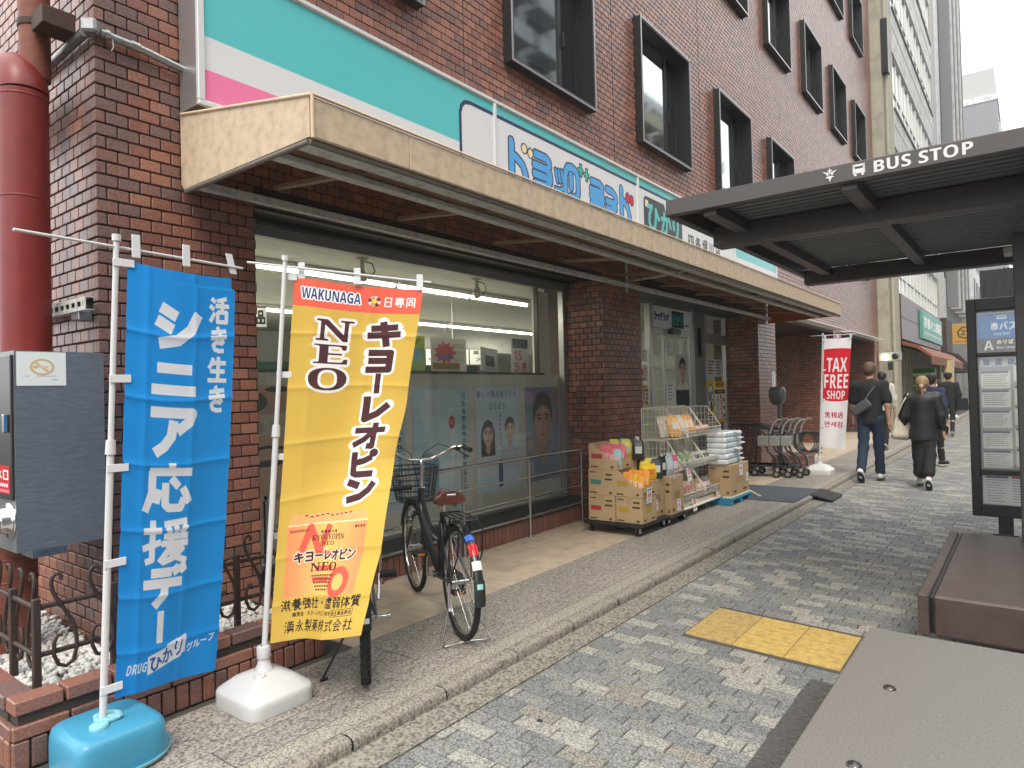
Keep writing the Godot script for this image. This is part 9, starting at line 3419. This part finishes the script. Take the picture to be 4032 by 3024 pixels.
func person(label: String, at: Vector3, turn: float, h: float, q: Dictionary) -> Node3D:
	var o := thing("person", label, "person", at, turn)
	var s := h / 1.75
	var c: float = q.get("cell", 0.02)
	var hipy := 0.90 * s
	var ll := leg_chain(Vector3(-0.09 * s, hipy, 0), q.ll[0], q.ll[1], q.ll[2], s)
	var rl := leg_chain(Vector3(0.09 * s, hipy, 0), q.rl[0], q.rl[1], q.rl[2], s)
	var low := 9.0
	for p in [ll[3], ll[4], rl[3], rl[4]]:
		low = minf(low, p.y)
	var up := Vector3(0, 0.028 * s - low, 0)
	for i in 5:
		ll[i] += up
		rl[i] += up
	var base := up.y
	var V := func(x: float, y: float, z: float) -> Vector3: return Vector3(x, y, z) * s + Vector3(0, base, 0) + Vector3(0, 0, -(y - 0.9) * s * q.get("lean", 0.04))
	var shl: Vector3 = V.call(-0.185, 1.40, 0.01)
	var shr: Vector3 = V.call(0.185, 1.40, 0.01)
	var la := arm_chain(shl, q.la[0], q.la[1], q.la[2], -1.0, s)
	var ra := arm_chain(shr, q.ra[0], q.ra[1], q.ra[2], 1.0, s)
	var sk: Material = q.get("skin", M.skin)

	# body
	var b := MB.new()
	var bones := []
	bones.append([V.call(0, 0.93, 0), V.call(0, 1.05, 0), 0.135 * s, 0.125 * s, 0.7])
	bones.append([V.call(0, 1.05, 0), V.call(0, 1.32, 0), 0.125 * s, 0.15 * s, 0.66])
	bones.append([V.call(-0.10, 1.37, 0.01), V.call(0.10, 1.37, 0.01), 0.085 * s, 0.085 * s, 0.85])
	bones.append([V.call(0, 1.38, 0.015), V.call(0, 1.53, -0.01), 0.062 * s, 0.056 * s])
	for a in [la, ra]:
		bones.append([a[0], a[1], 0.05 * s, 0.041 * s])
		bones.append([a[1], a[2], 0.042 * s, 0.026 * s])
	for l in [ll, rl]:
		bones.append([l[0], l[1], 0.082 * s, 0.055 * s])
		bones.append([l[1], l[1].lerp(l[2], 0.35), 0.052 * s, 0.054 * s])
		bones.append([l[1].lerp(l[2], 0.35), l[2], 0.052 * s, 0.034 * s])
		bones.append([l[2], l[4], 0.034 * s, 0.026 * s])
	skin_over(b, bones, c, 0.035)
	# head on its own grid
	var hc: Vector3 = V.call(0, 1.635, -0.012)
	bones = [[hc + Vector3(0, 0.022, 0.012) * s, hc + Vector3(0, 0.03, 0.0) * s, 0.092 * s, 0.09 * s],
		[hc + Vector3(0, -0.03, -0.02) * s, hc + Vector3(0, -0.075, -0.045) * s, 0.068 * s, 0.04 * s],
		[hc + Vector3(0, 0.0, -0.085) * s, hc + Vector3(0, -0.03, -0.105) * s, 0.008 * s, 0.013 * s],
		[hc + Vector3(-0.018, -0.062, -0.083) * s, hc + Vector3(0.018, -0.062, -0.083) * s, 0.008 * s, 0.008 * s],
		[hc + Vector3(0, -0.06, 0.02) * s, hc + Vector3(0, -0.13, 0.02) * s, 0.055 * s, 0.058 * s]]
	for sd in [-1.0, 1.0]:
		bones.append([hc + Vector3(sd * 0.086, 0.012, 0.012) * s, hc + Vector3(sd * 0.084, -0.025, 0.004) * s, 0.014 * s, 0.010 * s])
	skin_over(b, bones, 0.011 * s, 0.02)
	for a in [[la, -1.0], [ra, 1.0]]:
		skin_over(b, hand_bones(a[0][2], a[0][3], a[1], s), 0.0062, 0.007)
	var bo := obj("body", b, sk, o)
	for sd in [-1.0, 1.0]:
		b = MB.new()
		b.ball(hc + Vector3(sd * 0.032, -0.005, -0.083) * s, Vector3(0.011, 0.007, 0.007) * s, Basis(), 8, 6)
		obj("eye", b, M.window_dark, bo)

	# hair or cap
	b = MB.new()
	bones = [[hc + Vector3(0, 0.036, 0.022) * s, hc + Vector3(0, 0.038, 0.004) * s, 0.098 * s, 0.094 * s], [hc + Vector3(0, -0.005, 0.045) * s, hc + Vector3(0, -0.035, 0.04) * s, 0.078 * s, 0.062 * s]]
	if q.get("pony", false):
		bones.append([hc + Vector3(0, 0.0, 0.10) * s, hc + Vector3(0, -0.05, 0.125) * s, 0.026 * s, 0.03 * s])
		bones.append([hc + Vector3(0, -0.05, 0.125) * s, hc + Vector3(0.012, -0.21, 0.115) * s, 0.03 * s, 0.012 * s])
	skin_over(b, bones, 0.012, 0.02)
	# keep the hair off the face: drop faces in front of the brow line
	var keep := PackedInt32Array()
	for t in range(0, b.ix.size(), 3):
		var p := (b.v[b.ix[t]] + b.v[b.ix[t + 1]] + b.v[b.ix[t + 2]]) / 3.0 - hc
		if p.z > -0.062 * s or p.y > 0.045 * s:
			keep.append_array([b.ix[t], b.ix[t + 1], b.ix[t + 2]])
	b.ix = keep
	obj("hair", b, q.hair, o)
	if q.get("pony", false):
		b = MB.new()
		b.torus(hc + Vector3(0, -0.03, 0.118) * s, 0.026 * s, 0.008 * s, Basis(Vector3.RIGHT, PI / 2.4), 14, 6)
		obj("hair_tie", b, M.white_paint, o)
	if q.get("cap", false):
		b = MB.new()
		b.ball(hc + Vector3(0, 0.045, 0.01) * s, Vector3(0.108, 0.085, 0.118) * s, Basis(), 18, 10)
		var kp := PackedInt32Array()
		for t in range(0, b.ix.size(), 3):
			if b.v[b.ix[t]].y > hc.y + 0.03 * s:
				kp.append_array([b.ix[t], b.ix[t + 1], b.ix[t + 2]])
		b.ix = kp
		b.cbox(hc + Vector3(0, 0.04, -0.13) * s, Vector3(0.15, 0.012, 0.10) * s, 0.004)
		obj("cap", b, M.cloth_black, o)

	# upper garment
	b = MB.new()
	var g: float = q.get("loose", 0.018)
	var hem: float = q.get("hem", 0.86)
	bones = [[V.call(0, hem - 0.03, 0), V.call(0, 1.05, 0), (0.145 + q.get("flare", 0.0)) * s + g * 0.8, 0.14 * s + g, 0.74],
		[V.call(0, 1.05, 0), V.call(0, 1.32, 0), 0.14 * s + g, 0.155 * s + g, 0.70],
		[V.call(-0.11, 1.375, 0.01), V.call(0.11, 1.375, 0.01), 0.09 * s + g * 0.6, 0.09 * s + g * 0.6, 0.9],
		[V.call(0, 1.40, 0.012), V.call(0, 1.455, 0.008), 0.072 * s, 0.066 * s]]
	for a in [la, ra]:
		var e: Vector3 = a[0].lerp(a[1], q.sleeve) if q.sleeve <= 1.0 else a[1]
		bones.append([a[0], e, 0.062 * s + g * 0.7, 0.056 * s + g * (0.9 if q.sleeve <= 1.0 else 0.5)])
		if q.sleeve > 1.0:
			bones.append([a[1], a[1].lerp(a[2], q.sleeve - 1.0), 0.05 * s + g * 0.6, 0.036 * s + g * 0.5])
	skin_over(b, bones, c, 0.03)
	# straight hem, then soft creases
	var cut: float = V.call(0, hem, 0).y
	var kt := PackedInt32Array()
	for t in range(0, b.ix.size(), 3):
		var p := (b.v[b.ix[t]] + b.v[b.ix[t + 1]] + b.v[b.ix[t + 2]]) / 3.0
		if p.y > cut + 0.01 * sin(p.x * 20.0) or absf(p.x) > 0.22 * s:
			kt.append_array([b.ix[t], b.ix[t + 1], b.ix[t + 2]])
	b.ix = kt
	for i in b.v.size():
		var p := b.v[i]
		b.v[i] += b.n[i] * (0.006 * sin(p.y * 34.0 + p.x * 15.0 + p.z * 20.0) + 0.008 * sin(p.y * 13.0 - p.x * 27.0 + p.z * 9.0))
	obj("top", b, q.top, o)

	# trousers or skirt
	b = MB.new()
	bones = [[V.call(0, 0.90, 0), V.call(0, 1.0, 0), 0.142 * s, 0.135 * s, 0.74]]
	var tw: float = q.get("wide", 0.0)
	for l in [ll, rl]:
		bones.append([l[0], l[1], 0.092 * s, 0.066 * s + tw])
		bones.append([l[1], l[1].lerp(l[2], q.get("leg_len", 0.92)), 0.064 * s + tw, 0.056 * s + tw * 1.4])
	if q.get("skirt", false):
		bones.append([V.call(0, 0.80, 0), (ll[1] + rl[1]) * 0.5, 0.15 * s, 0.16 * s, 0.8])
		bones.append([(ll[1] + rl[1]) * 0.5, (ll[2] + rl[2]) * 0.5 + Vector3(0, 0.14, 0), 0.155 * s, 0.13 * s, 0.9])
	skin_over(b, bones, c, 0.03)
	for i in b.v.size():
		var p := b.v[i]
		b.v[i] += b.n[i] * (0.0035 * sin(p.y * 48.0 + p.x * 9.0) + 0.003 * sin(p.y * 21.0 - p.z * 26.0))
	obj("trousers", b, q.legs, o)

	# shoes with soles
	for l in [ll, rl]:
		b = MB.new()
		var f: Vector3 = (l[4] - l[3]).normalized()
		skin_over(b, [[l[3] + Vector3(0, 0.014, 0) * s, l[4] + Vector3(0, 0.004, 0) * s, 0.043 * s, 0.04 * s], [l[2], l[3].lerp(l[4], 0.35), 0.046 * s, 0.044 * s]], 0.011, 0.02)
		var sh := obj("shoe", b, q.shoe, o)
		b = MB.new()
		var dn := f.cross(Vector3.RIGHT).normalized()
		if dn.y > 0:
			dn = -dn
		var P := []
		for r in 2:
			var ring := []
			for k in 20:
				var a := TAU * k / 20
				ring.append((l[3] + l[4]) * 0.5 + dn * (0.020 + 0.018 * r) * s + f * cos(a) * 0.147 * s + Vector3.RIGHT * sin(a) * 0.047 * s)
			P.append(ring)
		b.grid(P, true)
		b.fan(P[1], (l[3] + l[4]) * 0.5 + dn * 0.038 * s, dn)
		obj("sole", b, q.get("sole", M.white_plastic), sh)
	return o


func people() -> void:
	mt("cloth_black", L(0.014, 0.015, 0.017), 0.85)
	mt("satin_black", L(0.013, 0.014, 0.016), 0.5)
	grain(mt("denim", L(0.022, 0.040, 0.085), 0.85), T.fine, 6.0)
	mt("cloth_navy", L(0.016, 0.024, 0.068), 0.8)
	mt("cloth_cream", L(0.52, 0.50, 0.44), 0.85)
	mt("canvas", L(0.52, 0.48, 0.38), 0.9)
	mt("hair_brown", L(0.105, 0.062, 0.038), 0.6)
	mt("hair_blond", L(0.30, 0.20, 0.11), 0.55)
	mt("hair_black", L(0.015, 0.013, 0.012), 0.5)
	mt("shoe_white", L(0.70, 0.70, 0.68), 0.6)
	mt("sole_dark", L(0.05, 0.05, 0.05), 0.8)
	mt("bag_grey", L(0.075, 0.078, 0.085), 0.7)

	# man in black T-shirt
	var m := person("person in a black t-shirt and blue jeans walking away with a sling bag", Vector3(-2.09, side_y(-2.09), -12.2), 0.0, 1.88, {"ll": [-0.20, 0.42, 0.75], "rl": [0.22, 0.10, 0.0], "la": [0.10, 0.16, 0.16], "ra": [-0.08, 0.12, 0.16], "sleeve": 0.74, "top": M.cloth_black, "legs": M.denim, "hair": M.hair_brown, "shoe": M.shoe_white, "loose": 0.03, "hem": 0.84, "cell": 0.018, "wide": 0.008, "sole": M.sole_dark})
	var b := MB.new()
	b.tube([Vector3(0.14, 1.56, -0.10), Vector3(0.12, 1.58, 0.03), Vector3(0.05, 1.47, 0.15), Vector3(-0.06, 1.28, 0.175), Vector3(-0.17, 1.10, 0.15), Vector3(-0.20, 1.05, 0.02)], 0.016, 6)
	var sb := thing("sling_bag", "grey sling bag across the back of the black t-shirt", "bag", m.position)
	obj("strap", b, M.bag_grey, sb)
	b = MB.new()
	b.cbox(Vector3(-0.10, 1.20, 0.195), Vector3(0.32, 0.15, 0.06), 0.025, Basis(Vector3(0, 0, 1), 0.62))
	obj("pouch", b, M.bag_grey, sb)
	b = MB.new()
	b.torus(Vector3(-0.262, 0.90, -0.03), 0.033, 0.007, Basis(Vector3.RIGHT, PI / 2), 16, 6)
	obj("wristband", b, M.cloth_black, m)

	# woman with ponytail
	var w := person("person with a blond ponytail in a black satin jacket walking away", Vector3(-1.33, side_y(-1.33), -11.95), 0.0, 1.66, {"ll": [0.28, 0.12, 0.0], "rl": [-0.24, 0.36, 0.70], "la": [-0.10, 0.45, 0.28], "ra": [-0.10, 0.30, 0.22], "sleeve": 1.75, "top": M.satin_black, "legs": M.cloth_black, "hair": M.hair_blond, "shoe": M.shoe_white, "loose": 0.045, "hem": 0.74, "flare": 0.03, "cell": 0.018, "pony": true, "skirt": true, "leg_len": 0.72, "wide": 0.02, "sole": M.sole_dark})
	var tb := thing("tote_bag", "cream canvas tote bag hanging from the satin jacket's shoulder", "bag", w.position)
	b = MB.new()
	skin_over(b, [[Vector3(-0.36, 0.80, 0.10), Vector3(-0.24, 0.78, -0.04), 0.055, 0.055], [Vector3(-0.36, 0.80, 0.10), Vector3(-0.35, 1.05, 0.09), 0.055, 0.018], [Vector3(-0.24, 0.78, -0.04), Vector3(-0.25, 1.06, -0.02), 0.055, 0.018], [Vector3(-0.30, 0.80, 0.03), Vector3(-0.30, 1.03, 0.03), 0.065, 0.03]], 0.014, 0.05)
	obj("bag", b, M.canvas, tb)
	b = MB.new()
	b.tube([Vector3(-0.34, 1.08, 0.08), Vector3(-0.25, 1.30, 0.10), Vector3(-0.18, 1.43, 0.04), Vector3(-0.20, 1.36, -0.09), Vector3(-0.28, 1.08, -0.05)], 0.012, 6)
	obj("strap", b, M.canvas, tb)

	# others further on
	person("person in a cream shirt walking beyond the black t-shirt", Vector3(-2.72, 0.0, -17.4), 0.0, 1.72, {"ll": [0.22, 0.10, 0.0], "rl": [-0.2, 0.35, 0.6], "la": [0.1, 0.2, 0.14], "ra": [-0.1, 0.2, 0.14], "sleeve": 1.6, "top": M.cloth_cream, "legs": M.cloth_black, "hair": M.hair_black, "shoe": M.cloth_black, "loose": 0.03, "cell": 0.025, "skin": M.skin_b})
	var nv := person("person in a navy jacket, black cap and white mask beyond the ponytail", Vector3(-1.52, side_y(-1.52), -15.0), -0.45, 1.70, {"ll": [-0.18, 0.3, 0.5], "rl": [0.2, 0.1, 0.0], "la": [0.15, 0.3, 0.16], "ra": [-0.25, 0.4, 0.25], "sleeve": 1.85, "top": M.cloth_navy, "legs": M.cloth_black, "hair": M.hair_black, "shoe": M.cloth_black, "loose": 0.035, "cell": 0.025, "cap": true, "skin": M.skin_b})
	b = MB.new()
	b.ball(Vector3(0, 1.535, -0.115), Vector3(0.055, 0.045, 0.03), Basis(), 12, 8)
	obj("mask", b, M.white_paint, nv)
	person("person in a dark jacket with a black bag farthest along the kerb", Vector3(-1.95, -0.09, -23.5), 0.0, 1.82, {"ll": [0.2, 0.1, 0.0], "rl": [-0.2, 0.35, 0.6], "la": [0.1, 0.2, 0.16], "ra": [0.0, 0.3, 0.2], "sleeve": 1.9, "top": M.cloth_black, "legs": M.cloth_black, "hair": M.hair_black, "shoe": M.cloth_black, "loose": 0.035, "cell": 0.028, "cap": true, "skin": M.skin_b})
	var fb := thing("shoulder_bag", "black shoulder bag beside the farthest walker", "bag", Vector3(-1.62, 0, -23.45))
	b = MB.new()
	b.cbox(Vector3(0, 0.85, 0), Vector3(0.30, 0.34, 0.14), 0.03)
	obj("bag", b, M.cloth_black, fb)
	b = MB.new()
	b.tube([Vector3(-0.10, 1.0, 0), Vector3(-0.16, 1.36, 0.02), Vector3(-0.20, 1.42, 0.0)], 0.012, 6)
	obj("strap", b, M.cloth_black, fb)
